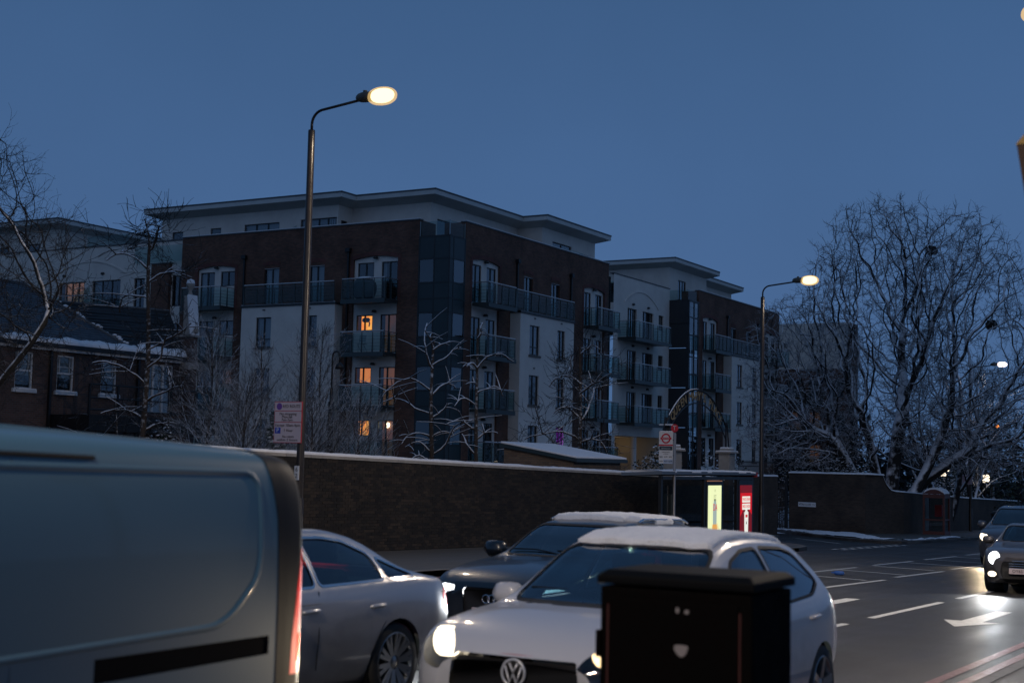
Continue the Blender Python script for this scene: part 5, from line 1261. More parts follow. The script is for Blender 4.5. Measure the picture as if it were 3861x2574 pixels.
for i in range(60):
    t = q.random() ** 1.2; p = Vector((40.05, HV - .28, 5.70)).lerp(Vector((37.9, 43.6, 8.27)), t); s_ = q.uniform(.04, .12) * (1.1 - .6 * t)
    hv.lathe([(0, s_ * .5), (s_ * .8, s_ * .25), (s_, 0), (s_ * .7, -.04)], (p.x + q.uniform(0, .12), p.y + q.uniform(-.1, .1), p.z), 7)
tag(part('valley_snow', hv, 'snow', hs_, True), kind='stuff')
# end pier with a steep snow plastered weathering and a ball finial
part('end_pier', MB().box(42.72, 43.2, HV - .42, HV + .4, -1.4, 6.55), 'brick_house', hs_); part('pier_band', MB().box(42.66, 43.26, HV - .48, HV + .42, 5.2, 5.45), 'stone', hs_)
wt = MB(); wt.prism([(42.72, HV - .42, 6.56), (42.72, HV - .05, 6.56), (42.72, HV - .05, 8.15), (42.72, HV - .22, 8.15)], (0, 0, 0), (.48, 0, 0)); part('weathering', wt, 'stone', hs_)
wt = MB(); wt.prism([(42.70, HV - .50, 6.56), (42.70, HV - .40, 6.57), (42.70, HV - .20, 8.17), (42.70, HV - .30, 8.20)], (0, 0, 0), (.52, 0, 0)); part('snow_face', wt, 'snow', hs_, bevel=.03)
part('pier_ledge', MB().box(42.62, 43.3, HV - .56, HV + .42, 6.48, 6.56), 'stone', hs_)
part('finial', MB().lathe([(.12, 8.15), (.06, 8.35), (.09, 8.42), (.16, 8.52), (.18, 8.62), (.14, 8.74), (0, 8.80)], (42.95, HV - .15, 0), 14), 'stone', hs_, True)
part('snow_cap', MB().lathe([(.17, 8.66), (.14, 8.80), (0, 8.86)], (42.95, HV - .15, 0), 14), 'snow', hs_, True)
part('finial', blob((42.95, HV - .55, 6.75), (.11, .1, .11), 5), 'stone', hs_, True)
# black balcony frame on the house
bl = MB(); FB = Fac('V', 38.0)
part('balcony', MB().box(36.1, 42.9, 38.0, HV - .02, 2.55, 3.12), 'black_iron', hs_)
bal = [c for c in hs_.children if c.name.startswith('balcony') and 'door' not in c.name][-1]
for z in (3.3, 3.72, 4.2): sub('rail', MB().tube([(36.1, 38.02, z), (42.9, 38.02, z)], .03, 5), 'black_iron', bal)
for x in np.linspace(36.1, 42.9, 6): sub('post', MB().box(x - .04, x + .04, 38.0, 38.06, 3.1, 4.2), 'black_iron', bal)

# hooked garden lamp, far lights
hk = thing('garden_lamp_post', (39.8, 30.2, gz(40)), 'unlit black hook topped lamp post in front of the white bay', 'lamp post')
part('shaft', MB().lathe([(.10, -.9), (.10, 3.7), (.06, 3.75), (.06, 4.2)], (39.8, 30.2, 0), 12), 'black_iron', hk, True)
part('hook', MB().tube([(39.8, 30.2, 4.2), (39.8, 30.2, 5.3)] + [(39.8 + .1 * 0, 30.2 - .16 * (1 - math.cos(a)), 5.3 + .18 * math.sin(a)) for a in np.linspace(.2, math.pi, 8)] + [(39.8, 29.88, 5.1)], .03, 8), 'black_iron', hk, True)
part('lamp_shade', MB().lathe([(.03, .1), (.12, 0), (.17, -.14), (.0, -.1)], (39.8, 29.88, 5.0), 12), 'black_iron', hk, True)
def globe(p, label, mat, r):
    t = thing('globe_light', (p[0], p[1], gz(p[0])), label, 'lamp', 'glowing lamps beyond the tree')
    part('globe', blob(tuple(p), (r, r, r), 4, 12, 8), mat, t, True)
    part('post', MB().tube([(p[0], p[1], gz(p[0])), (p[0], p[1], p[2] - r * .9)], .04, 6), 'black_iron', t)
globe((93.56, 21.52, 1.95), 'glowing lantern globe between the two thin trunks', 'globe', .17); globe((96.43, 22.41, 1.64), 'lower glowing globe left of the lantern globe', 'globe', .2); globe((100.5, 20.53, 1.36), 'single white globe light right of the distant lamp post', 'globe', .27); globe((105.0, 20.6, 5.03), 'small orange light high in the right trees', 'globe_orange', .1)
# ------------------------------------------------------------------ vehicles
# local axes: X from the front bumper (0) to the rear, Y across, Z up from the ground
def carpaint(name, col, metal=.0, rough=.32, coat=1.0, dirt=1.0):
    m, t, b = _new(name)
    b.inputs['Base Color'].default_value = (*col, 1); b.inputs['Metallic'].default_value = metal; b.inputs['Roughness'].default_value = rough
    b.inputs['Coat Weight'].default_value = coat; b.inputs['Coat Roughness'].default_value = .06
    tc = t.nodes.new('ShaderNodeTexCoord')
    # road grime low on the body, drops on the paint
    sx = t.nodes.new('ShaderNodeSeparateXYZ'); t.links.new(tc.outputs['Object'], sx.inputs[0])
    n = t.nodes.new('ShaderNodeTexNoise'); n.inputs['Scale'].default_value = 4; n.inputs['Detail'].default_value = 6; t.links.new(tc.outputs['Object'], n.inputs['Vector'])
    a = t.nodes.new('ShaderNodeMath'); a.operation = 'MULTIPLY_ADD'; a.inputs[1].default_value = .9; t.links.new(n.outputs['Fac'], a.inputs[0]); t.links.new(sx.outputs[2], a.inputs[2])
    mr = t.nodes.new('ShaderNodeMapRange'); mr.inputs[1].default_value = 1.15; mr.inputs[2].default_value = .65; t.links.new(a.outputs[0], mr.inputs[0])
    mi = t.nodes.new('ShaderNodeMix'); mi.data_type = 'RGBA'; mi.inputs[6].default_value = (*col, 1); mi.inputs[7].default_value = (*[c * (1 - .45 * dirt) + .03 * dirt for c in col], 1)
    t.links.new(mr.outputs[0], mi.inputs[0]); t.links.new(mi.outputs[2], b.inputs['Base Color'])
    v = t.nodes.new('ShaderNodeTexVoronoi'); v.inputs['Scale'].default_value = 90; t.links.new(tc.outputs['Object'], v.inputs['Vector'])
    r2 = t.nodes.new('ShaderNodeMapRange'); r2.inputs[1].default_value = .0; r2.inputs[2].default_value = .22; r2.inputs[3].default_value = 1; r2.inputs[4].default_value = 0; t.links.new(v.outputs['Distance'], r2.inputs[0])
    bp = t.nodes.new('ShaderNodeBump'); bp.inputs['Strength'].default_value = .12; bp.inputs['Distance'].default_value = .003; t.links.new(r2.outputs[0], bp.inputs['Height']); t.links.new(bp.outputs[0], b.inputs['Coat Normal'])
    return m
carpaint('paint_white', (.52, .52, .545), coat=.8); carpaint('paint_silver', (.42, .42, .44), metal=.55, rough=.3); carpaint('paint_black', (.005, .008, .013), rough=.3, coat=.6)
carpaint('paint_grey', (.10, .095, .10), metal=.5, rough=.35); carpaint('paint_navy', (.07, .075, .095), metal=.3, rough=.35); carpaint('paint_van', (.055, .125, .175), rough=.45, coat=.45, dirt=.12)
pm('tyre', (.012, .012, .012), .7); pm('rim_alloy', (.30, .31, .32), .3, metal=.9); pm('rim_dark', (.02, .02, .022), .5, metal=.3); pm('trim_black', (.008, .008, .009), .55, spec=.3); pm('trim_matte', (.006, .006, .007), .9, spec=.08); pm('chrome', (.75, .75, .76), .12, metal=1.0)
pm('badge_silver', (.62, .63, .66), .3, metal=.3); pm('seat', (.02, .021, .024), .8); pm('plate_white', (.62, .52, .53), .5); pm('lamp_chrome', (.55, .55, .56), .15, metal=.9)
em('headlight', (1.0, .85, .60), 3.5); em('headlight_warm', (1.0, .70, .36), 3.2); em('headlight_dim', (1.0, .80, .55), 1.6); em('xenon', (.93, .96, 1.0), 3.5); em('tail_lit', (1.0, .012, .010), .55); em('tail_hot', (1.0, .10, .05), 2.2); em('tail_dim', (.55, .012, .012), .35); em('indicator', (1.0, .34, .03), .6)
glass('lens', (.85, .87, .9), .35)
def pchip(x, y, xi):
    x = np.asarray(x, float); y = np.asarray(y, float); h = np.diff(x); d = np.diff(y) / h; n = len(x); m = np.zeros(n)
    for i in range(1, n - 1):
        if d[i - 1] * d[i] > 0:
            w1, w2 = 2 * h[i] + h[i - 1], h[i] + 2 * h[i - 1]; m[i] = (w1 + w2) / (w1 / d[i - 1] + w2 / d[i])
    m[0], m[-1] = d[0], d[-1]
    k = np.clip(np.searchsorted(x, xi) - 1, 0, n - 2); t = (xi - x[k]) / h[k]
    return y[k] * (2 * t**3 - 3 * t**2 + 1) + h[k] * m[k] * (t**3 - 2 * t**2 + t) + y[k + 1] * (-2 * t**3 + 3 * t**2) + h[k] * m[k + 1] * (t**3 - t**2)
def inpoly(x, y, P):
    c = False; j = len(P) - 1
    for i in range(len(P)):
        if (P[i][1] > y) != (P[j][1] > y) and x < (P[j][0] - P[i][0]) * (y - P[i][1]) / (P[j][1] - P[i][1]) + P[i][0]: c = not c
        j = i
    return c
def grow_poly(P, o):
    n = len(P); out = []; A = sum(P[i][0] * P[(i + 1) % n][1] - P[(i + 1) % n][0] * P[i][1] for i in range(n)); s = 1 if A > 0 else -1
    for i in range(n):
        a, b, c = Vector(P[i - 1]), Vector(P[i]), Vector(P[(i + 1) % n]); d1, d2 = (b - a).normalized(), (c - b).normalized()
        n1, n2 = Vector((d1.y, -d1.x)) * s, Vector((d2.y, -d2.x)) * s; k = (n1 + n2); k = k / max(.35, (1 + n1.dot(n2)))
        out.append(tuple(b + k * o))
    return out
def round_poly(P, r, k=4):
    out = []; n = len(P)
    for i in range(n):
        a, b, c = Vector(P[i - 1]), Vector(P[i]), Vector(P[(i + 1) % n]); rr = min(r, (a - b).length * .45, (c - b).length * .45)
        p, q = b + (a - b).normalized() * rr, b + (c - b).normalized() * rr
        for j in range(k + 1): t = j / k; out.append(tuple(p * (1 - t) ** 2 + b * 2 * t * (1 - t) + q * t * t))
    return out
def loft(st, nx=110, sub_=6):
    """st rows: x, zb, ws, zs, wm, zm, wbelt, zbelt, wr, zr, zc -> bmesh of the closed shell"""
    st = np.array(st, float); x = st[:, 0]; L = x[-1] - x[0]
    xi = np.unique(np.concatenate([np.linspace(x[0], x[-1], nx), x, x[0] + L * .04 * np.linspace(0, 1, 10) ** 2, x[-1] - L * .04 * np.linspace(0, 1, 10) ** 2]))
    q = [pchip(x, st[:, i], xi) for i in range(1, 11)]
    zb, ws, zs, wm, zm, wb, zB, wr, zr, zc = q
    bm = bmesh.new(); rings = []
    for i in range(len(xi)):
        P = [(0, zb[i]), (ws[i] * .86, zb[i]), (ws[i], zs[i]), (wm[i], zm[i]), (wb[i], zB[i]), (wr[i], zr[i]), (wr[i] * .6, zc[i] - (zc[i] - zr[i]) * .28), (0, zc[i])]
        P = [Vector(p) for p in P]; pts = []
        for s in range(7):
            p0 = P[s - 1] if s else Vector((-P[1].x, P[1].y)); p1, p2 = P[s], P[s + 1]; p3 = P[s + 2] if s + 2 < 8 else Vector((-P[6].x, P[6].y))
            for k in range(sub_):
                t = k / sub_; tt = .42
                m1, m2 = (p2 - p0) * tt, (p3 - p1) * tt
                l = (p2 - p1).length
                if m1.length > l * 1.0: m1 *= l / m1.length
                if m2.length > l * 1.0: m2 *= l / m2.length
                pts.append(p1 * (2 * t**3 - 3 * t**2 + 1) + m1 * (t**3 - 2 * t**2 + t) + p2 * (-2 * t**3 + 3 * t**2) + m2 * (t**3 - t**2))
        pts.append(P[7])
        ring = [bm.verts.new((xi[i], p.x, p.y)) for p in pts] + [bm.verts.new((xi[i], -p.x, p.y)) for p in pts[-2:0:-1]]
        rings.append(ring)
    n = len(rings[0])
    for a, b in zip(rings[:-1], rings[1:]):
        for k in range(n): bm.faces.new((a[k], a[(k + 1) % n], b[(k + 1) % n], b[k]))
    bm.faces.new(rings[0][::-1]); bm.faces.new(rings[-1]); bm.normal_update(); bmesh.ops.recalc_face_normals(bm, faces=bm.faces)
    return bm
def knife(bm, P, view, lim):
    """cut the edges of polygon P into the shell; view 'side' (x,z), 'front' (y,z); lim(face centre) says where"""
    n = len(P); xs = [p[0] for p in P]; ys = [p[1] for p in P]; e = .06
    ax = (0, 2) if view == 'side' else (1, 2)
    fs = []
    for f in bm.faces:
        c = f.calc_center_median()
        if min(xs) - e < c[ax[0]] < max(xs) + e and min(ys) - e < c[ax[1]] < max(ys) + e and lim(c): fs.append(f)
    if not fs: return
    geom = list({x for f in fs for x in f.verts}) + list({x for f in fs for x in f.edges}) + fs
    for i in range(n):
        a, b = P[i], P[(i + 1) % n]
        if (a[0] - b[0]) ** 2 + (a[1] - b[1]) ** 2 < 1e-10: continue
        if view == 'side': co, no = (a[0], 0, a[1]), (b[1] - a[1], 0, -(b[0] - a[0]))
        else: co, no = (0, a[0], a[1]), (0, b[1] - a[1], -(b[0] - a[0]))
        geom = bmesh.ops.bisect_plane(bm, geom=geom, dist=1e-6, plane_co=co, plane_no=no)['geom']
def take(bm, P, view, lim):
    ax = (0, 2) if view == 'side' else (1, 2)
    x0, x1 = min(p[0] for p in P), max(p[0] for p in P); y0, y1 = min(p[1] for p in P), max(p[1] for p in P); out = []
    for f in bm.faces:
        c = f.calc_center_median()
        if x0 < c[ax[0]] < x1 and y0 < c[ax[1]] < y1 and lim(c) and inpoly(c[ax[0]], c[ax[1]], P): out.append(f)
    return out
def detach(bm, fs, name, mat, parent, off=0.0, smooth=True, solid=0.0):
    me = bpy.data.meshes.new(name); b2 = bmesh.new(); mp = {}
    for f in fs:
        for v in f.verts:
            if v not in mp: mp[v] = b2.verts.new(v.co + v.normal * off)
    for f in fs: b2.faces.new([mp[v] for v in f.verts])
    if solid:
        b2.normal_update(); r = bmesh.ops.extrude_face_region(b2, geom=b2.faces[:])
        for v in r['geom']:
            if isinstance(v, bmesh.types.BMVert): v.co -= v.normal * solid
    b2.to_mesh(me); b2.free(); me.materials.append(MATS[mat])
    if smooth: me.polygons.foreach_set('use_smooth', [True] * len(me.polygons))
    bmesh.ops.delete(bm, geom=fs, context='FACES')
    return part(name, me, None, parent)
def wheel(t, x, y, r, side, rimr, spokes, mat='rim_alloy', w_=.21, style='thin'):
    """tyre with rim, spokes and hub as sub-parts; side = +1/-1 outward"""
    s = side; prof = [(rimr, -w_ * .5), (r * .93, -w_ * .5), (r * .985, -w_ * .42), (r, -w_ * .3), (r, w_ * .3), (r * .985, w_ * .42), (r * .93, w_ * .5), (rimr, w_ * .5)]
    ty = part('wheel', MB().lathe([(a, b * s) for a, b in prof], (x, y, r), 48, 'y'), 'tyre', t, True)
    sub('rim', MB().lathe([(rimr, w_ * .46 * s), (rimr * .97, w_ * .52 * s), (rimr * .92, w_ * .48 * s), (rimr * .89, w_ * .1 * s), (rimr * .89, -w_ * .3 * s)], (x, y, r), 48, 'y'), mat, ty, True)
    sub('brake_disc', MB().lathe([(rimr * .2, 0.01 * s), (rimr * .72, .01 * s), (rimr * .72, -.02 * s)], (x, y, r), 32, 'y'), 'rim_dark', ty)
    sub('hub', MB().lathe([(0, w_ * .42 * s), (.05, w_ * .42 * s), (.07, w_ * .34 * s), (.075, .0)], (x, y, r), 16, 'y'), mat, ty, True)
    for k in range(spokes):
        pairs = ((-.09, .09) if style == 'twin' else (0,))
        for dp in pairs:
            a = 2 * math.pi * k / spokes + .2; d0 = Vector((math.cos(a), 0, math.sin(a))); d1 = Vector((math.cos(a + dp * 1.4), 0, math.sin(a + dp * 1.4))); pr = Vector((-d0.z, 0, d0.x)); pr1 = Vector((-d1.z, 0, d1.x))
            c = Vector((x, y, r)); m_ = MB(); w0, w1 = (.02, .017) if style == 'twin' else (.038, .028)
            p = [c + d0 * .055 - pr * w0, c + d0 * .055 + pr * w0, c + d1 * rimr * .94 + pr1 * w1, c + d1 * rimr * .94 - pr1 * w1]
            m_.prism([tuple(v + Vector((0, s * (w_ * .30 if i < 2 else w_ * .40), 0))) for i, v in enumerate(p)], (0, 0, 0), (0, s * .03, 0)); sub('spoke', m_, mat, ty)
def arch_cut(bm, t, x, r, halfw, z):
    P = [(x + r * math.cos(a), z + r * math.sin(a)) for a in np.linspace(0, 2 * math.pi, 28, endpoint=False)]
    lim = lambda c: abs(c.y) > .35
    knife(bm, P, 'side', lim); bmesh.ops.delete(bm, geom=take(bm, P, 'side', lim), context='FACES')
    for s in (-1, 1):
        m_ = MB(); m_.lathe([(r * 1.005, s * (halfw - .035)), (r * 1.005, s * .45), (0, s * .45)], (x, 0, z), 28, 'y'); part('wheel_arch', m_, 'trim_black', t)
def seam(bm, t, P, lim, w_=.006):
    pass
def ring_badge(t, c, n, up, radii, mat, name='badge', tube=.006):
    """rings in the plane with normal n"""
    n = Vector(n).normalized(); r = Vector(up).cross(n).normalized(); u = n.cross(r)
    for off, rad in radii:
        p = [tuple(Vector(c) + r * (off + rad * math.cos(a)) + u * rad * math.sin(a)) for a in np.linspace(0, 2 * math.pi, 25)]
        part(name, MB().tube(p, tube, 5, cap=False), mat, t, True)
def car_root(name, u, v, yaw, label, cat):
    o = bpy.data.objects.new(name, None); C.objects.link(o); o.location = (u, v, gz(u))
    o.rotation_euler = (0, math.atan(GR), yaw); tag(o, label, cat); return o
def lamp_on(t, p, aim, power, col, ang=R(70), blend=.5, rad=.06):
    l = bpy.data.lights.new('headlight_beam', 'SPOT'); l.energy = power; l.color = col; l.spot_size = ang; l.spot_blend = blend; l.shadow_soft_size = rad
    o = bpy.data.objects.new('headlight_beam', l); C.objects.link(o); o.parent = t; o.location = p; o.rotation_euler = (Vector(aim) - Vector(p)).to_track_quat('-Z', 'Y').to_euler()
def mirror_poly(P): return [(-a, b) for a, b in P]
def seats(t, rows, z, wheel_x=None, wy=.36):
    for x in rows:
        for y in (-.36, .36):
            part('seat', MB().box(x, x + .14, y - .24, y + .24, z, z + .58), 'seat', t, bevel=.05); part('headrest', MB().box(x + .05, x + .14, y - .13, y + .13, z + .62, z + .80), 'seat', t, bevel=.04)
    if wheel_x: ring_badge(t, (wheel_x, -wy, z + .42), (1, 0, .35), (0, 0, 1), [(0, .18)], 'seat', 'steering_wheel', .014)
def snow_roof(bm_src, t, P, lim, h, seed, name='roof_snow', edge=.06):
    """thick snow lying on the roof: the roof faces inside P (x,y) lifted, lumpy and closed at the rim"""
    bm_src.faces.ensure_lookup_table(); fs = [f for f in bm_src.faces if lim(f.calc_center_median()) and f.normal.z > .55 and inpoly(f.calc_center_median().x, f.calc_center_median().y, P)]
    b2 = bmesh.new(); mp = {}
    for f in fs:
        for v in f.verts:
            if v not in mp: mp[v] = b2.verts.new(v.co)
    for f in fs: b2.faces.new([mp[v] for v in f.verts])
    bmesh.ops.subdivide_edges(b2, edges=[e for e in b2.edges if e.calc_length() > .055], cuts=1, use_grid_fill=True); b2.normal_update()
    rim = {v for v in b2.verts if any(e.is_boundary for e in v.link_edges)}
    ring1 = {e.other_vert(v) for v in rim for e in v.link_edges} - rim
    base = [v.co.copy() for v in b2.verts]
    b2.verts.ensure_lookup_table()
    for v in b2.verts:
        k = h * (1 + .22 * fbm(v.co.x, v.co.y, 3.1, seed) + .14 * fbm(v.co.x, v.co.y, 11, seed + 1) + .05 * fbm(v.co.x, v.co.y, 37, seed + 2))
        if v in rim: k *= .55
        elif v in ring1: k *= .9
        v.co.z += k + .004
        if v in rim: v.co.x += .014 * fbm(v.co.y, v.co.x, 9, seed); v.co.y += .014 * fbm(v.co.x, v.co.y, 9, seed + 4)
    r = bmesh.ops.extrude_edge_only(b2, edges=[e for e in b2.edges if e.is_boundary])
    for v in r['geom']:
        if isinstance(v, bmesh.types.BMVert): v.co.z -= h * .62
    me = bpy.data.meshes.new(name); b2.to_mesh(me); b2.free(); me.materials.append(MATS['snow']); me.polygons.foreach_set('use_smooth', [True] * len(me.polygons))
    return part(name, me, None, t)

def windows_side(bm, t, polys, trim=None, off=-.008, trim_w=.022, glassmat='car_glass'):
    for P in polys:
        P = round_poly(P, .05); O = grow_poly(P, trim_w)
        for s in (1, -1):
            lim = lambda c, s=s: c.y * s > .3
            knife(bm, O, 'side', lim); knife(bm, P, 'side', lim)
            g = take(bm, P, 'side', lim); detach(bm, g, 'side_window', glassmat, t, off)
            rg = take(bm, O, 'side', lim)
            if rg: detach(bm, rg, 'window_trim', trim or 'trim_black', t, .003)
def windscreen(bm, t, P, lim, name='windscreen', off=-.006, rim=.02):
    P = round_poly(P, .08); O = grow_poly(P, rim)
    knife(bm, O, 'front', lim); knife(bm, P, 'front', lim)
    detach(bm, take(bm, P, 'front', lim), name, 'car_glass', t, off)
    r = take(bm, O, 'front', lim)
    if r: detach(bm, r, 'windscreen_seal', 'trim_black', t, .002)
def front_piece(bm, t, P, lim, name, mat, off=0.0, r=.02, solid=0.0):
    P = round_poly(P, r); knife(bm, P, 'front', lim); fs = take(bm, P, 'front', lim)
    return detach(bm, fs, name, mat, t, off, solid=solid) if fs else None
def finish(bm, t, mat):
    me = bpy.data.meshes.new('body'); bm.to_mesh(me); bm.free(); me.materials.append(MATS[mat]); me.polygons.foreach_set('use_smooth', [True] * len(me.polygons)); return part('body', me, None, t)

# ---- white hatchback
g = car_root('hatchback_car', 7.70, 4.40, 0, 'white hatchback with snow covered roof and lit headlights behind the cabinet', 'car')
#        x    zb   ws   zs   wm   zm   wB   zB   wr   zr   zc
GS = [(0.00, .30, .50, .40, .56, .54, .52, .67, .42, .72, .74),
      (0.06, .24, .66, .36, .70, .54, .66, .72, .52, .76, .79),
      (0.18, .20, .77, .34, .80, .56, .76, .79, .60, .83, .86),
      (0.40, .18, .83, .34, .86, .58, .82, .86, .64, .90, .925),
      (0.75, .18, .85, .34, .88, .58, .84, .905, .66, .955, .98),
      (1.08, .18, .85, .34, .88, .60, .845, .935, .67, .985, 1.015),
      (1.26, .18, .85, .34, .88, .60, .845, .945, .665, 1.06, 1.10),
      (1.58, .18, .85, .34, .88, .60, .845, .955, .635, 1.235, 1.275),
      (1.88, .18, .85, .34, .88, .60, .845, .96, .605, 1.365, 1.405),
      (2.16, .18, .85, .34, .88, .60, .845, .965, .595, 1.42, 1.462),
      (2.56, .18, .85, .34, .88, .60, .845, .975, .59, 1.435, 1.48),
      (3.05, .18, .85, .34, .88, .61, .845, .99, .58, 1.42, 1.465),
      (3.48, .18, .845, .35, .875, .63, .835, 1.01, .56, 1.385, 1.425),
      (3.72, .20, .83, .37, .86, .65, .815, 1.02, .54, 1.34, 1.375),
      (3.88, .24, .80, .40, .83, .66, .79, .99, .55, 1.20, 1.23),
      (4.00, .28, .77, .42, .81, .66, .76, .93, .58, 1.02, 1.05),
      (4.07, .32, .70, .44, .75, .62, .70, .80, .58, .86, .88),
      (4.10, .38, .60, .46, .66, .58, .62, .70, .50, .74, .76)]
bm = loft(GS, 84); src = bm.copy()
for x in (.87, 3.45): arch_cut(bm, g, x, .345, .86, .32)
windows_side(bm, g, [[(1.48, .985), (2.51, 1.005), (2.51, 1.39), (2.20, 1.375), (1.94, 1.305)], [(2.60, 1.008), (3.28, 1.045), (3.54, 1.13), (3.36, 1.33), (3.12, 1.375), (2.60, 1.393)]])
windscreen(bm, g, [(-.665, 1.02), (.665, 1.02), (.56, 1.385), (-.56, 1.385)], lambda c: 1.0 < c.x < 2.12 and c.z > 1.0)
ff = lambda c: c.x < .75
GL = [(.43, .665), (.58, .635), (.70, .67), (.745, .77), (.735, .85), (.66, .885), (.53, .84), (.45, .76)]
for s in (1, -1):
    P = GL if s > 0 else mirror_poly(GL)[::-1]
    h = front_piece(bm, g, P, lambda c: c.x < .8 and c.z > .5, 'headlight', 'lens', .002, .05)
    hx, hy = .30, .60 * s
    sub('reflector', MB().lathe([(.02, .10), (.07, .05), (.10, -.02)], (hx + .05, hy, .765), 20, 'x'), 'lamp_chrome', h, True)
    sub('bulb', blob((hx - .01 if s > 0 else hx, hy + (.06 if s > 0 else .085), .78), (.06, .105, .10) if s > 0 else (.055, .12, .08), 3, 16, 10, 0), 'headlight' if s > 0 else 'headlight_warm', h, True)
    sub('housing', MB().box(hx + .12, hx + .2, hy - .14, hy + .14, .64, .88), 'lamp_chrome', h)
    if s < 0: sub('indicator', MB().box(hx - .0, hx + .06, hy - .02, hy + .13, .655, .685), 'indicator', h)
GG = [(-.46, .54), (.46, .54), (.45, .67), (.43, .755), (-.43, .755), (-.45, .67)]
front_piece(bm, g, GG, lambda c: c.x < .45, 'grille', 'trim_black', -.03, .03)
front_piece(bm, g, [(-.34, .25), (.34, .25), (.40, .535), (-.40, .535)], lambda c: c.x < .45, 'lower_intake', 'trim_black', -.02, .03)
for s in (1, -1):
    P = [(.48, .28), (.70, .30), (.72, .45), (.50, .47)]; P = P if s > 0 else mirror_poly(P)[::-1]
    front_piece(bm, g, P, lambda c: c.x < .45, 'fog_lamp', 'trim_black', -.02, .03)
for z in (.585, .625, .665, .71): part('grille_bar', MB().tube([(.055 + .15 * abs(y) ** 1.7, y, z) for y in np.linspace(-.42, .42, 15)], .007, 5), 'rim_dark', g)
part('grille_edge', MB().tube([(.035 + .16 * abs(y) ** 1.7, y, 0.765) for y in np.linspace(-.43, .43, 15)], .006, 5), 'sign_red', g)
part('badge_disc', MB().lathe([(0, -.004), (.086, -.002), (.09, .012)], (.02, 0, .66), 28, 'x'), 'trim_black', g, True)
ring_badge(g, (.012, 0, .66), (-1, 0, 0), (0, 0, 1), [(0, .080)], 'badge_silver', tube=.009)
for a in ([(-.030, .058), (0, .004), (.030, .058)], [(-.058, .038), (-.024, -.062), (0, -.008), (.024, -.062), (.058, .038)]):
    part('badge', MB().tube([(.010, p, .66 + q_) for p, q_ in a], .0075, 6), 'badge_silver', g, True)
me = textmesh('GTI', .05, 'chrome'); me.transform(Matrix(((0, 0, -1, .055), (-1, 0, 0, .30), (0, 1, 0, .69), (0, 0, 0, 1)))); part('lettering', me, None, g)
part('number_plate', MB().box(.0, .012, -.26, .26, .41, .52), 'plate_white', g)
for s in (1, -1):
    mz = part('door_mirror', blob((1.62, .97 * s, 1.00), (.09, .13, .085), 6), 'paint_white', g, True); sub('mirror_arm', MB().tube([(1.62, .83 * s, .96), (1.62, .90 * s, .97)], .03, 6), 'trim_black', mz)
    for x in (2.30, 3.10): part('door_handle', MB().tube([(x, .875 * s, .865), (x + .06, .895 * s, .87), (x + .16, .895 * s, .875), (x + .21, .872 * s, .875)], .016, 6), 'paint_white', g, True)
    for x, z in ((.87, .32), (3.45, .32)): wheel(g, x, .76 * s, .318, s, .235, 5, style='thin')
    for x in (1.32, 2.60):
        part('door_seam', MB().tube([(x, s * .872, .34), (x + .0, s * .884, .60), (x + .02, s * .852, .95)], .004, 4), 'trim_black', g)
front_tail = [(.50, .80), (.78, .80), (.80, .98), (.55, .97)]
for s in (1, -1):
    P = front_tail if s > 0 else mirror_poly(front_tail)[::-1]
    front_piece(bm, g, P, lambda c: c.x > 3.6, 'tail_light', 'tail_dim', .003, .05)
seats(g, (2.3, 3.25), .52, 1.85)
part('dashboard', MB().box(1.28, 1.75, -.66, .66, .70, .97), 'seat', g, bevel=.06); part('rear_view_mirror', MB().box(1.86, 1.88, -.1, .1, 1.26, 1.33), 'seat', g)
part('floor_pan', MB().box(.5, 3.9, -.6, .6, .2, .25), 'trim_black', g)
for y0, y1 in ((-.55, .1), (.02, .6)): part('wiper', MB().tube([(1.2, y0, 1.04), (1.28, (y0 + y1) / 2, 1.09), (1.30, y1, 1.09)], .008, 4), 'trim_black', g)
snow_roof(src, g, [(1.86, -.52), (1.86, .52), (2.4, .53), (3.3, .50), (3.62, .42), (3.62, -.42), (3.3, -.50), (2.4, -.53)], lambda c: c.z > 1.3, .045, 3)
src.free(); finish(bm, g, 'paint_white')
lamp_on(g, (-.05, .60, .70), (-8, 1.2, .0), 130, (1, .86, .66), R(80)); lamp_on(g, (-.05, -.60, .70), (-8, -1.2, .0), 60, (1, .8, .55), R(80))

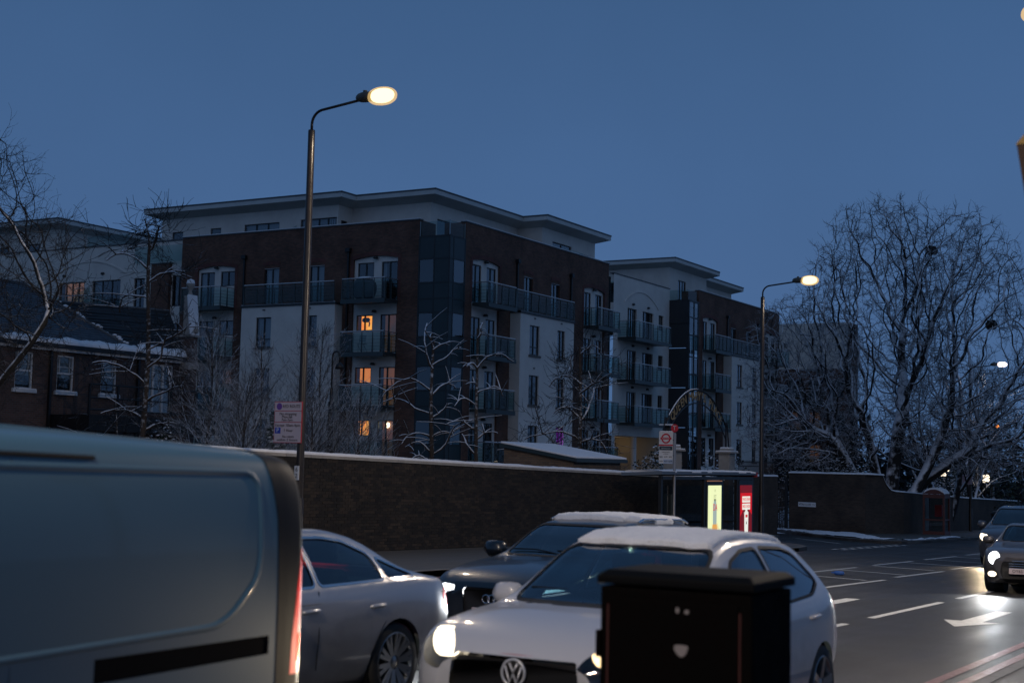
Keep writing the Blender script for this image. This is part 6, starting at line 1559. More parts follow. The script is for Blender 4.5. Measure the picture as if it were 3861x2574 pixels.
# ---- silver saloon
s_ = car_root('saloon_car', 6.20, 7.70, R(-1), 'silver saloon with chrome window trim partly behind the white van', 'car')
SS = [(0.00, .30, .55, .42, .62, .54, .56, .64, .44, .68, .70), (0.08, .24, .70, .38, .76, .54, .70, .70, .54, .74, .76), (0.40, .18, .84, .34, .88, .58, .83, .83, .64, .86, .88),
      (0.90, .17, .88, .34, .915, .60, .87, .89, .68, .93, .955), (1.35, .17, .88, .34, .92, .61, .88, .925, .69, .97, 1.0), (1.60, .17, .88, .34, .92, .61, .88, .935, .67, 1.07, 1.10),
      (1.95, .17, .88, .34, .92, .62, .88, .94, .63, 1.23, 1.27), (2.25, .17, .88, .34, .92, .62, .88, .945, .60, 1.335, 1.375), (2.60, .17, .88, .34, .92, .62, .88, .95, .59, 1.375, 1.42),
      (3.00, .17, .88, .34, .92, .62, .88, .96, .58, 1.375, 1.42), (3.40, .17, .88, .34, .92, .63, .88, .975, .57, 1.325, 1.37), (3.75, .17, .88, .34, .92, .65, .875, .99, .57, 1.22, 1.255), (4.02, .18, .875, .35, .915, .67, .865, 1.0, .60, 1.10, 1.125),
      (4.22, .20, .865, .37, .905, .68, .85, .985, .64, 1.03, 1.045), (4.42, .24, .83, .40, .87, .68, .81, .965, .64, .995, 1.01), (4.55, .28, .77, .43, .82, .66, .75, .92, .58, .965, .985), (4.60, .32, .68, .46, .74, .64, .68, .84, .52, .88, .90), (4.62, .38, .60, .48, .66, .6, .6, .76, .46, .80, .82)]
bm = loft(SS, 80)
for x in (.86, 3.68): arch_cut(bm, s_, x, .36, .90, .33)
windows_side(bm, s_, [[(1.72, .975), (2.62, .99), (2.62, 1.33), (2.45, 1.325), (2.18, 1.235)], [(2.68, .993), (3.52, 1.015), (3.50, 1.20), (3.22, 1.305), (2.95, 1.335), (2.68, 1.335)], [(3.56, 1.016), (3.96, 1.03), (3.58, 1.175)]], trim='chrome', trim_w=.02)
windscreen(bm, s_, [(-.68, 1.02), (.68, 1.02), (.56, 1.34), (-.56, 1.34)], lambda c: 1.2 < c.x < 2.5 and c.z > 1.0)
windscreen(bm, s_, [(-.58, 1.08), (.58, 1.08), (.52, 1.34), (-.52, 1.34)], lambda c: c.x > 3.2 and c.z > 1.05, 'rear_window')
for s in (1, -1):
    P = [(.38, .74), (.80, .74), (.86, .82), (.82, .90), (.40, .88)]; P = P if s > 0 else mirror_poly(P)[::-1]
    front_piece(bm, s_, P, lambda c: c.x > 4.3, 'tail_light', 'tail_lit', .004, .03)
    for x in (2.42, 3.28): hd = part('door_handle', MB().tube([(x, .905 * s, .80), (x + .04, .93 * s, .805), (x + .17, .93 * s, .81), (x + .21, .905 * s, .81)], .018, 8), 'paint_silver', s_, True)
    for x, a in ((2.62, 2.62), (1.62, 1.6)): part('door_seam', MB().tube([(x, s * .905, .36), (x, s * .924, .62), (x + .02, s * .885, .95)], .0045, 4), 'trim_black', s_)
    part('door_seam', MB().tube([(3.30, s * .915, .42), (3.44, s * .923, .62), (3.60, s * .905, .80), (3.62, s * .89, .93)], .0045, 4), 'trim_black', s_)
    part('body_crease', MB().tube([(.9, s * .897, .845), (2.6, s * .905, .855), (4.5, s * .848, .875)], .0045, 4), 'rim_dark', s_)
    for x in (.86, 3.68): wheel(s_, x, .79 * s, .328, s, .25, 10, style='twin')
    part('door_mirror', blob((1.86, 1.0 * s, 1.02), (.09, .13, .08), 6), 'paint_silver', s_, True)
    P = [(.50, .62), (.80, .60), (.82, .70), (.50, .70)]; P = P if s > 0 else mirror_poly(P)[::-1]
    front_piece(bm, s_, P, lambda c: c.x < .7, 'headlight', 'lens', .002, .03)
front_piece(bm, s_, [(-.4, .34), (.4, .34), (.44, .66), (-.44, .66)], lambda c: c.x < .5, 'grille', 'trim_black', -.02, .04)
seats(s_, (2.35, 3.25), .50, 1.95); part('floor_pan', MB().box(.5, 4.3, -.62, .62, .2, .25), 'trim_black', s_); part('rear_view_mirror', MB().box(2.16, 2.18, -.1, .1, 1.22, 1.29), 'seat', s_)
part('parcel_shelf', MB().box(3.5, 4.0, -.6, .6, .95, .98), 'seat', s_); finish(bm, s_, 'paint_silver')

# ---- black estate car
b_ = car_root('estate_car', 13.02, 7.68, R(1.5), 'black estate car with snowy roof and one bright headlight showing', 'car')
BS = [(0.00, .30, .55, .42, .64, .54, .58, .66, .44, .70, .72), (0.08, .24, .72, .38, .78, .54, .72, .73, .54, .77, .79), (0.40, .18, .86, .34, .89, .58, .84, .84, .66, .88, .90),
      (0.95, .17, .88, .34, .915, .60, .87, .91, .69, .95, .975), (1.40, .17, .89, .34, .92, .61, .885, .945, .70, .99, 1.02), (1.62, .17, .89, .34, .92, .61, .885, .955, .68, 1.08, 1.115),
      (1.95, .17, .89, .34, .92, .62, .885, .96, .645, 1.25, 1.285), (2.28, .17, .89, .34, .92, .62, .885, .965, .61, 1.365, 1.405), (2.65, .17, .89, .34, .92, .62, .885, .97, .60, 1.40, 1.45), (3.40, .17, .89, .34, .92, .63, .885, .985, .60, 1.40, 1.45),
      (4.10, .18, .88, .35, .91, .65, .87, 1.0, .58, 1.36, 1.405), (4.45, .22, .86, .38, .89, .67, .84, 1.0, .57, 1.26, 1.29), (4.68, .28, .82, .42, .85, .68, .80, .95, .6, 1.03, 1.05), (4.78, .34, .68, .46, .74, .62, .68, .78, .5, .82, .84)]
bm = loft(BS, 64); src = bm.copy()
for x in (.92, 3.76): arch_cut(bm, b_, x, .36, .90, .33)
windows_side(bm, b_, [[(1.75, .995), (2.66, 1.01), (2.66, 1.355), (2.48, 1.35), (2.2, 1.265)], [(2.73, 1.012), (3.55, 1.03), (3.55, 1.355), (2.73, 1.358)], [(3.62, 1.032), (4.22, 1.06), (4.05, 1.32), (3.62, 1.35)]], trim='chrome', trim_w=.018)
windscreen(bm, b_, [(-.69, 1.035), (.69, 1.035), (.575, 1.365), (-.575, 1.365)], lambda c: 1.25 < c.x < 2.5 and c.z > 1.02)
for s in (1, -1):
    P = [(.46, .60), (.76, .615), (.82, .70), (.78, .765), (.50, .74)]; P = P if s > 0 else mirror_poly(P)[::-1]
    h = front_piece(bm, b_, P, lambda c: c.x < .8 and c.z > .5, 'headlight', 'lens', .002, .02)
    sub('bulb', MB().box(.10, .22, min(.50 * s, .78 * s), max(.50 * s, .78 * s), .62, .745) if False else blob((.20, .63 * s, .68), (.06, .15, .065), 3), 'xenon', h, True); sub('housing', MB().box(.24, .34, .63 * s - .15, .63 * s + .15, .60, .76), 'lamp_chrome', h)
    part('door_mirror', blob((1.86, 1.02 * s, 1.06), (.10, .15, .095), 6), 'paint_black', b_, True)
    for x in (.92, 3.76): wheel(b_, x, .80 * s, .328, s, .24, 5)
    part('roof_rail', MB().tube([(2.45, .58 * s, 1.425), (2.6, .58 * s, 1.46), (3.9, .57 * s, 1.45), (4.05, .57 * s, 1.41)], .014, 6), 'chrome', b_)
GP = [(-.24, .22), (.24, .22), (.36, .45), (.38, .73), (-.38, .73), (-.36, .45)]
front_piece(bm, b_, grow_poly(GP, .022), lambda c: c.x < .5, 'grille_frame', 'chrome', .004, .04) if False else None
front_piece(bm, b_, GP, lambda c: c.x < .5, 'grille', 'trim_black', -.015, .05)
part('grille_frame', MB().tube([(.045 + .14 * y * y, y, z) for y, z in round_poly(GP, .05) + [round_poly(GP, .05)[0]]], .011, 6), 'chrome', b_, True)
for k in range(7): part('grille_bar', MB().tube([(.045 + .14 * y * y, y, .30 + k * .062) for y in np.linspace(-.3, .3, 7)], .006, 4), 'rim_dark', b_)
ring_badge(b_, (.012, 0, .615), (-1, 0, 0), (0, 0, 1), [(-.099, .043), (-.033, .043), (.033, .043), (.099, .043)], 'chrome', tube=.007)
part('number_plate', MB().box(.0, .012, -.26, .26, .41, .52), 'plate_white', b_)
seats(b_, (2.4, 3.3), .52, 1.95); part('dashboard', MB().box(1.5, 1.95, -.68, .68, .72, 1.0), 'seat', b_, bevel=.06); part('floor_pan', MB().box(.5, 4.3, -.62, .62, .2, .25), 'trim_black', b_); part('rear_view_mirror', MB().box(2.12, 2.14, -.1, .1, 1.25, 1.32), 'seat', b_)
for y0, y1 in ((-.6, .05), (0, .62)): part('wiper', MB().tube([(1.5, y0, 1.05), (1.56, (y0 + y1) / 2, 1.09), (1.57, y1, 1.085)], .008, 4), 'trim_black', b_)
snow_roof(src, b_, [(2.55, -.56), (2.50, .56), (3.3, .60), (4.0, .54), (4.05, -.54), (3.3, -.60)], lambda c: c.z > 1.3, .07, 8)
src.free(); finish(bm, b_, 'paint_black')
for s in (1, -1): lamp_on(b_, (-.05, .63 * s, .66), (-8, .75 * s, -.1), 110, (.93, .97, 1), R(64))

# ---- small dark car coming down the near lane
m_ = car_root('compact_car', 30.0, 5.42, R(0), 'small dark car with round glowing headlights and chrome grille bars at the right edge', 'car')
MS = [(0.00, .30, .50, .42, .58, .52, .54, .66, .44, .72, .74), (0.08, .22, .68, .36, .74, .52, .69, .74, .54, .80, .82), (0.35, .18, .80, .34, .84, .56, .79, .84, .62, .88, .90), (0.80, .17, .82, .34, .845, .58, .81, .90, .66, .94, .96), (1.05, .17, .82, .34, .845, .60, .815, .93, .66, .99, 1.02),
      (1.25, .17, .82, .34, .845, .60, .815, .94, .635, 1.13, 1.16), (1.50, .17, .82, .34, .845, .60, .815, .945, .60, 1.30, 1.33), (1.75, .17, .82, .34, .845, .60, .815, .95, .59, 1.36, 1.395), (2.6, .17, .82, .34, .845, .61, .815, .96, .58, 1.36, 1.40), (3.30, .2, .80, .36, .83, .63, .79, .97, .56, 1.30, 1.335), (3.55, .26, .76, .4, .79, .63, .75, .95, .58, 1.08, 1.1), (3.72, .34, .6, .45, .66, .58, .62, .74, .5, .8, .82)]
bm = loft(MS, 52)
for x in (.68, 3.15): arch_cut(bm, m_, x, .325, .82, .30)
windows_side(bm, m_, [[(1.45, .975), (2.35, .99), (2.35, 1.32), (1.80, 1.315)], [(2.42, .992), (3.2, 1.01), (3.1, 1.27), (2.42, 1.318)]])
windscreen(bm, m_, [(-.62, 1.035), (.62, 1.035), (.56, 1.325), (-.56, 1.325)], lambda c: .9 < c.x < 1.95 and c.z > 1.02)
for s in (1, -1):
    P = [(.56 * s + .12 * math.cos(a) * s, .70 + .13 * math.sin(a)) for a in np.linspace(0, 2 * math.pi, 20, endpoint=False)]
    h = front_piece(bm, m_, P, lambda c: c.x < .8 and c.z > .5, 'headlight', 'xenon', .004, .0)
    ring_badge(m_, (.14, .56 * s, .70), (-1, 0, .2), (0, 0, 1), [(0, .135)], 'chrome', 'headlight_ring', .01)
    P = [(.60 * s + .09 * math.cos(a) * s, .38 + .055 * math.sin(a)) for a in np.linspace(0, 2 * math.pi, 14, endpoint=False)]
    front_piece(bm, m_, P, lambda c: c.x < .6, 'fog_lamp', 'headlight', .004, .0)
    for x in (.68, 3.15): wheel(m_, x, .72 * s, .30, s, .21, 6)
    part('door_mirror', blob((1.42, .95 * s, 1.03), (.08, .12, .08), 6), 'paint_grey', m_, True)
GP = [(-.36, .22), (.36, .22), (.44, .42), (.40, .64), (-.40, .64), (-.44, .42)]
front_piece(bm, m_, GP, lambda c: c.x < .5, 'grille', 'trim_black', -.01, .06)
for z in (.655, .60, .555, .51): part('grille_bar', MB().tube([(.0 + .22 * abs(y) ** 2, y, z) for y in np.linspace(-.42, .42, 11)], .012 if z > .65 else .008, 5), 'chrome', m_, True)
part('number_plate', MB().box(-.02, .0, -.26, .26, .40, .51), 'plate_white', m_)
me = textmesh('OY65 KBN', .085, 'print_black'); me.transform(Matrix(((0, 0, -1, -.023), (-1, 0, 0, 0), (0, 1, 0, .455), (0, 0, 0, 1)))); part('lettering', me, None, m_)
seats(m_, (1.9,), .5, 1.5); finish(bm, m_, 'paint_grey')
for s in (1, -1): lamp_on(m_, (-.1, .56 * s, .68), (-6, .5 * s, .0), 150, (.93, .97, 1), R(75))

# ---- taller people carrier behind it
n_ = car_root('people_carrier', 42.4, 8.05, R(0), 'grey people carrier with warm headlights behind the small dark car', 'car')
NS = [(0.00, .32, .55, .44, .64, .58, .6, .74, .46, .8, .82), (0.1, .24, .76, .4, .80, .58, .76, .86, .56, .90, .92), (0.45, .2, .88, .38, .90, .62, .86, .98, .64, 1.03, 1.05), (0.95, .2, .90, .38, .915, .64, .88, 1.05, .70, 1.13, 1.16), (1.15, .2, .90, .38, .915, .64, .885, 1.07, .68, 1.25, 1.28), (1.6, .2, .90, .38, .915, .64, .885, 1.08, .64, 1.52, 1.55), (1.95, .2, .90, .38, .915, .64, .885, 1.085, .63, 1.66, 1.70), (2.6, .2, .90, .38, .915, .64, .885, 1.09, .63, 1.71, 1.755), (4.0, .2, .9, .38, .915, .66, .88, 1.1, .62, 1.69, 1.735), (4.45, .26, .86, .4, .88, .66, .85, 1.1, .62, 1.5, 1.53), (4.65, .34, .7, .46, .74, .62, .7, .9, .55, .98, 1.0)]
bm = loft(NS, 44)
for x in (.92, 3.65): arch_cut(bm, n_, x, .37, .90, .34)
windows_side(bm, n_, [[(1.65, 1.12), (2.55, 1.13), (2.55, 1.63), (2.1, 1.60)], [(2.65, 1.13), (4.1, 1.16), (4.0, 1.60), (2.65, 1.64)]])
windscreen(bm, n_, [(-.68, 1.20), (.68, 1.20), (.58, 1.64), (-.58, 1.64)], lambda c: .9 < c.x < 2.15 and c.z > 1.17)
for s in (1, -1):
    P = [(.50, .74), (.72, .72), (.82, .82), (.80, .93), (.60, .90)]; P = P if s > 0 else mirror_poly(P)[::-1]
    h = front_piece(bm, n_, P, lambda c: c.x < .8 and c.z > .6, 'headlight', 'headlight', .003, .03)
    for x in (.92, 3.65): wheel(n_, x, .80 * s, .33, s, .22, 7)
    part('door_mirror', blob((1.5, 1.03 * s, 1.17), (.09, .13, .11), 6), 'paint_navy', n_, True)
front_piece(bm, n_, [(-.4, .3), (.4, .3), (.42, .72), (-.42, .72)], lambda c: c.x < .5, 'grille', 'trim_black', -.01, .05)
part('number_plate', MB().box(-.02, .0, -.26, .26, .46, .57), 'plate_white', n_); part('aerial', MB().tube([(2.0, .0, 1.71), (2.15, .0, 2.05)], .006, 4), 'trim_black', n_)
seats(n_, (2.2,), .62, 1.8); finish(bm, n_, 'paint_navy')
for s in (1, -1): lamp_on(n_, (-.1, .66 * s, .80), (-9, .6 * s, .0), 160, (1, .78, .5), R(80))

# ---- pale panel van
v_ = car_root('panel_van', 1.03, 5.54, 0, 'large grey blue panel van with lit red tail light at the left edge', 'van')
VL = 4.86
VS = [(0.00, .35, .60, .48, .72, .62, .66, .80, .50, .86, .90), (0.10, .26, .82, .42, .86, .62, .80, .96, .58, 1.02, 1.05), (0.55, .24, .93, .42, .95, .66, .88, 1.10, .66, 1.18, 1.22), (1.0, .24, .945, .42, .955, .7, .90, 1.2, .70, 1.45, 1.5), (1.45, .24, .945, .42, .955, .75, .925, 1.35, .72, 1.82, 1.90), (1.75, .24, .945, .42, .955, .8, .93, 1.5, .76, 1.90, 2.00),
      (2.2, .24, .945, .42, .955, .85, .935, 1.58, .82, 1.91, 2.02), (3.2, .24, .945, .42, .955, .85, .935, 1.58, .84, 1.905, 2.01), (4.3, .24, .945, .42, .955, .85, .935, 1.58, .85, 1.895, 1.985), (4.66, .24, .945, .42, .955, .85, .935, 1.58, .85, 1.885, 1.97), (4.77, .26, .938, .43, .947, .85, .928, 1.58, .84, 1.87, 1.955), (4.83, .30, .91, .46, .92, .85, .90, 1.57, .81, 1.84, 1.92), (4.86, .36, .85, .5, .86, .85, .845, 1.54, .75, 1.78, 1.86)]
bm = loft(VS, 84, 8)
for x in (.95, 4.04): arch_cut(bm, v_, x, .38, .935, .34)
# pressed side panel: a rounded bead follows its outline on the skin
from mathutils.bvhtree import BVHTree
VP = round_poly([(2.05, 1.01), (4.22, 1.10), (4.44, 1.30), (4.47, 1.42), (4.47, 1.76), (4.41, 1.815), (2.05, 1.80)], .13, 6)
vt = BVHTree.FromBMesh(bm)
def on_side(x, z, s):
    h = vt.ray_cast(Vector((x, s * 2, z)), Vector((0, -s, 0)))[0]; return h if h else Vector((x, s * .9, z))
for s in (1, -1):
    pts = []
    L_ = VP + [VP[0]]
    for (a0, b0), (a1, b1) in zip(L_[:-1], L_[1:]):
        n = max(1, int(math.hypot(a1 - a0, b1 - b0) / .06))
        for k in range(n): pts.append(on_side(a0 + (a1 - a0) * k / n, b0 + (b1 - b0) * k / n, s))
    pts.append(pts[0]); mb = MB(); nv = len(pts)
    prof = [(-.026, -.004), (-.016, .005), (-.006, .009), (.006, .006), (.016, -.002), (.026, -.006)]
    cx_, cz_ = 3.2, 1.4
    for i, p in enumerate(pts):
        d = (pts[(i + 1) % (nv - 1)] - pts[i - 1 if i else nv - 2]); d.y = 0; d.normalize(); nrm = Vector((d.z, 0, -d.x))
        if nrm.dot(p - Vector((cx_, p.y, cz_))) < 0: nrm = -nrm
        for o_, h in prof: mb.v.append(tuple(p - nrm * o_ + Vector((0, s * h, 0))))
    m = len(prof)
    for i in range(nv - 1):
        for j in range(m - 1): mb.f.append((i * m + j, i * m + j + 1, (i + 1) * m + j + 1, (i + 1) * m + j))
    part('panel_bead', mb, 'paint_van', v_, True)
RS = [(3.40, .90), (4.55, .935), (4.55, 1.025), (3.40, 1.005)]
for s in (1, -1):
    lim = lambda c, s=s: c.y * s > .4
    knife(bm, RS, 'side', lim); detach(bm, take(bm, RS, 'side', lim), 'door_rail', 'trim_matte', v_, -.010)
    RC = [(4.61, .28), (4.95, .28), (4.95, 2.1), (4.55, 2.1), (4.56, 1.86), (4.60, 1.6), (4.61, 1.2)]
    TL = [(4.72, .82), (4.84, .82), (4.852, 1.0), (4.852, 1.3), (4.845, 1.43), (4.825, 1.45), (4.77, 1.25), (4.73, 1.0)]
    knife(bm, RC, 'side', lim); knife(bm, TL, 'side', lim)
    tl = take(bm, TL, 'side', lim)
    if tl: detach(bm, tl, 'tail_light', 'tail_lit' if s < 0 else 'tail_dim', v_, .006)
    rc = take(bm, RC, 'side', lambda c, s=s: c.y * s > .55)
    detach(bm, rc, 'rear_corner', 'trim_black', v_, .004)
    if s < 0: part('tail_bulb', MB().tube([(4.79, -.948, .88), (4.795, -.946, 1.02)], .007, 6), 'tail_hot', v_)
    part('roof_gutter', MB().tube([(1.9, s * .868, 1.862), (3.0, s * .872, 1.862), (3.40, s * .874, 1.86)], .012, 6), 'trim_black', v_)
    part('panel_seam', MB().tube([(2.95, s * .96, .45), (2.95, s * .957, .8), (2.95, s * .935, 1.5), (2.95, s * .88, 1.84)], .004, 4), 'rim_dark', v_)
    for x in (.95, 4.04): wheel(v_, x, .82 * s, .335, s, .21, 6)
    part('door_mirror', MB().box(1.1, 1.25, 1.0 * s - .1, 1.0 * s + .1, 1.2, 1.55), 'trim_black', v_, bevel=.05)
windows_side(bm, v_, [[(1.28, 1.24), (1.95, 1.24), (1.95, 1.72), (1.6, 1.72)]])
windscreen(bm, v_, [(-.70, 1.30), (.70, 1.30), (.62, 1.80), (-.62, 1.80)], lambda c: .6 < c.x < 1.8 and c.z > 1.25)
for y in (-.5, -.25, 0, .25, .5): part('roof_rib', MB().tube([(2.1, y, 2.005 - .10 * y * y), (3.2, y, 2.0 - .10 * y * y), (4.55, y, 1.965 - .10 * y * y)], .018, 6), 'paint_van', v_, True)
for y in (-.37, .37): part('rear_door', MB().box(4.861, 4.866, y - .34, y + .34, .55, 1.6), 'paint_van', v_)
part('number_plate', MB().box(4.87, 4.88, -.26, .26, .62, .73), 'plate_white', v_); finish(bm, v_, 'paint_van')
# ------------------------------------------------------------------ trees and shrubs
barkmat('bark_big', (.016, .014, .013), -.02, .22, 3.0); barkmat('bark_twig', (.014, .013, .012), .08, .4, 5.0); barkmat('bark_pollard', (.06, .042, .03), .05, .35, 9.0); barkmat('bark_dry', (.018, .016, .015), .75, 1.1, 6.0)
pm('leaf_dark', (.018, .032, .016), .6, col2=(.03, .045, .02), nscale=4)
def snowleaf(name, leaf, lo, hi):
    return barkmat(name, leaf, lo, hi, 14.0)
snowleaf('leaf_snow', (.012, .022, .012), .45, .75)
def tube_fast(V, Fc, P, Rr, k):
    """queue a tapering tube with k sides; P (n,3), Rr (n)"""
    V.append((k, np.asarray(P, float), np.asarray(Rr, float)))
def tubes(Q):
    """all queued tubes at once, grouped by length and sides"""
    grp = {}
    for k, P, r in Q: grp.setdefault((k, len(P)), []).append((P, r))
    V, Fc, b = [], [], 0
    for (k, n), L in grp.items():
        P = np.stack([p for p, _ in L]); r = np.stack([x for _, x in L]); d = np.gradient(P, axis=1); d /= np.maximum(1e-9, np.linalg.norm(d, axis=2))[..., None]
        a = np.where(np.abs(d[:, :1, 2:3]) < .9, np.array([0, 0, 1.]), np.array([1., 0, 0])) * np.ones_like(d); x = np.cross(d, a); x /= np.maximum(1e-9, np.linalg.norm(x, axis=2))[..., None]; y = np.cross(d, x)
        t = np.arange(k) * 2 * np.pi / k
        ring = P[:, :, None, :] + (x[:, :, None, :] * np.cos(t)[:, None] + y[:, :, None, :] * np.sin(t)[:, None]) * r[:, :, None, None]
        m = len(L); V.append(ring.reshape(-1, 3)); i = np.arange(n - 1)[:, None] * k + np.arange(k); j = np.arange(n - 1)[:, None] * k + (np.arange(k) + 1) % k
        f = np.stack([i, j, j + k, i + k], -1).reshape(-1, 4); Fc.append((f[None] + (np.arange(m) * n * k)[:, None, None]).reshape(-1, 4) + b); b += m * n * k
    return V, Fc
def np_mesh(name, V, Fc, mat, smooth=True):
    if not Fc: V, Fc = tubes(V)
    V = np.concatenate(V); Fc = np.concatenate(Fc); me = bpy.data.meshes.new(name)
    me.vertices.add(len(V)); me.vertices.foreach_set('co', V.astype(np.float32).ravel()); me.loops.add(Fc.size); me.loops.foreach_set('vertex_index', Fc.astype(np.int32).ravel())
    me.polygons.add(len(Fc)); me.polygons.foreach_set('loop_start', np.arange(0, Fc.size, 4, dtype=np.int32)); me.polygons.foreach_set('loop_total', np.full(len(Fc), 4, dtype=np.int32))
    me.polygons.foreach_set('use_smooth', np.full(len(Fc), smooth)); me.update(calc_edges=True); me.validate(); me.materials.append(MATS[mat]); return me
class Tree:
    def __init__(s, seed, env=None, gnarl=.18, trop=.02, ratio=(.55, .8), rr=(.5, .7), nchild=(3, 5), ang=(.5, 1.0), minr=.006, seglen=.3, maxlev=5, start=.25, sub_trop=None):
        s.r = np.random.RandomState(seed); s.env = env; s.g = gnarl; s.t = trop; s.ratio = ratio; s.rr = rr; s.nc = nchild; s.ang = ang; s.minr = minr; s.sl = seglen; s.ml = maxlev; s.st = start
        s.V = {0: [], 1: []}; s.F = {0: [], 1: []}; s.count = 0
    def branch(s, p, d, r, L, lev):
        s.count += 1; n = max(3, int(L / (s.sl * (1 if lev < 3 else .7)))) ; p = np.array(p, float); d = np.array(d, float); d /= np.linalg.norm(d); P = [p.copy()]; Rr = [r]; D = [d]
        g = s.g * (1 if lev else .28) * (1.35 if lev > 2 and s.env else 1); N = s.r.normal(0, g, (n, 3)); N[:, 2] += s.t * (1 if lev < s.ml else .5); st_ = L / n
        for i in range(n):
            d = d + N[i]; d = d / math.sqrt(d[0] * d[0] + d[1] * d[1] + d[2] * d[2]); p = p + d * st_
            if s.env and lev > 0 and not s.env(p, lev): break
            P.append(p); D.append(d); Rr.append(r * (1 - .62 * (i + 1) / n) if lev < s.ml else r * (1 - .8 * (i + 1) / n))
        if len(P) < 3: return
        big = lev <= 2; tube_fast(s.V[0 if big else 1], s.F[0 if big else 1], P, np.maximum(Rr, s.minr * .55), 9 if lev == 0 else 6 if lev == 1 else 5 if lev == 2 else 3)
        if lev >= s.ml: return
        m = s.r.randint(s.nc[0], s.nc[1] + 1) if not isinstance(s.nc, dict) else s.r.randint(*s.nc[lev])
        for k in range(m):
            f = s.st + (1 - s.st) * (k + s.r.rand()) / m; i = min(len(P) - 1, max(1, int(f * (len(P) - 1)))); dd = D[i]; a = s.r.uniform(*s.ang)
            q = np.cross(dd, s.r.normal(size=3)); q /= np.linalg.norm(q); nd = dd * math.cos(a) + q * math.sin(a)
            rr = max(s.minr, Rr[i] * s.r.uniform(*s.rr)); s.branch(P[i], nd, rr, L * s.r.uniform(*s.ratio) * (1.05 - .35 * f), lev + 1)
        if lev < s.ml: s.branch(P[-1], D[-1], max(s.minr, Rr[-1]), L * s.r.uniform(*s.ratio) * .9, lev + 1)
    def build(s, t, m0, m1, names=('trunk', 'crown')):
        if s.V[0]: part(names[0], np_mesh(names[0], s.V[0], s.F[0], m0), None, t)
        if s.V[1]: part(names[1], np_mesh(names[1], s.V[1], s.F[1], m1), None, t)
def ell(c, r):
    return lambda p: ((p[0] - c[0]) / r[0]) ** 2 + ((p[1] - c[1]) / r[1]) ** 2 + ((p[2] - c[2]) / r[2]) ** 2 < 1
from mathutils.kdtree import KDTree
def colonise(seed, limbs, attract, step=.36, infl=2.6, kill=.62, iters=90, jit=.16, droop=0.0):
    """grow a branch skeleton from limb polylines into a cloud of attraction points"""
    rs = np.random.RandomState(seed); N = []; par_ = []
    for L in limbs:
        p = None; st_ = L[0]
        for k, q_ in enumerate(L[1:]):
            if not isinstance(q_, tuple): continue
            N.append(np.array(q_, float)); par_.append(st_ if p is None else p); p = len(N) - 1
    att = [np.array(a_) for a_ in attract]; t0 = 0
    for it in range(iters):
        if not att: break
        kd = KDTree(len(N))
        for i, p in enumerate(N): kd.insert(p, i)
        kd.balance(); acc = {}; keep = []
        for a_ in att:
            co, i, d = kd.find(a_)
            if d < kill: continue
            keep.append(a_)
            if d < infl + (2.5 if it < 12 else 0): acc.setdefault(i, []).append((a_ - N[i]) / d)
        att = keep
        if not acc: break
        for i, ds in acc.items():
            d = np.mean(ds, 0) + rs.normal(0, jit, 3); d[2] += .05 - droop
            d /= np.linalg.norm(d) + 1e-9; N.append(N[i] + d * step); par_.append(i)
    return N, par_
def skeleton_tree(t, N, par_, rtip, pw, seed, m0, m1, rmax=None, twigs=(3, 5), tl=(.45, .95), names=('trunk', 'crown')):
    n = len(N); ch = [[] for _ in range(n)]
    for i, p in enumerate(par_):
        if p >= 0: ch[p].append(i)
    r = np.zeros(n)
    for i in range(n - 1, -1, -1): r[i] = rtip if not ch[i] else sum(r[c] ** pw for c in ch[i]) ** (1 / pw)
    if rmax: r = np.minimum(r, rmax)
    rs = np.random.RandomState(seed); V0, V1 = [], []
    starts = [i for i in range(n) if par_[i] < 0]
    for i in range(n):
        if len(ch[i]) > 1:
            m = max(ch[i], key=lambda c: r[c]); starts += [c for c in ch[i] if c != m]
    for s0 in starts:
        P, Q = [], []; i = s0
        if par_[s0] >= 0: P.append(N[par_[s0]]); Q.append(min(r[par_[s0]], r[s0] * 1.25))
        while True:
            P.append(N[i]); Q.append(r[i])
            if not ch[i]: break
            i = max(ch[i], key=lambda c: r[c])
        if len(P) < 2: continue
        if len(P) == 2: P.insert(1, (P[0] + P[1]) / 2); Q.insert(1, (Q[0] + Q[1]) / 2)
        P = np.array(P); P[1:-1] = .5 * P[1:-1] + .25 * (P[:-2] + P[2:])
        big_ = max(Q) > .05; tube_fast(V0 if big_ else V1, None, P, Q, 9 if max(Q) > .2 else 6 if big_ else 4)
    T = Tree(seed, None, gnarl=.26, trop=.05, ratio=(.45, .7), rr=(.6, .8), nchild=(2, 4), ang=(.35, .9), minr=rtip * .55, seglen=.16, maxlev=4, start=.2)
    for i in range(n):
        if r[i] < rtip * 2.6 and par_[i] >= 0:
            d = N[i] - N[par_[i]]; d /= np.linalg.norm(d) + 1e-9
            for k in range(rs.randint(*twigs) if not ch[i] else rs.randint(0, 2)):
                T.branch(N[i], d + rs.normal(0, .75, 3), rtip * .85, rs.uniform(*tl), 3)
    V1 += T.V[1]
    part(names[0], np_mesh(names[0], V0, [], m0), None, t); part(names[1], np_mesh(names[1], V1, [], m1), None, t)
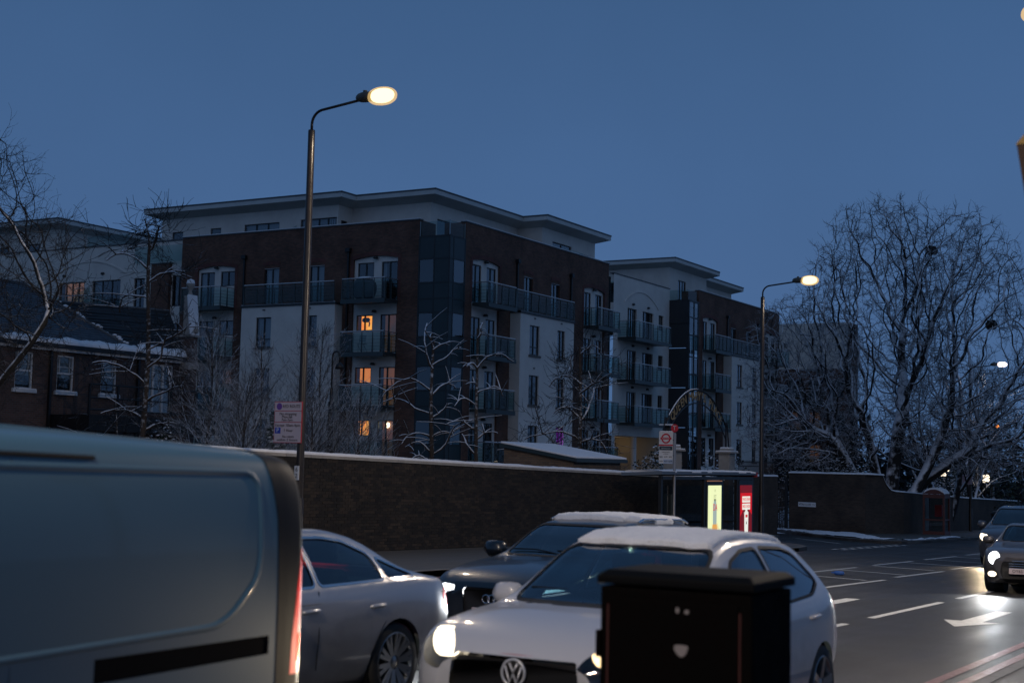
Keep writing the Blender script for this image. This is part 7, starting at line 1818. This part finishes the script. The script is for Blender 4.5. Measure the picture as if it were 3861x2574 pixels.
# the great bare tree behind the low wall; the view's right runs along (.5, -.87)
def side(u, v, a, b=0.0): return (u + .5 * a + .866 * b, v - .866 * a + .5 * b)
TX, TY = 76.0, 20.6
tr = thing('bare_tree', (TX, TY, gz(TX)), 'great bare spreading tree with snow on every branch behind the low wall', 'tree')
zb = gz(TX); rs_ = np.random.RandomState(5)
def pt(a, z, b=0.0): x, y = side(TX, TY, a, b); return (x, y, zb + z)
ells = [(-.2, 10.2, 0, 4.7, 8.2), (4.2, 9.8, .5, 4.3, 8.1), (-4.3, 7.8, 0, 3.5, 5.5), (7.2, 6.2, .6, 3.3, 4.4), (-5.6, 5.6, 0, 2.4, 2.2)]
att = []
while len(att) < 7200:
    e = ells[rs_.choice(5, p=[.34, .29, .19, .13, .05])]; d = rs_.normal(0, 1, 3); d *= rs_.uniform(.25, 1) ** .42 / np.linalg.norm(d)
    a_, z_, b_ = e[0] + d[0] * e[3], e[1] + d[2] * e[4], e[2] + d[1] * e[3] * .85
    if 5.0 < a_ < 7.2 and 8.9 < z_ < 10.9: continue                  # a gap among the right boughs
    if z_ > 3.4 + .5 * max(0, 2.5 - abs(a_)): att.append(pt(a_, z_, b_))
limbs = [[-1, pt(-.3, -.2), pt(-.35, .5), pt(-.7, 1.2), pt(-1.2, 2.0), pt(-1.75, 2.9), pt(-2.3, 3.9), pt(-2.8, 5.0)], [-1, pt(-.05, -.2), pt(-.1, .6), pt(-.2, 1.6), pt(-.45, 2.8), pt(-.8, 4.0), pt(-1.0, 5.2)], [-1, pt(.1, -.2, .2), pt(.12, .8, .2), pt(.3, 2.0, .3), pt(.35, 3.4, .3), pt(.6, 4.8, .2), pt(.7, 6.2, 0)],
         [-1, pt(.3, -.2), pt(.4, .5), pt(.85, 1.3), pt(1.45, 2.2), pt(2.0, 3.2), pt(2.5, 4.3), pt(3.1, 5.6)], [-1, pt(.25, -.2, .5), pt(.5, .8, .6), pt(1.3, 2.0, .7), pt(2.4, 3.1, .8), pt(3.6, 3.9, .8), pt(4.8, 4.5, .8)]]
N, PR = colonise(9, limbs, att, step=.28, infl=1.9, kill=.34, iters=120, jit=.28)
skeleton_tree(tr, N, PR, .0155, 2.05, 4, 'bark_big', 'bark_twig', rmax=.44, twigs=(3, 6), tl=(.28, .62))
for k, (a, z, b) in enumerate(((2.7, 15.4, 1.0), (6.0, 11.4, 1.2))):
    part('nest', blob(pt(a, z, b), (.32, .32, .26), 10 + k, 10, 7), 'bark_dry', tr)
# second thin forked tree to its right
x, y = side(TX, TY, 5.6, 8)
t2 = thing('bare_tree', (x, y, gz(x)), 'thin forked bare tree beside the glowing globe lamps', 'tree')
T = Tree(17, None, gnarl=.16, trop=.05, ratio=(.5, .75), nchild=(2, 4), minr=.014, seglen=.45, maxlev=4)
for ln in (-.45, .28): dx, dy = side(0, 0, ln); T.branch((x, y, gz(x)), (dx, dy, 1), .24, 7.5, 0)
T.build(t2, 'bark_big', 'bark_twig')
for k, (a, b, h, lab) in enumerate(((9.5, 15, 9.0, 'bare tree right of the distant street lamp'), (12.0, 22, 11, 'tall bare tree at the far right edge behind the vans'), (8.2, 19, 10, 'faint bare tree far behind the thin forked tree'), (15.0, 28, 12, 'faint bare tree beyond the right picture edge'))):
    x, y = side(TX, TY, a, b); tt = thing('bare_tree', (x, y, gz(x)), lab, 'tree')
    T = Tree(30 + k, None, gnarl=.15, trop=.04, ratio=(.5, .74), nchild=(3, 5), minr=.014, seglen=.5, maxlev=4); T.branch((x, y, gz(x)), (.05, 0, 1), .2, h * .62, 0); T.build(tt, 'bark_big', 'bark_twig')

# tree at the left, its trunk outside the picture
LX, LY = 21.2, 26.6
tl = thing('bare_tree', (LX, LY, gz(LX)), 'bare tree reaching in from the left picture edge', 'tree')
rs_ = np.random.RandomState(8); att = []; zl_ = gz(LX)
def lt(a, z, b=0.0): x, y = side(LX, LY, a, b); return (x, y, zl_ + z)
while len(att) < 1700:
    d = rs_.normal(0, 1, 3); d *= rs_.uniform(.2, 1) ** .45 / np.linalg.norm(d); a_, z_ = .25 + d[0] * 2.6, 6.3 + d[2] * 3.1
    if not (a_ > 1.5 and z_ > 7.4) and not (a_ > 1.2 and z_ < 4.2): att.append(lt(a_, z_, d[1] * 2.0))
N, PR = colonise(3, [[-1, lt(0, 0), lt(0, .8), lt(.05, 1.6), lt(.1, 2.4), lt(.2, 3.2), lt(.25, 4.0), lt(.4, 4.8)], [3, lt(.6, 3.2), lt(1.2, 3.9), lt(1.7, 4.6), lt(2.1, 5.2)]], att, step=.2, infl=1.3, kill=.27, jit=.22)
skeleton_tree(tl, N, PR, .008, 2.25, 6, 'bark_twig', 'bark_dry', rmax=.2, twigs=(3, 5), tl=(.3, .7))

# slim young trees in the garden in front of the white bay
def slim(x, y, h, seed, label, spread=.3, nb=46, mat='bark_twig'):
    t = thing('young_tree', (x, y, gz(x)), label, 'tree', 'slim snowy young trees in front of the apartments'); z = gz(x)
    T = Tree(seed, None, gnarl=.10, trop=.06, ratio=(.45, .7), rr=(.5, .7), nchild=(3, 5), ang=(.35, .8), minr=.006, seglen=.25, maxlev=3, start=.2); T.nc = {0: (1, 2), 1: (5, 8), 2: (3, 5)}
    n = 14; P = [np.array((x + .05 * math.sin(i * .7 + seed), y, z + h * .93 * i / n)) for i in range(n + 1)]; tube_fast(T.V[0], T.F[0], P, [.075 * (1 - .9 * i / n) + .006 for i in range(n + 1)], 7)
    for k in range(nb):
        f = .16 + .82 * (k + T.r.rand()) / nb; a = k * 2.4 + T.r.rand(); i = f * n; p = P[int(i)] * (1 - i % 1) + P[min(n, int(i) + 1)] * (i % 1)
        L = h * spread * (1.05 - f) ** .8 * T.r.uniform(.75, 1.2) + .25; T.branch(p, (math.cos(a), math.sin(a), .35 + .9 * f), .016 * (1.1 - f) + .007, L, 1)
    T.build(t, 'bark_pollard', mat, ('trunk', 'crown')); return t
slim(37.2, 33.4, 7.4, 51, 'wide snowy young tree at the house corner', .34, 60); slim(38.9, 32.6, 7.2, 52, 'narrow young tree left of the white bay', .22, 44)
slim(39.6, 31.2, 7.4, 53, 'young tree in the middle of the white bay', .26, 50); slim(40.6, 31.3, 7.7, 54, 'young tree behind the first street lamp', .26, 50)
slim(36.0, 30.8, 5.2, 55, 'low bushy young tree above the wall by the house', .42, 60); slim(41.2, 30.0, 5.0, 56, 'low twiggy young tree beside the hook topped lamp post', .42, 60); slim(38.5, 30.0, 4.8, 57, 'low twiggy young tree under the parking sign', .42, 60)

def pollard(x, y, h, seed, label, arms, r=.12, twigs=False):
    t = thing('pollarded_tree', (x, y, gz(x)), label, 'tree', 'pollarded trees behind the brick wall'); z = gz(x); rs = np.random.RandomState(seed); T = Tree(seed, None, gnarl=.2, trop=.02, minr=.012, seglen=.2, maxlev=4)
    n = 12; P = [np.array((x + .06 * math.sin(i * .8 + seed), y + .05 * math.cos(i * .6), z + h * i / n)) for i in range(n + 1)]; tube_fast(T.V[0], T.F[0], P, [r * (1 - .6 * i / n) for i in range(n + 1)], 9)
    V, Fc = [], []
    for zf, a, L, bend in arms:
        p = np.array((x, y, z + h * zf)); m = 9; d = np.array([.5 * a, -.866 * a, .75]); d += rs.normal(0, .12, 3); pts = [p]
        for i in range(m):
            d[2] -= bend / m * (1.7 if i > m * .35 else .3); d += rs.normal(0, .17, 3); d /= np.linalg.norm(d); pts.append(pts[-1] + d * L / m)
        tube_fast(V, Fc, pts, [.046 * (1 - .5 * i / m) * rs.uniform(.8, 1.25) for i in range(m + 1)], 6)
        for k in range(4 if not twigs else 5):
            i = rs.randint(3, m); q = pts[i]; dd = rs.normal(0, 1, 3); dd[2] = abs(dd[2]) * .6; dd /= np.linalg.norm(dd); qq = [q + dd * L * .22 * j + np.array((0, 0, -.02 * j * j)) for j in range(4)]; tube_fast(V, Fc, qq, [.026, .022, .018, .012], 5)
            if twigs:
                for _ in range(4):
                    d3 = rs.normal(0, 1, 3); d3 /= np.linalg.norm(d3); T.branch(qq[rs.randint(1, 4)], d3, .008, rs.uniform(.5, 1.1), 3)
    part('trunk', np_mesh('trunk', T.V[0], T.F[0], 'bark_pollard'), None, t); part('branches', np_mesh('branches', V, Fc, 'bark_pollard'), None, t)
    if T.V[1]: part('twigs', np_mesh('twigs', T.V[1], T.F[1], 'bark_dry'), None, t)
pollard(46.2, 30.2, 7.3, 5, 'pollarded tree with thick snowy arms before the glazed corner', [(.97, -.5, .8, -.4), (.96, .5, .8, -.3), (.86, -1, 2.0, .6), (.88, 1, 1.5, .8), (.74, -1, 2.4, 1.0), (.72, 1, 1.4, 1.6), (.62, -1, 2.2, .9), (.60, .9, .9, .9), (.5, -.9, 1.4, 1.9), (.5, 1, 1.0, .9), (.42, -1, 1.2, 1.0), (.40, 1, 2.3, 1.2), (.36, -.6, 1.0, 1.5)])
pollard(46.9, 28.6, 7.9, 6, 'taller thin pollarded tree just right of the glazed corner', [(.95, .4, .7, .3), (.8, 1, 1.9, 1.0), (.8, -.6, .7, 1.0), (.68, 1, 1.3, 1.6), (.62, -1, 1.2, 1.4), (.5, -1, 1.3, 1.2), (.45, 1, 1.0, 1.7), (.38, -1, 1.1, .9), (.7, -.4, .6, .4)], r=.10)
pollard(49.6, 25.5, 7.4, 7, 'pollarded tree with drooping twigs before the right white bay', [(.96, .4, .6, .2), (.8, -1, 1.6, .7), (.75, .9, 1.2, 1.6), (.62, -1, 1.3, 1.2), (.6, 1, 2.2, .9), (.5, -1, 2.4, .9), (.48, 1, 1.6, 1.2), (.36, -1, 2.6, 1.1), (.34, 1, 1.8, 1.6), (.3, 1, 2.4, 1.2)], r=.12, twigs=True)
pollard(35.3, 34.6, 9.7, 8, 'tall slender lopped tree in front of the house', [(.98, -.4, 1.0, -.3), (.97, .5, 1.0, -.2), (.9, -1, 1.8, .6), (.86, 1, 1.3, .4), (.8, -1, 1.9, 1.2), (.62, 1, 1.8, -.3), (.55, .8, 1.5, -.4), (.5, -1, 2.0, .4), (.44, 1, 1.6, .2), (.38, -1, 1.5, 1.2), (.34, .8, .9, 1.4), (.28, -1, 2.6, 1.6)], r=.13, twigs=True)

def shrub(x, y, w_, h, seed, label, mat='leaf_snow', n=1800, lumps=True):
    """leafy bush: many small leaves spread through a lumpy volume"""
    t = thing('shrub', (x, y, gz(x)), label, 'shrub'); q = np.random.RandomState(seed); V = []; Fc = []
    c = q.normal(0, 1, (n, 3)); c /= np.linalg.norm(c, axis=1)[:, None]; rad = q.uniform(.55, 1.0, n) ** .5 * (1 + .22 * np.sin(c[:, 0] * 5 + seed) * np.cos(c[:, 2] * 6)); c = c * rad[:, None]; c[:, 2] = np.abs(c[:, 2])
    pos = np.stack([x + c[:, 0] * w_, y + c[:, 1] * w_, gz(x) + .05 + c[:, 2] * h], 1)
    a = q.normal(0, 1, (n, 3)); a[:, 2] *= .4; a /= np.linalg.norm(a, axis=1)[:, None]; b = np.cross(a, q.normal(0, 1, (n, 3)) + np.array([0, 0, 1.5])); b /= np.linalg.norm(b, axis=1)[:, None]
    s = q.uniform(.035, .075, n)[:, None] * (w_ / .8) ** .4; v = np.stack([pos - a * s, pos - b * s * .6, pos + a * s, pos + b * s * .6], 1)
    part('stems', MB().tube([(x, y, gz(x)), (x + .1, y, gz(x) + h * .6)], .04, 5), 'bark_dry', t)
    part('leaves', np_mesh('leaves', [v.reshape(-1, 3)], [np.arange(4 * n).reshape(-1, 4)], mat, False), None, t)
def conifer(x, y, w_, h, seed, label):
    t = thing('snowy_conifer', (x, y, gz(x)), label, 'shrub'); q = random.Random(seed); z = gz(x)
    part('trunk', MB().tube([(x, y, z), (x, y, z + h)], .06, 6), 'bark_dry', t); V, Fc = [], []
    m1, m2 = MB(), MB()
    for i in range(130):
        f = i / 130; a = i * 2.4; r = w_ * (1 - f) ** .8 * q.uniform(.7, 1.05) + .05; zz = z + .2 + (h - .2) * f; px, py = x + r * math.cos(a), y + r * math.sin(a); s = q.uniform(.10, .17)
        m1.v += blob((px * .75 + x * .25, py * .75 + y * .25, zz - .05), (s * 1.5, s * 1.5, s * .8), i, 7, 4).v; b = len(m1.v) - 35
        m1.f += [tuple(k + b for k in f_) for f_ in blob((0, 0, 0), (1, 1, 1), i, 7, 4).f]
        m2.v += blob((px, py, zz + .03), (s, s, s * .45), i + 500, 7, 4).v; b = len(m2.v) - 35; m2.f += [tuple(k + b for k in f_) for f_ in blob((0, 0, 0), (1, 1, 1), i, 7, 4).f]
    part('foliage', m1, 'leaf_dark', t); part('snow_clumps', m2, 'snow', t, True)
conifer(38.6, 31.6, .62, 4.2, 3, 'snow covered conical shrub beside the parking sign')
shrub(35.6, 33.6, .9, 3.3, 4, 'snowy bush at the foot of the lopped tree by the house'); shrub(37.6, 36.0, 1.1, 3.2, 14, 'snowy bush right of the house balcony')
shrub(59.5, 26.5, 1.3, 4.2, 5, 'dark evergreen bush between the gate piers', 'leaf_snow', 2600); shrub(63.0, 25.5, 1.1, 3.4, 6, 'snowy evergreen bush behind the wide gate pier')
for k, (x, y, w_, h) in enumerate(((74.6, 27.4, .8, 2.3), (78.5, 30.0, 1.3, 3.4))): shrub(x, y, w_, h, 20 + k, ('snowy laurel bush behind the iron gate', 'second snowy laurel bush farther behind the iron gate')[k], n=3000)
for k, (x, y) in enumerate(((74.2, 25.0), (74.4, 23.2), (73.8, 21.7))):
    shrub(x, y, 1.3, 4.3, 30 + k, ('snowy hedge bush left behind the tall wall', 'snowy hedge bush in the middle behind the tall wall', 'snowy hedge bush nearest the great tree trunk')[k], n=2600)
for k, (a, b, h) in enumerate(((5.2, 12, 2.8), (6.8, 14.5, 3.0), (8.6, 17.5, 4.6), (10.2, 20.5, 3.8))):
    x, y = side(TX, TY, a, b); shrub(x, y, 1.4, h, 40 + k, ('low snowy shrub behind the phone box wall', 'snowy shrub under the thin forked tree', 'tall leafy shrub right of the distant lamp post', 'snowy shrub at the right end of the low wall')[k], n=3000)
shrub(*side(TX, TY, 13.0, 22), 3.0, 8.5, 60, 'tall dark evergreen at the right picture edge', 'leaf_dark', 4000)

# snow bank on the lawn behind the gate, and the dark mass of trees far off on the right
sb = MB(); n = 16
for i in range(n + 1):
    for j in range(9):
        f, dpt = -2.5 + 8 * i / n, .5 + j * .8; x = 71.6 + .66 * f + .75 * dpt; y = 24.8 + .75 * f - .66 * dpt + .35 * dpt
        sb.v.append((x, y, gz(x) - .04 + 1.35 * min(1, max(0, dpt - .8) / 5) + .07 * fbm(x, y, 1.2, 4)))
for i in range(n):
    for j in range(8): sb.f.append((i * 9 + j, (i + 1) * 9 + j, (i + 1) * 9 + j + 1, i * 9 + j + 1))
tag(part('snow', sb, 'snow', smooth=True), 'sloping snow bank behind the iron gate', 'snow', kind='stuff')
pm('far_foliage', (.014, .018, .022), .9, col2=(.022, .027, .032), nscale=.6)
q = np.random.RandomState(77); n = 9000; a = q.uniform(-4, 26, n); b = q.uniform(38, 62, n); hh = (5.2 + 2.2 * np.sin(a * .9) + 1.4 * np.sin(a * 2.3 + 1)) * np.sqrt(q.rand(n))
px_ = TX + .5 * a + .866 * b; py_ = TY - .866 * a + .5 * b; pz_ = np.array([gz(x) for x in px_]) + hh
pos = np.stack([px_, py_, pz_], 1); A_ = q.normal(0, 1, (n, 3)); A_ /= np.linalg.norm(A_, axis=1)[:, None]; B_ = np.cross(A_, q.normal(0, 1, (n, 3))); B_ /= np.linalg.norm(B_, axis=1)[:, None]; s__ = q.uniform(.15, .42, n)[:, None]
v = np.stack([pos - A_ * s__, pos - B_ * s__ * .7, pos + A_ * s__, pos + B_ * s__ * .7], 1)
tag(part('distant_trees', np_mesh('distant_trees', [v.reshape(-1, 3)], [np.arange(4 * n).reshape(-1, 4)], 'far_foliage', False), None), 'dark mass of distant trees beyond the low wall on the right', 'trees', kind='stuff')
